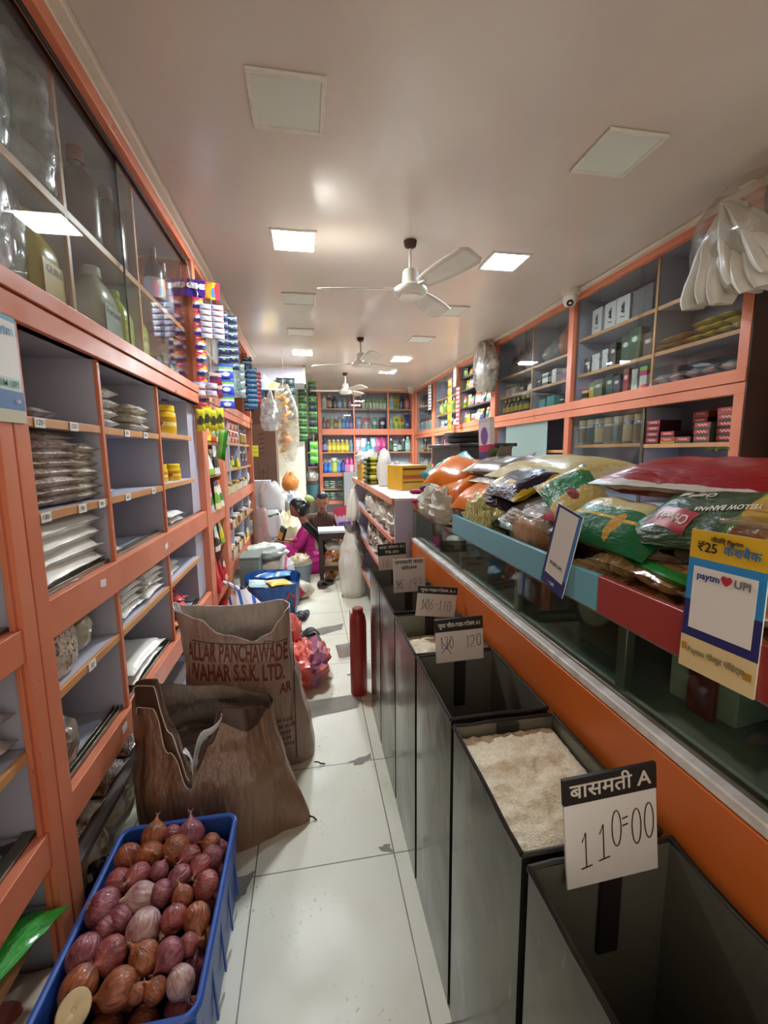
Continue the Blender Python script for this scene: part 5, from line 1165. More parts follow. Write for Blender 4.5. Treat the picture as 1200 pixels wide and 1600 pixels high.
brow(1.66, 2.10, 1.831, [('white bottle half behind the pouches', 'det', .22, .04, '#c3d0c8', '#b0c0b8', '#9ab8a8'), ('yellow-green refill pouch', 'p', .15, .26, pm('yg', '#8ab02c', '#d8cc30', '#c8c42c', '#3a5a34', .7, .2)), ('yellow and red refill pouch', 'p', .14, .25, pm('yr', '#6a9a2c', '#d8b830', '#c87a2c', '#a83a34', .7, .2)), ('dark blue refill pouch', 'p', .15, .30, pm('navy', '#23246c', '#2c2c80', '#1c1c58', '#a8aad0', .3, .18))], 'the second right back shelf', 'pouch', 'pouches, back shelf second right')
brow(.30, .92, 1.373, [('dark blue handled bottle', 'det', .27, .055, '#23246c', '#1c1c50', '#8a8ab8')]+[('yellow bottle with a pale cap', 'slim', .25, .048, '#c8b42c', '#e4dcb0', '#e0d86a') for q in range(5)]+[('pale blue bottle', 'slim', .24, .04, '#8aa8b8', '#b8c8d0', '#6a9ab0')], 'the third left back shelf', 'bottle', 'bottles, back shelf third left')
brow(.96, 1.61, 1.373, [('pink and white refill pouch', 'p', .15, .30, pm('rose', '#d0a8b0', '#d8c4c8', '#c85a6c', '#f0e4e4')), ('pale blue refill pouch', 'p', .15, .28, pm('pale', '#8ac0d0', '#c0d4e0', '#a8b8dc')), ('turquoise bottle', 'det', .2, .06, '#2c9aa0', '#d0dcdc', '#5ab8b8'), ('pale blue and white refill pouch', 'p', .14, .29, pm('sky', '#6aa8c0', '#a8ccd8', '#7ab4cc')), ('magenta refill pouch', 'p', .17, .31, pm('magenta', '#b83a80', '#c84a90', '#b02c70', '#d87a9c')), ('magenta pouch at the row end', 'p', .1, .30, pm('magenta', '#b83a80', '#c84a90', '#b02c70', '#d87a9c'))], 'the third middle back shelf', 'pouch', 'pouches, back shelf third middle')
brow(1.66, 2.10, 1.373, [('dark green bottle with white cap', 'det', .27, .05, '#1c3c34', '#dadad6', '#3a6a58'), ('low white and dark bottle', 'jar', .15, .05, '#2a3a38', '#d8dad8', '#c4ccc8'), ('dark green pale-labelled bottle', 'det', .24, .055, '#20403a', '#302c30', '#a8c4b8'), ('dark bottle with white cap', 'det', .26, .045, '#2a2c30', '#e0e0dc', '#4a5c58'), ('pale teal handled bottle', 'det', .31, .06, '#7ab8a8', '#d0d8d4', '#a8d0c4')], 'the third right back shelf', 'bottle', 'bottles, back shelf third right')
brow(.30, .92, .957, [('blue bottle with a green cap', 'slim', .26, .045, '#2c6ac0', '#b0c43a', '#4a8ad8'), ('blue and white bottle', 'slim', .25, .045, '#3474c8', '#d8dcc8', '#6aa0dc'), ('green and white bottle', 'jar', .30, .065, '#7aa83a', '#d8dcd0', '#c4cc6a'), ('sky blue bottle', 'slim', .25, .04, '#3a8ac8', '#b0c8d8', '#5aa0d8'), ('dark blue bottle', 'det', .26, .05, '#22307c', '#1c2458', '#4a5aa8'), ('magenta cleaner bottle', 'toilet', .32, .062, '#c03a80', '#b02c74', '#d88ab0'), ('white-labelled magenta cleaner bottle', 'toilet', .32, .062, '#c03a80', '#b02c74', '#e0c4d0')], 'the fourth left back shelf', 'bottle', 'bottles, back shelf fourth left')
brow(1.66, 2.10, .957, [('blue and white bottle', 'jar', .2, .06, '#5a8ab0', '#dcdcd8', '#c4ccd0'), ('grey bottle', 'jar', .22, .05, '#6a7a78', '#c4ccc8', '#8a9a98'), ('teal packet', 'p', .16, .2, pm('teal2', '#8ac4b0', '#b8dcd0', '#a8d0c4')), ('teal and white packet', 'p', .15, .18, pm('teal2', '#8ac4b0', '#b8dcd0', '#a8d0c4'))], 'the fourth right back shelf', 'bottle', 'bottles, back shelf fourth right')
for z, nm in ((.633, 'upper'), (.396, 'bottom')):
    for q in range(2):
        for k in range(4): packet('gw%d' % (k % 3), prt('green white film %s' % (k % 2), [(0, '#b8ccb8'), (.4, '#4a8a6a' if k % 2 else '#7a9a84'), (.6, '#c8d4c4')], 0, rough=.3), (.24, .22, .045), label='white and green packet, %s of the %s pile on the %s low back shelf' % (nth(k, 4), ('left', 'right')[q], nm), loc=(.42+.28*q, YB+.14, z+.0385*k), rot=(0, 0, rg.uniform(-.2, .2)), group='packets on the low back shelves', seed=k % 3)
# ---------------------------------------------------------------- packets heaped on the counter tray
def tp(key, mat, dims, loc, rot, label, name='snack_packet', seed=0, **k):
    return packet(key, mat, dims, name, label, 'packet', loc, tuple(R(a) for a in rot), None, seed, **k)
ZC = 1.041
CHP = prt('yellow fryum film', [(0, '#d8cfae'), (.12, '#c9b878'), (.55, '#cfc07e'), (.9, '#d9d2b4')], 0, [('#8a3a30', (0, .30, .12), (1, .30, .05))], nz=.25, ns=26, wob=.1, rough=.2, coat=.8, crinkle=.6)
PUR = prt('purple chips film', [(0, '#e0c23a'), (.07, '#2a1533'), (.62, '#25122e'), (.93, '#d8b82c')], 0, [('#d9d6d4', (0, .45, .2), (1, .74, .12)), ('#d6b62e', (0, .30, .04), (1, .35, .16)), ('#d6b62e', (0, .62, .12), (1, .3, .04))], wob=.06, rough=.2, coat=.8, crinkle=.7)
GGD = prt('green gold film', [(0, '#1d6a3c'), (.10, '#e0b62c'), (.18, '#1f7a44'), (.55, '#cdb56a'), (.86, '#1f7a44'), (.95, '#e0b62c')], 0, [('#8a2c26', (0, .6, .12), (1, .5, .08))], wob=.05, rough=.2, coat=.8, crinkle=.7)
# bottom layer along the board, near to far
BB = grain('brown biscuits in clear film', [(.1, '#8a5e34'), (.5, '#bb8a52'), (.9, '#d3aa72')], 34, .25, .6, .3)
BN = grain('fried sticks in clear film', [(.1, '#96733f'), (.5, '#c29f66'), (.9, '#dcc08e')], 60, .25, .6, .3, (1, 4, 1))
low = [(.36, .105, 'near the maroon board, nearest'), (.46, .10, 'below the yellow placard'), (.575, .105, 'left of the yellow placard'), (.68, .11, 'at the middle of the maroon board'), (.78, .10, 'right of the blue placard'), (.88, .10, 'behind the blue placard')]
for i, (y, w_, wh) in enumerate(low):
    tp('bb%d' % (i % 3), BB if i % 2 else BN, (.17, .125, .062), (.655, y, ZC), (2, 0, 8*(i % 3-1)), 'brown snack bag in the tray bottom row, %s' % wh, seed=i % 3)
for i, y in enumerate((.41, .53, .645, .76)):
    tp('bd%d' % (i % 3), BN if i % 2 else BB, (.17, .12, .06), (.665, y, ZC+.05), (0, 4, 10*(i % 2)-5), 'brown snack bag in the second layer of the tray, %s from the near end' % ORD[i], seed=(i+1) % 3)
for i, y in enumerate((.42, .6, .8, 1.0, 1.2, 1.42)):
    tp('rear%d' % (i % 3), (GGD, BB, PUR)[i % 3], (.2, .17, .10), (.84, y, ZC), (0, 0, 90+15*(i % 3)), 'packet lying deep in the tray behind the front row, %s from the near end' % ORD[i], seed=i % 3)
for i, y in enumerate((.46, .66, .86, 1.1, 1.3)):
    tp('rear2%d' % (i % 3), (PUR, GGD, BB)[i % 3], (.2, .18, .09), (.84, y, ZC+.085), (0, 0, 80+15*(i % 3)), 'packet in the second layer behind the front row, %s from the near end' % ORD[i], seed=(i+1) % 3)
# green pasta pillow
GP = prt('green pasta film', [(0, '#17673a'), (.34, '#d8b02c'), (.39, '#1b7040'), (.56, '#cfc48a'), (.95, '#c9bc7e')], 1, [('#8a2622', (0, .5, .26), (1, .86, .06)), ('#c9973a', (0, .62, .05), (1, .28, .2))], wob=.06, nz=.1, rough=.15, coat=1, crinkle=.5)
tp('gp', GP, (.25, .17, .085), (.665, .815, 1.158), (26, 4, -80), 'plump green and cream pillow packet with a gold stripe on the front of the heap', seed=2, wr=.08)
tp('gstrip', prt('green strip film', [(0, '#2f8a3a'), (.5, '#267a34')], 0, rough=.2, coat=.8), (.26, .11, .03), (.64, .68, 1.115), (14, 0, 80), 'bright green flat packet under the plump pillow packet', seed=4)
# dark green chips bag with a red logo block
DG = prt('dark green chips film', [(0, '#5f9a2c'), (.10, '#2f4a26'), (.55, '#2c4a24'), (.66, '#4f8a26'), (.9, '#5f9a30')], 0, [('#c9a040', (0, .82, .16), (1, .55, .42))], wob=.1, rough=.2, coat=.8, crinkle=.6)
dg = tp('dg', DG, (.30, .20, .08), (.72, .62, 1.195), (28, -4, -83), 'dark green chips bag with a red logo block on the near heap', seed=1, wr=.08)
def print_on(pk, s_, size, dx, dy, a, matl, width=None, bold=.0006, lift=.0016):
    me = drape(pk, turned(text_geo(s_, size, 0, bold=bold, width=width), a, dx, dy), lift); me.materials.append(matl); return ob('lettering', me, matl, pk)
def patch_on(name, pk, w_, h_, dx, dy, a, matl, lift=.001):
    me = drape(pk, turned(G().grid(lambda u, v: ((u-.5)*w_, (v-.5)*h_, 0), 12, 8).mesh(name), a, dx, dy), lift); me.materials.append(matl); return ob(name, me, matl, pk)
CRM = mt('cream print', '#e6ddd0', .5)
patch_on('logo_block', dg, .085, .045, -.055, -.045, 168, mt('logo red', '#b01f2e', .4)); print_on(dg, "Chheda's", .026, -.055, -.045, 168, CRM, .072, lift=.0022)
print_on(dg, 'YELLOW BANANA', .02, .02, -.01, 190, CRM, .10); print_on(dg, 'CHIPS', .018, -.045, .03, 185, CRM, .045)
patch_on('nutrition_mark', dg, .02, .02, -.085, .04, 10, CRM); patch_on('chips_print', dg, .07, .09, .10, .03, 0, mt('chips print', '#c99a3c', .5, nz=.3, ns=40))
# red tomato bag
RT = prt('red tomato film', [(0, '#c9c4c0'), (.03, '#d6d2ce'), (.075, '#9c0f19'), (.95, '#8a0e16')], 1, [('#b8232a', (0, .48, .16), (1, .72, .24))], wob=.08, nz=.1, rough=.15, coat=1, crinkle=.5)
rt_ = tp('rt', RT, (.42, .22, .09), (.82, .77, 1.250), (10, 0, -82), 'big red bag printed with a tomato lying on top of the near heap', seed=3, wr=.08)
g = G()
for q in range(6): g.tube([(0, 0, 0), (.012*math.cos(q*1.05), .012*math.sin(q*1.05), .003), (.024*math.cos(q*1.05), .024*math.sin(q*1.05), 0)], [.003, .0025, .0008], 5)
ob('printed_leaf', g, mt('tomato leaf', '#4f6a34', .5), rt_, (-.01, .05, .092))
tp('pk', prt('pink grey film', [(0, '#b23a54'), (.3, '#c9a0a4'), (.5, '#8f8680'), (.9, '#7f7872')], 0, rough=.2, coat=.8), (.26, .16, .05), (.73, .96, 1.165), (30, 14, -62), 'pink and grey packet tucked under the red bag', seed=5)
tub = thing('biscuit_tub', 'lidded clear tub of round brown biscuits at the right edge, above the yellow placard', 'tub', (.69, .47, 1.165), (0, 0, R(4)))
ob('tub', G().box((-.075, -.075, 0), (.075, .075, .075)), grain('round biscuits', [(.1, '#8a5c34'), (.5, '#b88858'), (.9, '#cfa678')], 30, .3, .8, .9, crinkle=False), tub, bev=.012, seg=3)
ob('lid', G().box((-.08, -.08, .075), (.08, .08, .084)), film('tub lid', '#e8e4dc', .25, .15), tub, bev=.003)
# middle: yellow fryum bag, purple packets
tp('fry', CHP, (.50, .32, .13), (.86, 1.36, 1.215), (8, 2, -86), 'huge clear bag of pale yellow fryums on top of the heap', seed=1, wr=.08)
tp('pur', PUR, (.27, .19, .09), (.70, 1.31, 1.205), (24, 0, -92), 'purple packet with a white logo patch on the middle of the heap', seed=2)
p_ = tp('pur2', PUR, (.20, .15, .08), (.69, 1.36, 1.150), (18, 8, -70), 'purple and green packet corner with a gold stripe, lower on the heap', seed=3)
tp('ggd', GGD, (.22, .15, .055), (.70, 1.04, 1.215), (30, 26, -100), 'green packet with gold stripes hanging over the heap beside the red bag', seed=4)
tp('yg', prt('yellow grey film', [(0, '#8a8078'), (.55, '#7d746c'), (.72, '#dba21f'), (.95, '#cf961c')], 1, wob=.1, rough=.2, coat=.8, crinkle=.7), (.25, .16, .085), (.675, 1.13, 1.135), (22, 0, -84), 'grey packet with a shiny yellow top edge above the bread bag', seed=2)
tp('dkg', prt('dark green film', [(0, '#1e4a34'), (.5, '#26583e')], 0, rough=.2, coat=.8), (.18, .12, .05), (.66, 1.30, 1.095), (10, 0, -80), 'small dark green packet below the purple ones', seed=1)
br = thing('bread_bag', 'clear bag with a brown loaf of rusks on the sky blue board', 'bag', (.632, 1.125, 1.078), (0, 0, R(-6)))
ob('loaf', blob(.10, .22, .085, 3, .05, pw=.4), mt('toasted brown', '#ac7844', .5, nz=.2, ns=16, bump=.4, bs=30), br)
ob('bag', blob(.115, .25, .098, 4, .07, pw=.4), film('bread film', '#f0e6da', .35, .2, '#d8bc96'), br)
b = props(ob('clear_bag', blob(.13, .25, .055, 8, .25), film('crumpled clear film', '#e6e4d6', .6, .1, '#c3bc9a')), 'crumpled clear packet at the foot of the bread bag', 'bag'); b.location = (.635, 1.14, ZC)
b = props(ob('noodle_bag', blob(.14, .29, .14, 12, .3, 4), grain('pale green noodles', [(.1, '#98924a'), (.5, '#b8b262'), (.9, '#d0ca86')], 26, .3, .6, .6, (1, 4, 2))), 'bag of pale green twisted noodles on the sky blue board', 'bag'); b.location = (.635, 1.46, ZC+.01)
OR_ = mt('orange film', '#e8801c', .3, nz=.2, ns=9, bump=.5, bs=12, coat=.2, col2='#cc6210')
tp('or1', OR_, (.28, .22, .10), (.69, 1.88, 1.22), (34, 6, -66), 'orange packet, topmost of the orange ones', seed=1); tp('or2', OR_, (.26, .19, .10), (.67, 1.80, 1.15), (30, -4, -80), 'orange packet, left one below the top orange packet', seed=2); tp('or3', OR_, (.25, .19, .10), (.68, 1.56, 1.135), (30, 0, -84), 'orange packet beside the purple ones, nearest the camera', seed=3)
tp('wl', grain('white rice flakes', [(.1, '#b8b4a8'), (.5, '#d8d5cb'), (.9, '#e6e3dc')], 160, .25, 1), (.24, .16, .045), (.74, 1.62, 1.218), (6, 0, -84), 'small bag of white flakes lying over the orange packet', seed=2)
tp('gr1', mt('grey film', '#948d84', .25, nz=.2, ns=8, bump=.6, bs=12, coat=.7), (.26, .2, .08), (.78, 1.66, 1.255), (12, 0, -70), 'grey packet behind the bag of white flakes', seed=3)
b = props(ob('vermicelli_bag', blob(.16, .30, .135, 15, .18), mt('pinkish clear film', '#9c8272', .2, nz=.3, ns=6, bump=.9, bs=12, coat=1)), 'soft pinkish clear bag at the far end of the sky blue board', 'bag'); b.location = (.66, 1.75, ZC)
tp('und', mt('beige film', '#9f8a6a', .3, nz=.3, ns=10, coat=.6), (.2, .15, .04), (.645, 1.60, ZC), (0, 0, -80), 'flat beige packet peeping over the sky blue board', seed=2)
tp('teal', prt('teal corner film', [(0, '#1f6a68'), (.25, '#58b0ac'), (.5, '#1f5f60'), (.8, '#b0504c')], 0, rough=.15, coat=1), (.27, .15, .05), (.66, 2.06, 1.19), (36, 34, -80), 'teal packet corner standing out left of the orange packets', seed=5)
tp('teal2', prt('pale teal film', [(0, '#7ab8b4'), (.4, '#b0d0c8'), (.7, '#c9a05a')], 0, rough=.15, coat=1), (.22, .13, .05), (.75, 1.98, 1.262), (26, 30, -70), 'pale teal packet corner above the orange packets', seed=6)
for i, (y, a, c1) in enumerate(((1.83, 62, '#4f8f2c'), (1.76, 70, '#3a7a26'), (1.66, 30, '#4a7a2c'))):
    tp('gl%d' % i, prt('leaf green film %d' % i, [(0, c1), (.5, '#6aa43a'), (.8, '#7d7468')], 0, rough=.2, coat=.8), (.22, .13, .04), (.83, y, 1.27), (10, -a, -80+20*i), 'green packet end sticking up behind the heap, %s from the far end' % ORD[i], seed=i)
for i, y in enumerate((1.55, 1.72, 1.9, 2.06)): tp('base%d' % (i % 2), mt('mixed grey film', '#7f776c', .3, nz=.3, ns=8, coat=.5), (.22, .18, .11), (.85, y, ZC), (0, 0, 90), 'grey packet at the bottom of the far heap, %s from the near side' % ORD[i], seed=i % 2)
for i, y in enumerate((1.58, 1.78, 1.98)): tp('bas2%d' % (i % 2), mt('mixed grey film', '#7f776c', .3, nz=.3, ns=8, coat=.5), (.22, .18, .09), (.83, y, ZC+.09), (0, 0, 80), 'grey packet in the second layer of the far heap, %s from the near side' % ORD[i], seed=(i+1) % 2)
# skeins of white wicks, purple flowers
SKN = mt('white cotton skein', '#d6d3c4', .9, bump=.9, bs=34, nz=.18, ns=18)
for i, (x, y, z, a, b_, h_) in enumerate(((.60, 1.80, ZC, .15, .22, .15), (.60, 1.99, ZC, .16, .24, .13), (.66, 2.02, 1.14, .15, .26, .09), (.70, 2.20, ZC, .18, .20, .17))):
    t = props(ob('cotton_skein', blob(a, b_, h_, 40+i, .35, 4), SKN), 'bundle of white cotton wicks on the tray, %s' % ('nearest the orange packets', 'hanging over the brown board', 'on top of the others', 'farthest')[i], 'skein', 'cotton bundles on the tray'); t.location = (x, y, z)
    g = G()
    for q in range(14):
        an = q*.45+i; g.tube([(a*.5*math.cos(an)*(.95-.5*f/5), b_*.5*math.sin(an)*(.95-.5*f/5), h_*(.25+.15*f)+.012*math.sin(f+q)) for f in range(6)], .007, 5)
    ob('strand', g, SKN, t)
fl = thing('flower_bunch', 'bunch of magenta and purple artificial flowers at the far end of the tray', 'flowers', (.60, 2.19, 1.06))
for nm, cc, n_, o in (('magenta_flower', '#c42c74', 9, (0, .06, .03)), ('purple_flower', '#6a2048', 8, (.02, -.06, .03))):
    g = G(); q = random.Random(n_)
    for k in range(n_):
        c_ = Vector((o[0]+q.uniform(-.05, .05), o[1]+q.uniform(-.06, .06), o[2]+q.uniform(-.02, .07)))
        for p_ in range(6):
            an = p_*1.05+k
            g.lathe([(.004, 0), (.016, .006), (.020, .016), (.012, .024)], 7, c=c_+Vector((.016*math.cos(an), .016*math.sin(an), 0)), sx=1, sy=.6)
    ob(nm, g, mt(nm, cc, .6, nz=.3, ns=20), fl)
# crate with pans, standing leaflet
bc = thing('black_crate', 'black plastic crate behind the heap with flat pans stacked on it', 'crate', (.90, 2.36, 1.041))
g = G()
for z0, z1, s_ in ((0, .12, .9), (.12, .235, .95), (.235, .345, 1.0)):
    g.box((-.14*s_, -.26*s_, z0), (.14*s_, .26*s_, z1))
ob('body', g, mt('black crate plastic', '#16161a', .4, bump=.6, bs=40), bc, bev=.006)
ob('rim', G().box((-.155, -.285, .335), (.155, .285, .352)), mt('black crate plastic', '#16161a', .4), bc, bev=.004)
for i in range(2):
    t = props(ob('flat_pan', G().lathe([(.10, 0), (.125, .012), (.135, .03), (.13, .03), (.12, .014), (.05, .008)], 30), mt('grey tin pan', '#7d7c7c', .35, metal=.7)), 'grey tin pan on the black crate, %s of two' % ('lower', 'upper')[i], 'pan', 'pans on the black crate'); t.location = (.90, 2.36+.02*i, 1.394+.033*i)
lf_ = thing('leaflet', 'narrow white and purple printed pack standing upright behind the heap', 'packet', (.80, 1.86, 1.30), (R(0), R(-4), R(-78)))
ob('board', G().box((-.045, -.012, 0), (.045, .012, .20)), prt('leaflet print', [(0, '#4a4a8a'), (.25, '#c03a6a'), (.4, '#d8d4d8'), (.9, '#c9c4cc')], 2, [('#7a5aa0', (0, .5, .3), (2, .6, .2))], crinkle=0), lf_, bev=.002)

# ---------------------------------------------------------------- goods on the worktop
def lettered_box(loc, rot, d, base, label, texts, rows):
    t = thing('carton', label, 'box', loc, rot)
    ob('carton', G().box((-d[0]/2, -d[1]/2, 0), (d[0]/2, d[1]/2, d[2])), base, t, bev=.003)
    for fx, z0, z1, hexc in rows: ob('printed_band', G().box((-d[0]/2+.006, -d[1]/2-.0008, z0), (d[0]/2-.006, -d[1]/2, z1)), mt('band '+hexc, hexc, .5), t)
    for s, x, z, sz, hexc in texts: text('lettering', s, sz, mt('ink '+hexc, hexc, .5), t, (x, -d[1]/2-.0015, z), extrude=.0003)
    return t
lettered_box((.665, 2.90, 1.101), (0, 0, R(16)), (.19, .22, .165), mt('yellow printed carton', '#d9a52c', .5, nz=.1, ns=9), 'yellow carton with maroon print on the white worktop, nearest', [], [(0, .135, .145, '#5a2018'), (0, .075, .10, '#b8582c'), (0, .05, .058, '#6a2a1c')])
g = blob(.11, .15, .25, 5, .12, pw=.5, knot=.4)
t = props(ob('tall_bag', g, mt('white woven bag', '#d9d8cf', .5, nz=.08, ns=6, bump=.6, bs=20, coat=.3)), 'tall white tied bag standing on the worktop behind the yellow carton', 'bag'); t.location = (.565, 3.22, 1.101)
GS = prt('green gold pouch stack', [(0, '#3a4a1c'), (.2, '#b0a02c'), (.5, '#4a5a1c'), (.7, '#c4b03a'), (.85, '#5a5a20')], 0, wob=.3, rough=.25, coat=.6)
stack(6, GS, (.16, .11, .042), .515, 3.42, 1.101, 'in the pile on the worktop', 'green gold pouches', 'small green and gold pouch', .036, yaw=.2)
carton((.17, .16, .15), mt('mustard carton', '#cfa23a', .55, nz=.1), (.54, 3.92, 1.101), 'plain mustard yellow carton at the far end of the worktop', (0, 0, R(8)))
t = props(ob('polythene_bag', blob(.2, .2, .11, 22, .3), mt('white polythene', '#dcdcd8', .3)), 'crumpled white polythene bag on top of the mustard carton', 'bag'); t.location = (.53, 3.92, 1.252)
t = props(ob('polythene_bag', blob(.18, .16, .13, 25, .3), mt('white polythene', '#dcdcd8', .3)), 'white polythene bag beside the green pouch pile', 'bag'); t.location = (.62, 3.66, 1.101)
# bags hung and set along the worktop's aisle side
CLO = mt('off white cloth', '#e2ddcd', .85, nz=.1, ns=7, bump=.5, bs=60)
def cloth_hang(x, y, z0, z1, w_, label, m_=None, folds=5):
    def fn(u, v):
        a = 2*math.pi*u; k = .35+.65*min(1, v*1.6) if v < .9 else 1-.3*(v-.9)/.1
        r = w_/2*k*(1+.13*math.sin(a*folds+v*2))
        return (r*math.cos(a), r*.75*math.sin(a), (z1-z0)*(1-v))
    t = thing('cloth_bag', label, 'bag', (x, y, z0))
    g = G().grid(fn, 40, 16, wrap=True); o_ = len(g.v); g.f.append(tuple(range(o_-40, o_))[::-1]); g.mi.append(0); g.f.append(tuple(range(40))); g.mi.append(0)
    ob('body', g, m_ or CLO, t); ob('cord', G().tube([(0, 0, z1-z0-.01), (.02, .0, z1-z0+.03), (.03, 0, z1-z0+.05)], .006, 6), mt('pale cord', '#d2b8a0', .8), t)
    return t
cloth_hang(.385, 3.86, .745, 1.03, .12, 'off-white gathered cloth bag hanging from the worktop edge')
for i, (y, z, s) in enumerate(((2.5, .861, .16), (2.75, .861, .18), (3.0, .861, .17), (3.25, .861, .19), (3.52, .861, .18), (2.55, .601, .2), (2.85, .601, .2), (3.15, .601, .2), (3.45, .601, .2))):
    t = props(ob('garland_bag', blob(.16, .23, s, 50+i, .35, 4), (SKN, grain('mixed pale goods', [(.1, '#5a5a4a'), (.5, '#b9b4a2'), (.9, '#e0dccf')], 30, .3, .7))[i > 4]), ('bundle of white knotted wicks on the worktop unit upper shelf, %s from the near end' % ORD[i]) if i < 5 else 'bag of pale mixed goods on the worktop unit middle shelf, %s from the near end' % ORD[i-5], 'bag', 'bundles on the worktop unit shelves'); t.location = (.535, y, z)
for i, y in enumerate((2.6, 2.95, 3.3)):
    tp('oc%d' % i, prt('orange chips strip', [(0, '#c9702c'), (.4, '#d89a4c'), (.7, '#b8482c'), (.85, '#d8d0c4')], 0, wob=.2, rough=.2, coat=.8), (.28, .16, .06), (.50, y, .301), (78, 0, 90), 'orange chips packet standing on the worktop unit low shelf, %s from the near end' % ORD[i], seed=i)
for i in range(3): tp('sil%d' % i, mt('dark mixed film', '#6a6258', .3, nz=.5, ns=14, coat=.6), (.2, .15, .06), (.40, 3.72+.12*i, .52+.07*i), (70, 0, 90), 'dark glossy packet hanging below the cloth bag, %s' % ('lowest', 'middle', 'upper')[i], seed=i)
# tall white sack by the counter end
WS = weave('white woven sack', '#e8e4d8', '#dcd7c8', .6)
s3 = Sack([(0, .385, 3.98, .10, .09), (.06, .385, 3.98, .125, .12), (.3, .385, 3.98, .135, .13), (.46, .39, 3.98, .12, .115), (.55, .395, 3.98, .095, .09), (.62, .39, 3.98, .07, .065), (.70, .37, 3.98, .065, .05)],
          [(0, .65), (90, .67), (150, .71), (180, .70), (240, .62), (300, .64), (360, .65)], 2.3, 14, .012)
t = thing('white_sack', 'tall plump white woven sack standing between the stool and the bins', 'sack', (.37, 3.98, 0)); O3 = (.37, 3.98, 0)
ob('body', at0(s3.outer(64, 28), O3), WS, t, ang=70); ob('lining', at0(s3.inner(.5, 64), O3), LIN2, t, ang=70)
ob('seam', at0(G().tube([s3.pt(300, .02+.58*k/20, .001) for k in range(21)], .003, 5), O3), mt('sack seam', '#b09a7c', .8), t)

# ---------------------------------------------------------------- things hanging on the left
def strip(n, w_, h_, th, mats, x, y, ztop, label, grp, rz=R(90), name='sachet_strip', cols=1, sway=0, hook=0, cord=0):
    t = thing(name, label, 'sachets', (x, y, ztop), (0, 0, rz), grp)
    if hook: ob('hook', G().tube([(0, 0, 0), (0, 0, .03), (-hook*.5, .01, .05), (-hook, 0, 2.53-ztop)], .002, 5), mt('wire', '#6a6a66', .4, metal=.8), t)
    if cord: ob('cord', G().tube([(0, 0, 0), (0, 0, cord)], .003, 5), mt('pale cord', '#d2b8a0', .8), t)
    for cc in range(cols):
        for i in range(n):
            m_ = mats[(i+cc) % len(mats)]; kk = ('sach', w_, h_, th, m_.name, i % 2)
            if kk not in MESH:
                me = pillow(h_, w_, th, i % 2, 6, 5, .12).mesh('sachet', True, 60); me.materials.append(m_); MESH[kk] = me
            ob('sachet', MESH[kk], m_, t, ((cc-(cols-1)/2)*w_+sway*math.sin(i*.7+cc), .0, -h_*(i+.5)), (R(90), R(-90), 0))
    return t
GEM = prt('sweet sachet film', [(0, '#e0803a'), (.15, '#5a2c9a'), (.45, '#d8d0e0'), (.6, '#e07a2c'), (.8, '#c42c6a')], 0, [('#f0e8f0', (0, .5, .2), (1, .5, .3)), ('#3a1c7a', (0, .3, .14), (1, .5, .3)), ('#e8b82c', (0, .75, .14), (1, .25, .16)), ('#3a9a4a', (0, .2, .1), (1, .2, .14))], wob=.4, rough=.25)
LAV = prt('lavender sachet film', [(0, '#e07a4a'), (.12, '#c9d0dc'), (.6, '#b4b0dc'), (.88, '#9a94cc')], 0, [('#e4e8ea', (0, .5, .3), (1, .3, .22))], rough=.2, coat=.7)
MIX = prt('red mix sachet film', [(0, '#a83040'), (.4, '#5a3a6a'), (.7, '#d0b0a0')], 0, wob=.4, rough=.25)
NVY = prt('dark shampoo sachet', [(0, '#1c2440'), (.4, '#2c3c66'), (.6, '#a8b4c0'), (.75, '#26304c')], 0, [('#8ab04a', (0, .5, .1), (1, .5, .12))], wob=.3, rough=.15, coat=1)
BLS = prt('blue detergent sachet', [(0, '#2c48b4'), (.3, '#3a5cc8'), (.5, '#c8d4e0'), (.65, '#6aa83a'), (.8, '#2c40a8')], 0, [('#d0dcec', (0, .3, .14), (1, .5, .25))], wob=.1, rough=.2, coat=.7)
CYS = prt('cyan sachet film', [(0, '#2a6ab8'), (.4, '#5ab8d8'), (.7, '#d0e0e4'), (.85, '#244a90')], 0, wob=.3, rough=.2, coat=.7)
RDS = prt('pink red sachet film', [(0, '#b8344c'), (.4, '#d87a80'), (.7, '#c8a8ac')], 0, wob=.3, rough=.2, coat=.7)
gc = thing('hanger_card', 'purple hanger card lettered GEMS with coloured sweets, above the sachet strips', 'sign', (-.592, 2.90, 2.285), (R(-3), R(4), R(8)))
ob('board', G().box((-.092, 0, 0), (.092, .003, .10)), prt('sweets card', [(0, '#4a2890'), (.55, '#d8702c'), (.72, '#d8c02c'), (.86, '#c43a5a')], 0, [('#e8a02c', (0, .68, .1), (2, .5, .4)), ('#4a8ac8', (0, .8, .07), (2, .4, .3)), ('#d83a3a', (0, .9, .07), (2, .6, .35))], wob=.2, crinkle=0), gc)
text('lettering', 'GEMS', .040, mt('card white', '#eeeae4', .5), gc, (-.042, -.002, .062), extrude=.0004, bold=.003)
strip(9, .064, .078, .012, [GEM], -.622, 2.89, 2.285, 'strip of small purple and orange sweet sachets under the card, nearer of two', 'sweet sachet strips', R(12), hook=.055)
strip(2, .07, .045, .012, [LAV], -.605, 2.885, 1.70+.09, 'short lavender and white sachet strip dangling below the sweet sachets', 'lavender sachet strips', R(12), cols=2)
strip(6, .068, .034, .012, [LAV], -.548, 2.90, 2.25, 'lavender and white sachet strip under the right half of the card', 'lavender sachet strips', R(12), cols=2, hook=.14)
strip(2, .075, .075, .012, [MIX], -.548, 2.9, 1.85, 'short dark red sachet strip below the lavender one', 'red sachet strips', R(12))
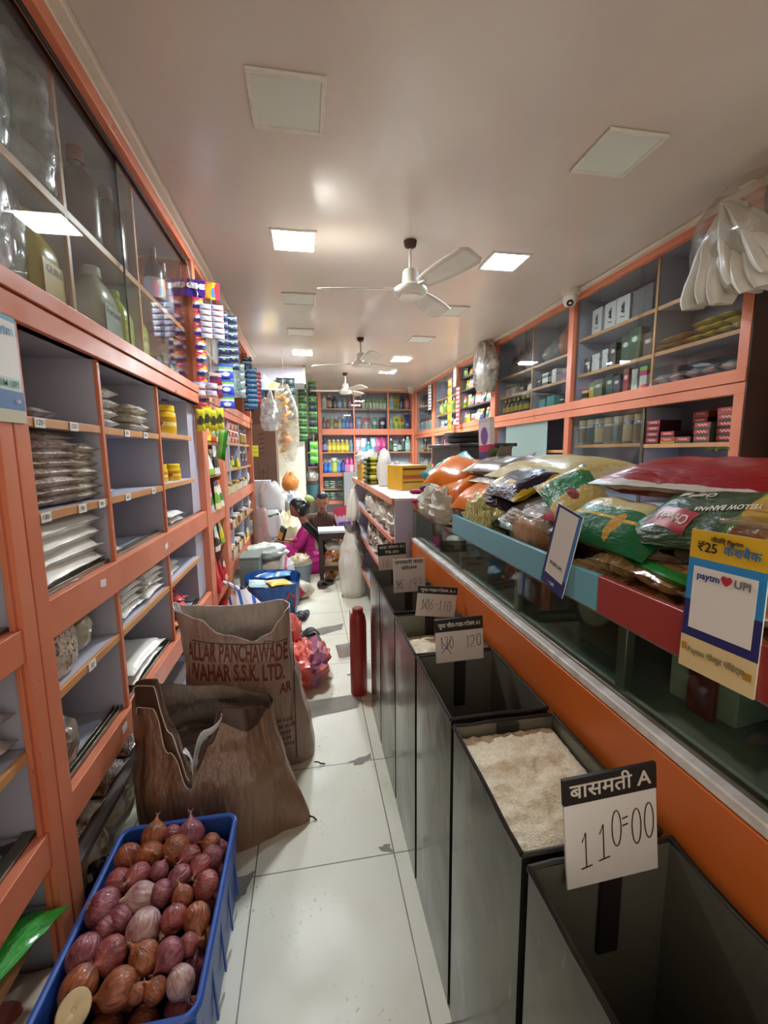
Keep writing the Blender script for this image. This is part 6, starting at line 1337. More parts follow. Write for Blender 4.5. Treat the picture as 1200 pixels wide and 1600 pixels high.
strip(8, .075, .056, .012, [NVY], -.548, 3.24, 2.31, 'dark navy shampoo sachet strip, nearer of the two dark strips', 'dark shampoo strips', R(10), hook=.115); strip(7, .075, .052, .012, [NVY], -.492, 3.28, 2.30, 'dark navy shampoo sachet strip, farther of the two dark strips', 'dark shampoo strips', R(10), hook=.18)
strip(3, .10, .10, .016, [BLS], -.535, 3.19, 1.96, 'wide blue and white detergent sachet strip by the lower rail', 'blue detergent strips', R(10))
CLRS = film('clear sachet film', '#cfe0dc', .5, .15, '#a9c0bc')
strip(4, .10, .07, .016, [CLRS], -.55, 3.9, 2.10, 'clear greenish sachet strip at the far glass', 'clear sachet strips', R(10), hook=.12)
strip(13, .10, .042, .02, [NVY, CYS], -.590, 4.8, 2.34, 'long navy strip of sachets hanging past the end post of the far unit', 'long strips by the cardboard', R(8), hook=.1)
strip(8, .10, .05, .02, [CYS], -.545, 4.76, 2.22, 'bright blue sachet strip hanging by the cardboard', 'long strips by the cardboard', R(8), hook=.16)
strip(8, .085, .04, .02, [RDS], -.497, 4.8, 2.20, 'pink and red sachet strip hanging right of the blue one', 'long strips by the cardboard', R(8), hook=.22)
strip(3, .065, .04, .012, [mt('yellow tape', '#d8cc20', .4)], -.545, 4.76, 1.44, 'narrow yellow tail hanging below the blue strip', 'yellow tail', R(8), hook=.12)
YG = prt('yellow green seasoning film', [(0, '#d8d02c'), (.3, '#4a5a20'), (.55, '#c8cc34'), (.8, '#e0d83a')], 0, [('#4a4030', (0, .5, .2), (1, .5, .25))], wob=.3, rough=.2, coat=.8)
for i in range(4): tp('yg%d' % (i % 2), YG, (.14, .052, .02), (-.645+.034*i, 2.88+.012*i, 1.56+.012*(i % 2)), (84, -90, 12+6*i), 'yellow-green seasoning packet pegged to the post, %s from the left' % ORD[i], seed=i % 2)
tp('gh', prt('green hanging film', [(0, '#2f7a24'), (.4, '#6ab03a'), (.8, '#a8a0a4')], 1, rough=.2, coat=.8), (.20, .06, .03), (-.545, 2.96, 1.41), (84, -80, 14), 'green and grey packet hanging below the yellow-green ones', seed=3)
# top of the far left corner: stacked trays, colourful packs
for i, (x, y, z, cc, lb, rr) in enumerate(((-.50, 5.88, 2.22, ('#3a8a4a', '#e0d8c0', '#d88a3a'), 'green, white and orange pack wedged against the ceiling corner', (80, -70, 60)), (-.44, 5.86, 2.17, ('#d8b84a', '#e0a83a', '#d8d0b8'), 'yellow pack below the green and orange one', (40, -60, 40)), (-.60, 5.87, 2.20, ('#b8c8d8', '#8ab0d0', '#d8dce0'), 'pale blue pack by the hanging strips', (80, -80, 70)), (-.53, 5.84, 2.15, ('#3a94c8', '#6ab8dc', '#2a6ab0'), 'sky blue pack hanging by the strips', (80, -80, 80)))):
    tp('cor%d' % i, prt('corner film %d' % i, [(0, cc[0]), (.35, cc[1]), (.7, cc[2])], 1, rough=.2, coat=.7), (.22, .16, .03), (x, y, z), rr, lb, seed=i)
props(ob('flat_tray', G().box((-.16, -.14, 0), (.16, .14, .018)), mt('pale blue board', '#a8c8d4', .4), None, (-.46, 5.86, 2.1435), (0, 0, R(14)), bev=.002), 'pale blue flat board lying on the stacked cardboard', 'board')
PAP = prt('papad print', [(0, '#e0b45a'), (.3, '#d8a848'), (.5, '#e09a2c'), (.62, '#d8cfae'), (.9, '#cfae7a')], 2, [('#e8dcc0', (0, .5, .1), (2, .8, .1))], wob=.2, nz=.3, ns=24, rough=.4)
ph = thing('papad_bag', 'long clear bag of orange and yellow papads hanging in front of the cardboard', 'bag', (-.28, 5.6, 1.40))
ob('cord', G().tube([(0, 0, .74), (.01, 0, 1.0), (0, 0, 1.205)], .003, 5), mt('pale cord', '#d2b8a0', .8), ph)
rp = random.Random(4)
for i in range(15):
    ob('papad', G().lathe([(.02, 0), (.05, .004), (.062+.02*(i % 3 == 0), .012), (.05, .03), (.02, .034)], 14, sy=.75), mt('papad orange %d' % (i % 4), ('#e0b860', '#e59a34', '#e0d09a', '#d88a3a')[i % 4], .6, nz=.2, ns=20), ph, (.03*math.sin(i*2.3), .015*math.cos(i*3), .0+.047*i), (R(rp.uniform(-50, 50)), R(rp.uniform(-50, 50)), 0))
ob('bag', G().grid(lambda u, v: ((.03+.12*math.sin(math.pi*min(1, .1+.85*(1-v)))**1.0)*(1+.18*nz3(math.cos(6.283*u)*2, v*4, math.sin(6.283*u)*2))*math.cos(6.283*u)+.06*(1-v), (.03+.07*(1-v))*math.sin(6.283*u), -.15+.95*v), 24, 14, wrap=True), film('papad film', '#f4f2ec', .28, .15, '#e0dcd4'), ph)
b = props(ob('polythene_bag', blob(.22, .18, .36, 71, .3, knot=.8), film('thin white film', '#e6e8e8', .7, .2, '#d0d2d2')), 'thin white polythene bag hanging left of the papad bag', 'bag'); b.location = (-.44, 5.45, 1.62)

# ---------------------------------------------------------------- back left corner
CBD = mt('brown corrugated card', '#6a5040', .7, nz=.15, ns=5)
for i, (a, b_, h_, lb) in enumerate((((-.80, 5.80), (-.40, 6.15), 1.72, 'tall brown cardboard carton against the left wall beyond the shelves'), ((-.82, 5.78), (-.42, 6.1), 2.16, ''))):
    if not lb: continue
    t = thing('tall_carton', lb, 'box', ((a[0]+b_[0])/2, (a[1]+b_[1])/2, 0))
    ob('carton', G().box(((a[0]-b_[0])/2, (a[1]-b_[1])/2, 0), ((b_[0]-a[0])/2, (b_[1]-a[1])/2, h_)), CBD, t, bev=.004)
    g = G()
    for q in range(5): stroke(g, [(-.04, 1.35+.06*q), (.03, 1.37+.06*q)], .012)
    stroke(g, [(-.05, .95), (.06, .95), (.06, 1.22), (-.05, 1.22), (-.05, .95)], .008); stroke(g, [(0, 1.0), (0, 1.15), (-.03, 1.1)], .008); stroke(g, [(0, 1.15), (.03, 1.1)], .008)
    ob('stencil', g, mt('box print', '#3c2c22', .7), t, (.02, (a[1]-b_[1])/2-.002, 0), (R(90), 0, 0))
carton((.40, .34, .42), mt('dark brown carton', '#57402f', .7), (-.60, 5.97, 1.722), 'dark brown carton on top of the tall cardboard carton')
struct('beam', G().box((-.98, 6.55, 2.36), (-.02, 7.3, 2.61)), mt('lilac white board', '#c3c0cc', .5))
struct('trim_4', G().box((-.98, 6.53, 2.585), (-.005, 6.56, 2.61)).box((-.03, 6.53, 2.35), (-.0, 6.56, 2.61)), PVC)
GRS = prt('dark green sachet film', [(0, '#24402a'), (.3, '#3a6a34'), (.55, '#1c2c28'), (.75, '#5a8a3a')], 0, wob=.3, rough=.2, coat=.7); DKS = prt('black green sachet film', [(0, '#1c2a2c'), (.5, '#33484a'), (.8, '#16201f')], 0, wob=.3, rough=.2, coat=.7)
strip(5, .13, .12, .04, [DKS], -.28, 6.505, 2.42, 'dark teal sachet strip hanging under the ceiling beam', 'strips in the back corner', 0, cols=2); strip(8, .14, .12, .04, [GRS], -.06, 7.2, 2.50, 'green sachet strip hanging in front of the pillar, left of two', 'strips in the back corner', 0, cord=.105); strip(7, .14, .12, .04, [GRS, DKS], .10, 7.25, 2.50, 'green sachet strip hanging by the back shelves, right of two', 'strips in the back corner', 0, cord=.105)
strip(3, .14, .12, .03, [prt('bright green sachet', [(0, '#4a9a3a'), (.5, '#8ac05a'), (.8, '#3a7a34')], 0, rough=.2)], .10, 7.25, 1.55, 'bright green sachet strip below the dark green ones', 'strips in the back corner', 0, cord=1.055)
rk = thing('side_rack', 'dark narrow rack of pouches between the pillar and the back shelves', 'rack', (.08, 8.6, 0))
for x in (-.10, .10): ob('post', G().box((x-.012, -.15, 0), (x+.012, .15, 1.9)), mt('dark rack', '#241c1c', .6), rk)
for z in (.50, .80, 1.10, 1.38): ob('shelf', G().box((-.09, -.15, z-.02), (.09, .15, z)), ORG, rk)
for i, (z, nm, c_) in enumerate(((1.381, 'black and purple pouch with a white round label on the side rack', '#3a2450'), (1.101, 'black and blue pouch with a white round label on the side rack', '#1f5a8a'))):
    pouch(.165, .25, .10, prt('round pouch %d' % i, [(0, '#17151c'), (.12, c_), (.62, '#1c1a22'), (.9, '#17151c')], 2, [('#dcdce0', (0, .5, .24), (2, .38, .15))], crinkle=.2), (.08, 8.52, z), nm, 0, None, i)
b = props(ob('grey_bag', blob(.26, .24, .2, 80, .2), film('grey film', '#c0c8c8', .7, .2, '#9aa8a8')), 'grey-green polythene bundle on the side rack', 'bag'); b.location = (.06, 8.3, .81)
bk = thing('bucket', 'teal plastic bucket below the grey bundle', 'bucket', (.07, 8.25, .52)); ob('tub', G().lathe([(.09, 0), (.115, .24), (.12, .25), (.11, .25), (.085, .01)], 24, top=False), mt('teal bucket plastic', '#3f6a74', .4), bk); ob('rim', G().lathe([(.118, .235), (.125, .24), (.125, .255), (.112, .255)], 24, bot=False, top=False), mt('teal bucket plastic', '#3f6a74', .4), bk)
st_ = thing('low_stand', 'dark low stand under the teal bucket', 'stand', (.07, 8.25, 0)); ob('top', G().box((-.13, -.13, .49), (.13, .13, .519)), mt('dark rack', '#241c1c', .6), st_)
for x in (-.11, .11):
    for y in (-.11, .11): ob('leg', G().box((x-.015, y-.015, 0), (x+.015, y+.015, .49)), mt('dark rack', '#241c1c', .6), st_)
b = props(ob('orange_bag', blob(.24, .2, .25, 82, .25, knot=.5), mt('orange brown polythene', '#c07838', .3, nz=.3, ns=8, bump=.8, bs=14, coat=.6)), 'orange-brown bag resting on the sacks before the pillar', 'bag'); b.location = (-.27, 6.5, .80)
b = props(ob('filled_sack', blob(.42, .4, .80, 83, .08, pw=.5), WS), 'pale sack standing before the pillar under the orange-brown bag', 'sack'); b.location = (-.30, 6.5, 0)
b = props(ob('blue_bag', blob(.22, .2, .3, 85, .25), mt('pale blue polythene', '#b0bcc4', .3, nz=.2, bump=.8, bs=14, coat=.6)), 'pale blue polythene bag on the cream heap left of the man', 'bag'); b.location = (-.22, 5.95, .52)
b = props(ob('cream_heap', blob(.34, .4, .56, 86, .25, 5), mt('cream packets', '#d3c9a0', .5, nz=.2, ns=16, bump=.9, bs=24), ), 'tall heap of cream-coloured packed snacks left of the woman', 'heap', kind='stuff'); b.location = (-.31, 5.80, 0)
# wheat bags and neighbours
wb = thing('wheat_bag', 'white bag printed AT with green corners standing against the far left shelves', 'sack', (-.47, 5.22, 0))
def wfn(u, v):
    a = 2*math.pi*u; e = 2/3.5; c_, s_ = math.copysign(abs(math.cos(a))**e, math.cos(a)), math.copysign(abs(math.sin(a))**e, math.sin(a))
    k = 1-.35*max(0, (v-.85)/.15)**2; return (.13*c_*k, .10*s_*k*(1-.3*v*v), .70*v)
ob('body', G().grid(wfn, 36, 20, wrap=True), mt('white laminated bag', '#d4dadb', .35, nz=.06, ns=6, bump=.3, bs=14, coat=.4), wb)
ob('lettering', text_geo('WHEAT', .065, .0006), mt('dark green ink', '#26342c', .5), wb, (-.005, -.094, .36), (R(90), 0, 0), scale=(.8, 1, 1))
for nm, z0, z1 in (('green_band', .60, .67), ('green_band', .12, .20)):
    ob(nm, G().grid(lambda u, v: ((u-.5)*.22, -.103+.028*(z0 > .4)+.02*abs(u-.5)**2*4, z0+(z1-z0)*v+.03*math.sin(u*3.1)*(1 if z0 < .4 else -1)), 10, 3), mt('bag green', '#2c5a38', .45), wb, solid=.001)
g = G(); stroke(g, arc(0, 0, .05, .035, 20, 200), .008); stroke(g, [(-.03, -.02), (0, .03), (.03, -.01)], .007); stroke(g, arc(.01, -.01, .018, .012), .01); ob('printed_mark', g, mt('dark green ink', '#26342c', .5), wb, (.0, -.104, .27), (R(90), 0, 0))
b = props(ob('white_bag', blob(.27, .22, .36, 88, .1, pw=.5), mt('white bag cloth', '#d3d8d8', .5, nz=.06, bump=.6, bs=16)), 'plump white bag perched above and behind the bag printed AT', 'bag'); b.location = (-.47, 5.5, .64)
b = props(ob('white_bag', blob(.28, .2, .645, 87, .06, pw=.4), mt('white bag cloth', '#d3d8d8', .5)), 'white bag standing behind the bag printed AT', 'bag'); b.location = (-.47, 5.5, 0)
b = props(ob('pink_sack', blob(.19, .2, .74, 89, .1, 3, pw=.45), mt('dusty pink mesh', '#b0908a', .7, nz=.2, ns=14, bump=.8, bs=40)), 'dusty pink mesh sack beside the end post of the far left unit', 'sack'); b.location = (-.555, 5.03, 0)
carton((.25, .12, 1.02), mt('grey white board', '#c9cfd2', .5), (-.60, 5.62, 0), 'pale grey upright board box behind the white bags')
# ---------------------------------------------------------------- floor clutter on the left
gt = thing('tin_box', 'grey tin box with a hinged lid on the floor against the left shelves', 'box', (-.52, 3.95, 0)); ob('box', G().box((-.10, -.14, 0), (.07, .14, .44)), mt('grey green tin', '#7f8c84', .45, metal=.3, nz=.2, ns=6), gt, bev=.004); ob('lid', G().box((-.105, -.145, .44), (.075, .145, .46)), mt('grey green tin', '#7f8c84', .45), gt, bev=.004)
b = props(ob('sand_coloured_sack', blob(.36, .36, .30, 90, .08, pw=.55), mt('beige cloth', '#b5a68e', .8, nz=.12, ns=8, bump=.4, bs=50)), 'squat beige sack with a folded plastic top behind the blue bag', 'sack'); b.location = (-.39, 4.22, .09)
b = props(ob('low_carton', G().box((-.2, -.2, 0), (.2, .2, .09)), mt('dull carton', '#8a7456', .7), None, (-.38, 4.22, 0), bev=.003), 'low flattened carton under the squat beige sack', 'box')
b = props(ob('polythene_bag', blob(.38, .34, .13, 92, .25), mt('milky polythene', '#c9d0c6', .4, nz=.12, ns=8, bump=.6, bs=14)), 'milky polythene crumpled over the squat beige sack', 'bag'); b.location = (-.42, 4.2, .36)
b = props(ob('printed_bag', blob(.17, .16, .27, 93, .2, knot=.3), prt('pink lettered bag', [(0, '#dcd3cf'), (.45, '#c86a80'), (.58, '#e0dad6')], 0, wob=.25, rough=.3)), 'white carrier bag with pink lettering leaning on the beige sack', 'bag'); b.location = (-.24, 4.08, .10)
b = props(ob('low_carton', G().box((-.1, -.1, 0), (.1, .1, .10)), mt('dull carton', '#8a7456', .7), None, (-.24, 4.08, 0), bev=.003), 'small brown carton under the pink-lettered carrier bag', 'box')
pl_ = thing('bucket', 'grey-blue plastic bucket filled with wrapped pale snacks', 'bucket', (-.13, 4.42, 0))
ob('tub', G().lathe([(.10, 0), (.105, .01), (.135, .225), (.142, .235), (.13, .235), (.10, .03)], 28, top=False), mt('grey blue bucket', '#8fa3b0', .4), pl_); ob('base_ring', G().lathe([(.105, 0), (.112, .0), (.112, .04), (.105, .045)], 28), mt('dark blue ring', '#31507c', .4), pl_)
for i, (x, y, s) in enumerate(((-.17, 4.40, .14), (-.08, 4.42, .16), (-.13, 4.49, .13))):
    b = props(ob('snack_bag', blob(s, s, .13, 95+i, .25), mt('pale snack bag', '#d8c8a4', .35, nz=.3, ns=14, bump=.8, bs=20, coat=.6)), 'pale snack bag in the grey-blue bucket, %s' % ('left', 'right', 'rear')[i], 'bag', 'snack bags in the bucket'); b.location = (x, y, .185)
bb = thing('carrier_bag', 'open blue woven carrier bag full of packets on the aisle floor', 'bag', (-.33, 3.62, 0))
s4 = Sack([(0, -.33, 3.62, .19, .17), (.2, -.33, 3.62, .215, .19), (.34, -.33, 3.62, .225, .20)], [(0, .315), (60, .33), (120, .34), (200, .32), (260, .29), (310, .30), (360, .315)], 3.2, 21, .02); O4 = (-.33, 3.62, 0)
BLB = weave('blue woven bag', '#2c64a8', '#25579a', .5)
ob('body', at0(s4.outer(64, 16), O4), BLB, bb, ang=70); ob('lining', at0(s4.inner(.24, 64), O4), BLB, bb, ang=70)
g = on_line(s4, O4, [(-.19, .10), (-.21, .17), (-.18, .24), (-.155, .19), (-.14, .21), (-.15, .10)], .012); ob('red_print', g, mt('bag red print', '#c4544a', .5), bb)
for i, (x, y, cc, lb) in enumerate(((-.42, 3.55, '#b0d0cc', 'pale teal packet on top in the blue carrier bag'), (-.27, 3.52, '#e0b82c', 'yellow packet on top in the blue carrier bag'), (-.38, 3.70, '#3a7ac0', 'bright blue packet on top in the blue carrier bag'), (-.25, 3.68, '#5aa0d8', 'sky blue flap of packet on top in the blue carrier bag'))):
    tp('cb%d' % i, prt('carrier goods %d' % i, [(0, cc), (.6, '#d8dcd4'), (.8, cc)], 1, wob=.2, rough=.2, coat=.7), (.2, .15, .04), (x, y, .275+.012*i), (8-4*i, 6, 30*i), lb, seed=i)
sb = thing('striped_bag', 'white carrier bag with blue stripes slumped against the shelves', 'bag', (-.42, 3.12, 0))
def stf(u, v):
    a = 2*math.pi*u; r = (.5+.5*math.sin(math.pi*min(1, v*1.1))**.7)*(1-.45*v); return (.19*r*math.cos(a)*(1+.1*math.sin(a*5+v*3))-.10*v, .17*r*math.sin(a)*(1+.1*math.sin(a*6)), .40*v)
t2 = NT('blue stripes'); sp_ = t2.new('ShaderNodeSeparateXYZ'); t2.link(t2.tex('Generated'), sp_.inputs[0]); t2.link(t2.ramp(t2.math('FRACT', t2.math('MULTIPLY', t2.math('ADD', sp_.outputs[0], t2.math('MULTIPLY', sp_.outputs[2], .35)), 4.2)), [(0, '#dcdcda'), (.55, '#2f58a8'), (.8, '#dcdcda')], 'CONSTANT'), t2.b.inputs['Base Color']); t2.bump(t2.noise(9), .5, .02); STR = t2.fin(.35, 0, .3)
g = G().grid(stf, 36, 16, wrap=True); ob('body', g, STR, sb); ob('handle', G().tube([(-.10, 0, .39), (-.16, -.02, .44), (-.2, -.03, .46)], [.02, .014, .012], 8), STR, sb)
b = props(ob('blue_white_packet', blob(.26, .22, .12, 99, .3), prt('blue white print', [(0, '#d8d8d8'), (.4, '#3c4a9c'), (.6, '#d4d0d0')], 0, wob=.4, rough=.3)), 'blue and white packet on the floor before the striped bag', 'packet'); b.location = (-.50, 2.82, 0)
for i, (x, y, z) in enumerate(((-.56, 3.32, 0), (-.56, 3.5, .0), (-.55, 3.7, .02), (-.45, 3.40, 0))):
    b = props(ob('red_bag', blob(.2, .2, .2, 100+i, .3), redmat(i)), 'shiny red packet heap at the foot of the narrow unit, %s from the front' % ORD[i], 'packet', 'red packets on the floor'); b.location = (x, y, z)
for i, (x, y, cc, lb) in enumerate(((-.36, 3.93, '#c8a878', 'tan packet between the blue bag and the beige sack'), (-.2, 3.9, '#a83038', 'dark red packet behind the blue bag'), (-.28, 3.98, '#d0c4ae', 'cream packet behind the blue bag'), (-.1, 4.02, '#c4b8a0', 'pale packet beside the bucket'), (-.43, 3.88, '#d0863a', 'orange packet left behind the blue bag'))):
    tp('mid%d' % i, prt('floor goods %d' % i, [(0, cc), (.5, '#d0c8b8'), (.75, cc)], 1, wob=.3, rough=.3, coat=.5), (.24, .17, .14+.03*(i % 2)), (x, y, .0), (0, 0, 40*i), lb, seed=i)
pb = thing('red_polythene_bag', 'translucent red polythene bag of vegetables lying in the aisle behind the tall sack', 'bag', (-.055, 2.52, 0))
ob('bag', blob(.29, .42, .20, 105, .28, 3.2, 32, 20), prt('red polythene', [(0, '#e8705c'), (.45, '#e0685a'), (.62, '#b0708a'), (.85, '#d86a54')], 0, wob=.5, rough=.28, coat=.3, crinkle=1.0, nz=.15), pb); ob('neck', blob(.10, .12, .15, 106, .3, knot=.6), mt('red polythene neck', '#e8786a', .25, coat=.4, bump=.8, bs=14), pb, (-.07, .10, .19))
def slipper(x, y, rz, label, c1='#2c2a2e', z=0, tilt=0):
    t = thing('slipper', label, 'slipper', (x, y, z), (R(tilt), 0, R(rz)))
    def sole(h0, h1, s=1):
        g = G(); pts = []
        for k in range(24):
            a = 2*math.pi*k/24; w_ = .045*(1+.18*math.sin(a)); pts.append((w_*math.cos(a)*s, .125*math.sin(a)*s))
        g.add([(a, b_, h0) for a, b_ in pts]+[(a, b_, h1) for a, b_ in pts], [tuple(range(24))[::-1], tuple(range(24, 48))]+[(k, (k+1) % 24, 24+(k+1) % 24, 24+k) for k in range(24)]); return g
    ob('sole', sole(0, .022), mt('sole '+c1, c1, .6), t, bev=.003); ob('footbed', sole(.022, .026, .9), mt('footbed', '#4a4648', .7), t)
    ob('strap', G().grid(lambda u, v: (.052*math.cos(math.pi*u), .02+.07*v, .02+.045*math.sin(math.pi*u)), 14, 4), mt('strap '+c1, c1, .5), t, solid=.005)
slipper(-.085, 3.50, 160, 'dark slipper lying in the aisle, largest of the three near the blue bag'); slipper(-.125, 3.16, 40, 'dark slipper at the back edge of the red polythene bag', '#4a4644'); slipper(-.0, 3.03, 20, 'dark slipper half hidden right of the red polythene bag', '#26302e')
slipper(.10, 4.34, 185, 'brown slipper on the floor beside the stool leg', '#4f3c34'); slipper(.18, 4.45, 175, 'brown slipper under the stool', '#5a463c')
# stool with the jar beneath
STW = mt('dark stool timber', '#3f3029', .55, nz=.25, ns=9)
sl = thing('stool', 'dark timber stool with a pale laminate top in the aisle beside the seated woman', 'stool', (.235, 4.58, 0))
ob('top', G().box((-.155, -.14, .525), (.155, .14, .55)), mt('pale stool top', '#c9d3d2', .3), sl, bev=.002)
ob('apron', G().box((-.145, -.13, .455), (.145, .13, .525)), STW, sl, bev=.003)
for x in (-1, 1):
    for y in (-1, 1): ob('leg', G().box((x*.13-.02, y*.12-.02, 0), (x*.13+.02, y*.12+.02, .50)), STW, sl, bev=.002)
for y in (-.12, .12): ob('stretcher', G().box((-.13, y-.012, .13), (.13, y+.012, .17)), STW, sl, bev=.002)
jr = thing('pickle_jar', 'big jar of brown pickle with a white lid standing under the stool', 'jar', (.245, 4.6, .002))
ob('body', G().lathe([(.095, 0), (.105, .02), (.105, .25), (.09, .30), (.075, .32)], 24), grain('brown pickle', [(.1, '#5a2c14'), (.5, '#9a5226'), (.9, '#c47c3c')], 22, .15, 1, .5), jr); ob('label', G().lathe([(.107, .10), (.107, .20)], 24, bot=False, top=False), prt('pickle label', [(0, '#a8702c'), (.5, '#d0b080')], 2, crinkle=0), jr)
ob('lid', blob(.19, .19, .10, 107, .15), mt('white jar cover', '#d8d8d4', .4, bump=.8, bs=20), jr, (0, 0, .31))
pg = thing('gift_pack', 'pink and white stand-up packs beside the man', 'packet', (.48, 5.16, 0)); 
PK = prt('pink pack', [(0, '#c4487c'), (.4, '#d86a98'), (.7, '#d8d0d4'), (.85, '#c83a5a')], 2, wob=.4, rough=.25)
for i, (x, z, a) in enumerate(((-.06, 0, 10), (.06, .0, -14))): ob('pack', pouch_geo(.2, .72, .10, i), PK, pg, (x, .06*i, z), (0, R(a), 0))
pouch(.15, .55, .08, prt('violet pack', [(0, '#4a3a80'), (.5, '#d8a060'), (.65, '#5a4a9a')], 2, wob=.4, rough=.25), (.40, 5.02, 0), 'violet and orange stand-up pack right of the pink packs', .2, None, 1)
props(ob('steel_cabinet', G().box((0, 0, 0), (.26, .3, .98)), mt('brushed grey steel', '#a3a8ac', .3, metal=.7, nz=.1), None, (.67, 8.35, 0), bev=.004), 'grey steel cabinet before the right part of the low back shelves', 'cabinet')
# red canister by the bins
rc = thing('red_canister', 'dark red canister with a sloping shoulder on the floor beside the farthest bins', 'canister', (.243, 2.28, 0))
ob('body', G().lathe([(.044, 0), (.047, .01), (.047, .41), (.044, .44), (.038, .465), (.028, .48)], 24), mt('dark red paint', '#9c2a22', .4, nz=.15, ns=8), rc); ob('neck', G().lathe([(.028, .478), (.030, .482), (.03, .50), (.024, .505)], 18), mt('red cap', '#86201c', .4), rc)
props(ob('grey_carton', G().box((-.03, -.09, 0), (.03, .09, .36)), mt('grey and white carton', '#b9b4b0', .6, col2='#8a8784', ns=4), None, (.262, 2.56, .0), (0, 0, R(3)), bev=.003), 'grey and white carton standing behind the dark red canister', 'box')
tp('crinkle', mt('pale crinkled film', '#c4bcb4', .3, nz=.3, ns=8, coat=.5), (.2, .15, .05), (.235, 2.78, .0), (70, 0, 20), 'pale crinkled packet propped behind the grey and white carton', seed=2)

# ---------------------------------------------------------------- things hanging on the right
WF = film('white bag film', '#f0eee8', .2, .2, '#d8d2c6'); 
hb = thing('bundle_of_bags', 'big bundle of white polythene carrier bags hanging at the top right corner', 'bags', (2.03, 1.86, 2.06))
for i in range(10):
    f = i/9; yy = .20-.46*f
    def leaf(u, v, i=i, f=f, yy=yy):
        a = 2*math.pi*u; w_ = (.25+.75*math.sin(math.pi*min(1, .52*(1-v)+.16)))*(1 if v > .1 else .75+2.5*v)
        x = .085*w_*math.cos(a)*(1+.2*nz3(u*3, v*4, i+9)); y = .040*w_*math.sin(a)*(1+.3*math.sin(a*3+i))
        return (x-.02+.02*math.sin(i*2.1), y+yy*(1-v)**.7+.03*v, .03*math.sin(i*1.7)+.02+.40*v*(1-.08*abs(f-.5))+.02*nz3(u*3, v*3, i))
    g = G().grid(leaf, 18, 14, wrap=True); g.f.append(tuple(range(18))[::-1]); g.mi.append(0)
    ob('bag', g, mt('white bag plastic', '#d3cdc0', .35, nz=.1, ns=8, bump=.9, bs=14, coat=.3), hb)
ob('wrapper', G().grid(lambda u, v: (.0+.13*math.sin(math.pi*(.12+.75*(1-v)))*math.cos(6.283*u)*(1+.1*nz3(u*6, v*4, 3)), (.28*math.sin(math.pi*(.12+.6*(1-v)))**.8)*math.sin(6.283*u)*(1+.12*nz3(u*5, v*5, 8))-.05*(1-v), .10+.42*v+.03*nz3(u*4, v*3, 2)), 30, 14, wrap=True), WF, hb)
ob('tie', G().tube([(.0, .02, .50), (.05, .02, .53), (.12, .02, .545)], .008, 6), mt('white twine', '#d0c8bc', .7), hb)
pb2 = thing('plate_bag', 'clear bag of paper plates and cane trays hanging on the right cabinet at mid length', 'bag', (2.09, 4.95, 2.06))
ob('plate', G().lathe([(.02, 0), (.13, .006), (.165, .03), (.17, .03), (.17, .05), (.1, .04)], 28), mt('grey paper plate', '#b8b2a6', .7), pb2, (-.04, 0, .38), (0, R(-84), 0))
ob('tray', G().box((-.03, -.2, 0), (.03, .2, .22)), mt('woven tray', '#a8a294', .7, bump=1, bs=60, nz=.2, ns=40), pb2, (0, 0, .0), bev=.008)
ob('bag', G().grid(lambda u, v: ((.06+.05*math.sin(math.pi*min(1, .1+.8*(1-v))))*math.cos(6.283*u), (.06+.26*math.sin(math.pi*(.25+.5*(1-v*.95)))**2*(1-.75*max(0, v-.55)/.45))*math.sin(6.283*u)*(1+.06*nz3(u*5, v*5, 5)), -.02+.58*v), 26, 14, wrap=True), film('plate bag film', '#e0dcd4', .42, .2, '#c3beb4'), pb2)
strip(6, .16, .125, .05, [prt('yellow ring packet', [(0, '#d8902c'), (.4, '#e0b42c'), (.7, '#d8602c')], 0, [('#8a4a1c', (0, .5, .14), (1, .5, .14))], wob=.2, rough=.2, coat=.7)], 2.11, 6.25, 2.42, 'chain of yellow ring-shaped packets hanging down the right cabinet post', 'chains on the right posts', -Z90, 'packet_chain')
strip(4, .12, .07, .02, [prt('pale tag', [(0, '#d8dcd4'), (.5, '#a8c8b8'), (.8, '#e0e0d8')], 0)], 2.12, 6.12, 2.56, 'pale paper strip hanging above the yellow chain', 'chains on the right posts', -Z90)
strip(9, .13, .06, .02, [RDS], 2.12, 5.98, 2.25, 'red sachet strip hanging beside the yellow chain', 'chains on the right posts', -Z90)
strip(8, .2, .055, .02, [prt('black white sachet', [(0, '#d0ccc8'), (.5, '#2c2a30'), (.7, '#a89a98')], 0)], 2.12, 7.42, 2.52, 'black and white sachet strip hanging in the far right corner', 'chains on the right posts', -Z90)
# ---------------------------------------------------------------- the two people
def skin(name, chains, mat, parent, sub=2):
    """joints joined into one skinned surface: chains of (x, y, z, radius); shared points weld the limbs together"""
    V = []; E = []; Rd = []; idx = {}
    def vid(p):
        k = tuple(round(c, 4) for c in p[:3])
        if k not in idx: idx[k] = len(V); V.append(p[:3]); Rd.append(p[3])
        return idx[k]
    for ch in chains:
        for a, b in zip(ch, ch[1:]):
            E.append((vid(a), vid(b)))
    me = bpy.data.meshes.new(name); me.from_pydata(V, E, []); me.update(); me.materials.append(mat)
    o = bpy.data.objects.new(name, me); COL.objects.link(o); o.parent = parent
    md = o.modifiers.new('skin', 'SKIN'); md.use_smooth_shade = True; md.branch_smoothing = .6
    lay = me.skin_vertices[0].data
    for i, r in enumerate(Rd):
        lay[i].radius = (r, r) if not isinstance(r, tuple) else r; lay[i].use_root = (i == 0)
    s = o.modifiers.new('subdivision', 'SUBSURF'); s.levels = sub; s.render_levels = sub
    return o
def lerp(a, b, f): return tuple(x+(y-x)*f for x, y in zip(a, b))
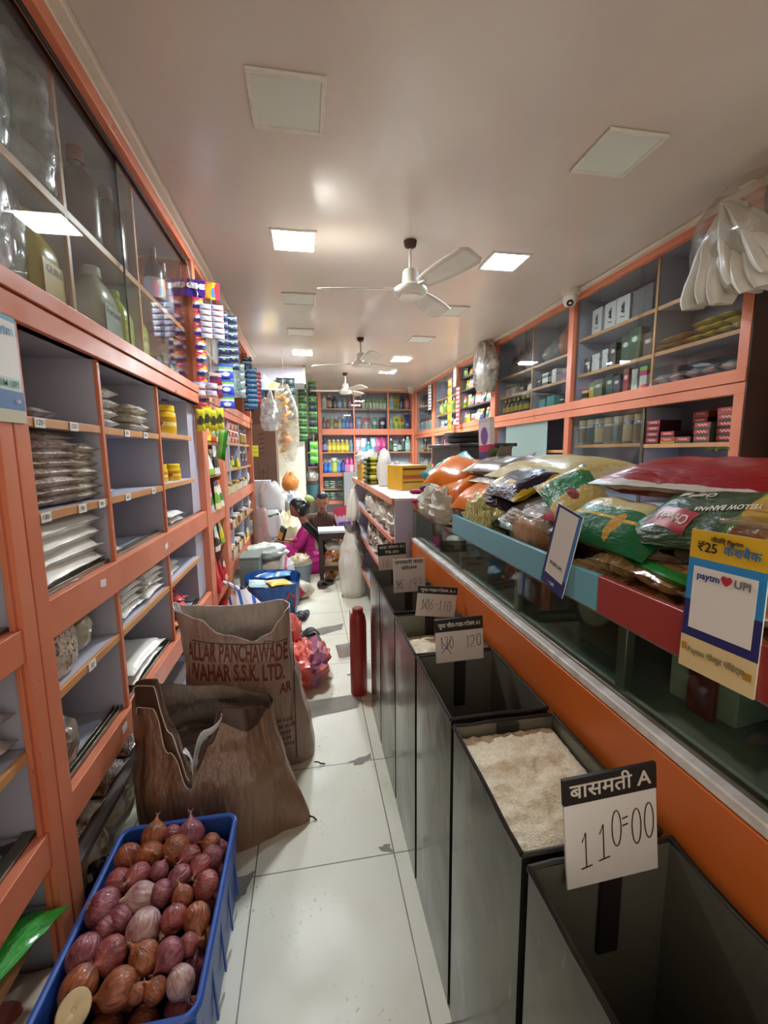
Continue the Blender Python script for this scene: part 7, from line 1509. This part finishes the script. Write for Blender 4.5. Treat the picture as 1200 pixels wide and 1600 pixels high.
def hand_chains(w_, d, up, s=1.0, curl=.5):
    """palm and five bent fingers starting at wrist w_, pointing along d, palm normal up"""
    d = Vector(d).normalized(); up = Vector(up); up = (up-d*up.dot(d)).normalized(); sd = d.cross(up); W = Vector(w_[:3]); ch = []
    palm = W+d*.055*s; pv = (*palm, .021*s); ch.append([w_, pv])
    for k, (o, l) in enumerate(((-.027, .068), (-.009, .078), (.009, .074), (.026, .058))):
        b = W+d*.088*s+sd*o*s; m_ = b+(d-up*curl*.5).normalized()*l*.5*s; t = m_+(d*.5-up*curl).normalized()*l*.5*s
        ch.append([pv, (*b, .0105*s), (*m_, .009*s), (*t, .0075*s)])
    b = W+d*.04*s-sd*.032*s; m_ = b+(d*.7-sd*.6-up*.2).normalized()*.034*s; t = m_+(d*.9-sd*.1-up*.4).normalized()*.03*s
    ch.append([pv, (*b, .012*s), (*m_, .0105*s), (*t, .0085*s)])
    return ch
def head(parent, c, f, r, skin_m, hair_m, name='head'):
    """face features on a head at c looking along f (radius r = half the face height)"""
    f = Vector(f).normalized(); side = f.cross(Vector((0, 0, 1))).normalized(); up = side.cross(f).normalized(); c = Vector(c)
    M = Matrix((side, f, up)).transposed().to_4x4()
    return c, f, side, up, M
SKN1 = mt('brown skin', '#8f5d45', .5, nz=.1, ns=6); SKN2 = mt('warm brown skin', '#a06f54', .5, nz=.1, ns=6)
HAIR = mt('black hair', '#0e0c0d', .4, bump=.5, bs=60); EYE = mt('eye white', '#cfc8c0', .3); 
def figure(name, label, loc, J, skm, face_dir, hair_fn):
    t = thing(name, label, 'person', loc)
    body = skin('body', J['body'], skm, t)
    c, f, sd, up, M = head(t, J['head'], face_dir, .1, skm, HAIR)
    # the head proper: cranium, jaw, nose and ears as one surface over the skull joint
    def hf(u, v):
        a = 2*math.pi*u; ph = -math.pi/2+math.pi*v; cx, cz = math.cos(ph), math.sin(ph)
        x = .074*cx*math.cos(a); y = .092*cx*math.sin(a); z = .112*cz
        if z < 0: k = 1-.30*(z/-.112); x *= k; y *= (1-.14*(z/-.112)); y += .012*(z/-.112)
        fr = max(0, math.sin(a))
        nose = math.exp(-((x/.013)**2+((z+.018)/.03)**2))*fr*.022
        brow = math.exp(-((z-.022)/.012)**2)*fr*.004; eye = -math.exp(-(((abs(x)-.031)/.014)**2+((z-.004)/.011)**2))*fr*.009
        mouth = math.exp(-((x/.022)**2+((z+.058)/.008)**2))*fr*.006
        return tuple(c+M.to_3x3() @ Vector((x, y+nose+brow+eye+mouth, z)))
    ob('head', G().grid(hf, 40, 30, wrap=True), skm, t)
    for s in (-1, 1):
        q = M.to_3x3() @ Vector((s*.031, .0735, .003)); ob('eye', G().lathe([(.001, -.006), (.006, -.003), (.007, 0), (.006, .003), (.001, .006)], 10), EYE, t, c+q)
        q = M.to_3x3() @ Vector((s*.076, -.002, -.008)); ob('ear', G().lathe([(.004, -.03), (.014, -.018), (.016, .008), (.010, .026), (.002, .032)], 10, sx=.5), skm, t, c+q, (0, 0, math.atan2(-f.x, f.y)))
    g = G().grid(lambda u, v: tuple(c+M.to_3x3() @ hair_fn(u, v)), 36, 20, wrap=True)
    ob('hair', g, HAIR, t)
    return t, c, M
# the woman: cross-legged with her back half turned, looking down to the left
PINK = prt('pink dotted cloth', [(0, '#d83a98'), (.5, '#cf3490')], 2, rough=.75, coat=0, nz=.45, ns=60, crinkle=.3)
WX, WY = 0.0, 4.95
hip = (.02, .02, .13, .095); wa = (.015, .0, .28, .08); ch_ = (-.02, -.01, .43, .085); nk0 = (-.055, -.01, .56, .06); nk = (-.085, -.015, .62, .042); hd = (-.11, -.02, .67, .05)
shl = (-.05, -.15, .50, .042); elb = (-.13, -.19, .32, .034); wrl = (-.26, -.11, .36, .024); shr = (-.06, .13, .50, .048); elr = (-.15, .17, .32, .038); wrr = (-.27, .02, .36, .024)
hl = (-.02, -.10, .13, .08); kl = (-.33, -.13, .33, .058); al = (-.18, -.06, .07, .040); tl = (-.29, -.02, .03, .03); hr = (-.02, .13, .12, .08); kr = (-.26, .19, .20, .058); ar = (-.16, .10, .06, .042); tr_ = (-.26, .07, .03, .03)
body = [[hip, wa, ch_, nk0, nk, hd], [ch_, shl, elb, wrl], [ch_, shr, elr, wrr], [hip, hl, kl, al, tl], [hip, hr, kr, ar, tr_]]+hand_chains(wrl, (-.9, .3, .25), (0, .2, 1), .95, .8)+hand_chains(wrr, (-.9, -.15, .25), (0, .2, 1), .95, .8)
def hair_w(u, v):
    a = 2*math.pi*u; ph = -math.pi/2+math.pi*v; x = .083*math.cos(ph)*math.cos(a); y = .100*math.cos(ph)*math.sin(a); z = .118*math.sin(ph)
    if y > .035 and z < .07: y = .035+(y-.035)*.2
    if y < 0 and z < 0: y -= .035*math.exp(-((z+.04)/.05)**2)
    return Vector((x*(1+.03*math.sin(a*14)), y-.010, z+.006))
wo, wc_, WM = figure('person', 'woman in a pink dotted dress and black scarf sitting on the floor, looking down', (WX, WY, 0), {'body': body, 'head': (-.125, -.02, .735)}, SKN1, (-.82, .05, -.55), hair_w)
props_ = ob('skirt', blob(.46, .44, .26, 3, .14, 2.5, 28, 14, pw=.6), PINK, wo, (.03, .01, 0))
dr = [[(hip[0], hip[1], hip[2], .165), (wa[0], wa[1], wa[2], .14), (ch_[0], ch_[1], ch_[2], .142), (-.045, -.01, .535, .095)], [(ch_[0], ch_[1], ch_[2], .13), (shl[0], shl[1], shl[2], .062), (*elb[:3], .054), (*lerp(elb, wrl, .55)[:3], .046)], [(ch_[0], ch_[1], ch_[2], .13), (*shr[:3], .062), (*elr[:3], .054), (*lerp(elr, wrr, .55)[:3], .046)],
      [(hip[0], hip[1], hip[2], .15), (*hl[:3], .14), (*kl[:3], .10), (*lerp(kl, al, .8)[:3], .075)], [(hip[0], hip[1], hip[2], .15), (*hr[:3], .12), (*kr[:3], .09), (*lerp(kr, ar, .8)[:3], .065)]]
skin('dress', dr, PINK, wo)
def scarf(u, v):   # a black scarf from the shoulder down the back to the waist
    ang = R(-150+120*v*0); s_ = u
    p = Vector(lerp((-.09, -.15, .585), (.155, -.12, .17), s_)); p += Vector((.06*math.sin(math.pi*s_), -.055*math.sin(math.pi*s_), .0)); return tuple(p+Vector((.075*(v-.5)+.03, -.03*(v-.5)*2*0, .03*(v-.5)))+Vector((0, -.012*math.sin(v*9), 0)))
BSC = mt('black scarf', '#15151a', .75, nz=.2, ns=10)
ob('scarf', G().grid(scarf, 20, 8), BSC, wo, solid=.008)
ob('scarf', G().grid(lambda u, v: tuple(Vector(lerp((.15, -.15, .20), (.17, .10, .30), u))+Vector((.03*math.sin(math.pi*u), -.05*math.sin(math.pi*u), .06*(v-.5)))), 14, 6), BSC, wo, solid=.008)
ob('back_panel', G().grid(lambda u, v: (.045+.085*u, -.145+.055*u*u, .27+.20*v-.03*u), 8, 8), mt('pale printed back', '#c9b8b8', .7, nz=.35, ns=40), wo, solid=.004)
ob('hair_tie', G().lathe([(.03, -.02), (.055, -.01), (.06, .01), (.035, .025)], 14), mt('green yellow scrunchie', '#8a9a4a', .7, nz=.4, ns=30), wo, (.0, -.03, .84), (R(30), R(30), 0))
pkk = thing('held_packet', 'black and yellow pack held up in the woman\'s hands', 'packet', (WX-.335, WY-.06, .385), (R(-12), R(14), R(-62)))
ob('pack', G().box((-.055, -.015, 0), (.055, .015, .16)), mt('pack black', '#22231f', .35, coat=.4), pkk, bev=.004); ob('panel', G().box((-.045, -.017, .015), (.045, -.014, .095)), mt('pack yellow', '#e0a81c', .4), pkk)
# the man: sitting behind, facing the camera with the head bent
MX, MY = .16, 5.56
hip = (0, .05, .14, .15); wa = (0, .03, .30, .13); ch_ = (0, .0, .47, .145); nk0 = (0, -.02, .60, .065); nk = (0, -.035, .65, .05); hd = (0, -.05, .70, .055)
shl = (-.17, -.01, .555, .055); elb = (-.24, -.08, .33, .044); wrl = (-.14, -.25, .26, .028); shr = (.17, -.01, .555, .055); elr = (.24, -.08, .33, .044); wrr = (.12, -.26, .26, .028)
hl = (-.10, .0, .12, .10); kl = (-.30, -.22, .20, .075); al = (-.06, -.28, .06, .045); tl = (-.0, -.33, .04, .035); hr = (.10, .0, .12, .10); kr = (.30, -.22, .20, .075); ar = (.08, -.25, .06, .045); tr_ = (.14, -.32, .04, .035)
body = [[hip, wa, ch_, nk0, nk, hd], [ch_, shl, elb, wrl], [ch_, shr, elr, wrr], [hip, hl, kl, al, tl], [hip, hr, kr, ar, tr_]]+hand_chains(wrl, (.6, -.7, -.1), (0, 0, 1), 1.0, .8)+hand_chains(wrr, (-.6, -.7, -.1), (0, 0, 1), 1.0, .8)
def hair_m(u, v):
    a = 2*math.pi*u; ph = -math.pi/2+math.pi*v; x = .081*math.cos(ph)*math.cos(a); y = .098*math.cos(ph)*math.sin(a); z = .120*math.sin(ph)
    if y > 0 and z < .058: y = -.01+y*.15
    if z < -.02: x *= .9; z = -.02+(z+.02)*.35
    return Vector((x*(1+.03*math.sin(a*12)), y-.006, z+.006))
mo, mc_, MM = figure('person', 'man in a brown shirt with black hair and moustache, sitting cross-legged facing the camera', (MX, MY, 0), {'body': body, 'head': (0, -.07, .755)}, SKN2, (0, -.86, -.5), hair_m)
BSH = mt('brown shirt cloth', '#4c3626', .8, nz=.2, ns=9, bump=.3, bs=30)
skin('shirt', [[(*hip[:3], .165), (*wa[:3], .15), (*ch_[:3], .165), (0, -.015, .585, .085)], [(*ch_[:3], .165), (*shl[:3], .075), (*lerp(shl, elb, .75)[:3], .062)], [(*ch_[:3], .165), (*shr[:3], .075), (*lerp(shr, elr, .75)[:3], .062)]], BSH, mo)
skin('trousers', [[(*hip[:3], .16), (*hl[:3], .12), (*kl[:3], .092), (*lerp(kl, al, .85)[:3], .06)], [(*hip[:3], .16), (*hr[:3], .12), (*kr[:3], .092), (*lerp(kr, ar, .85)[:3], .06)]], mt('dark trousers', '#22201f', .8), mo)
for s in (-1, 1):
    ob('collar', G().grid(lambda u, v: (s*(.012+.05*u), -.115+.05*u-.012*v, .585+.035*u-.05*v*(1-.4*u)), 6, 4), BSH, mo, solid=.005)
    q = MM.to_3x3() @ Vector((s*.030, .094, .022)); ob('eyebrow', G().box((-.016, -.003, -.003), (.016, .003, .003)), HAIR, mo, mc_+q)
q = MM.to_3x3() @ Vector((0, .099, -.046)); ob('moustache', G().grid(lambda u, v: ((u-.5)*.05, .008-.012*abs(u-.5)*2, (v-.5)*.010-.006*abs(u-.5)*2), 8, 3), HAIR, mo, mc_+q, (MM.to_3x3().to_euler()), solid=.006)
dup = [k for k, v in LAB.items() if len(v) > 1]
if dup: print('DUPLICATE LABELS', len(dup), dup[:20])
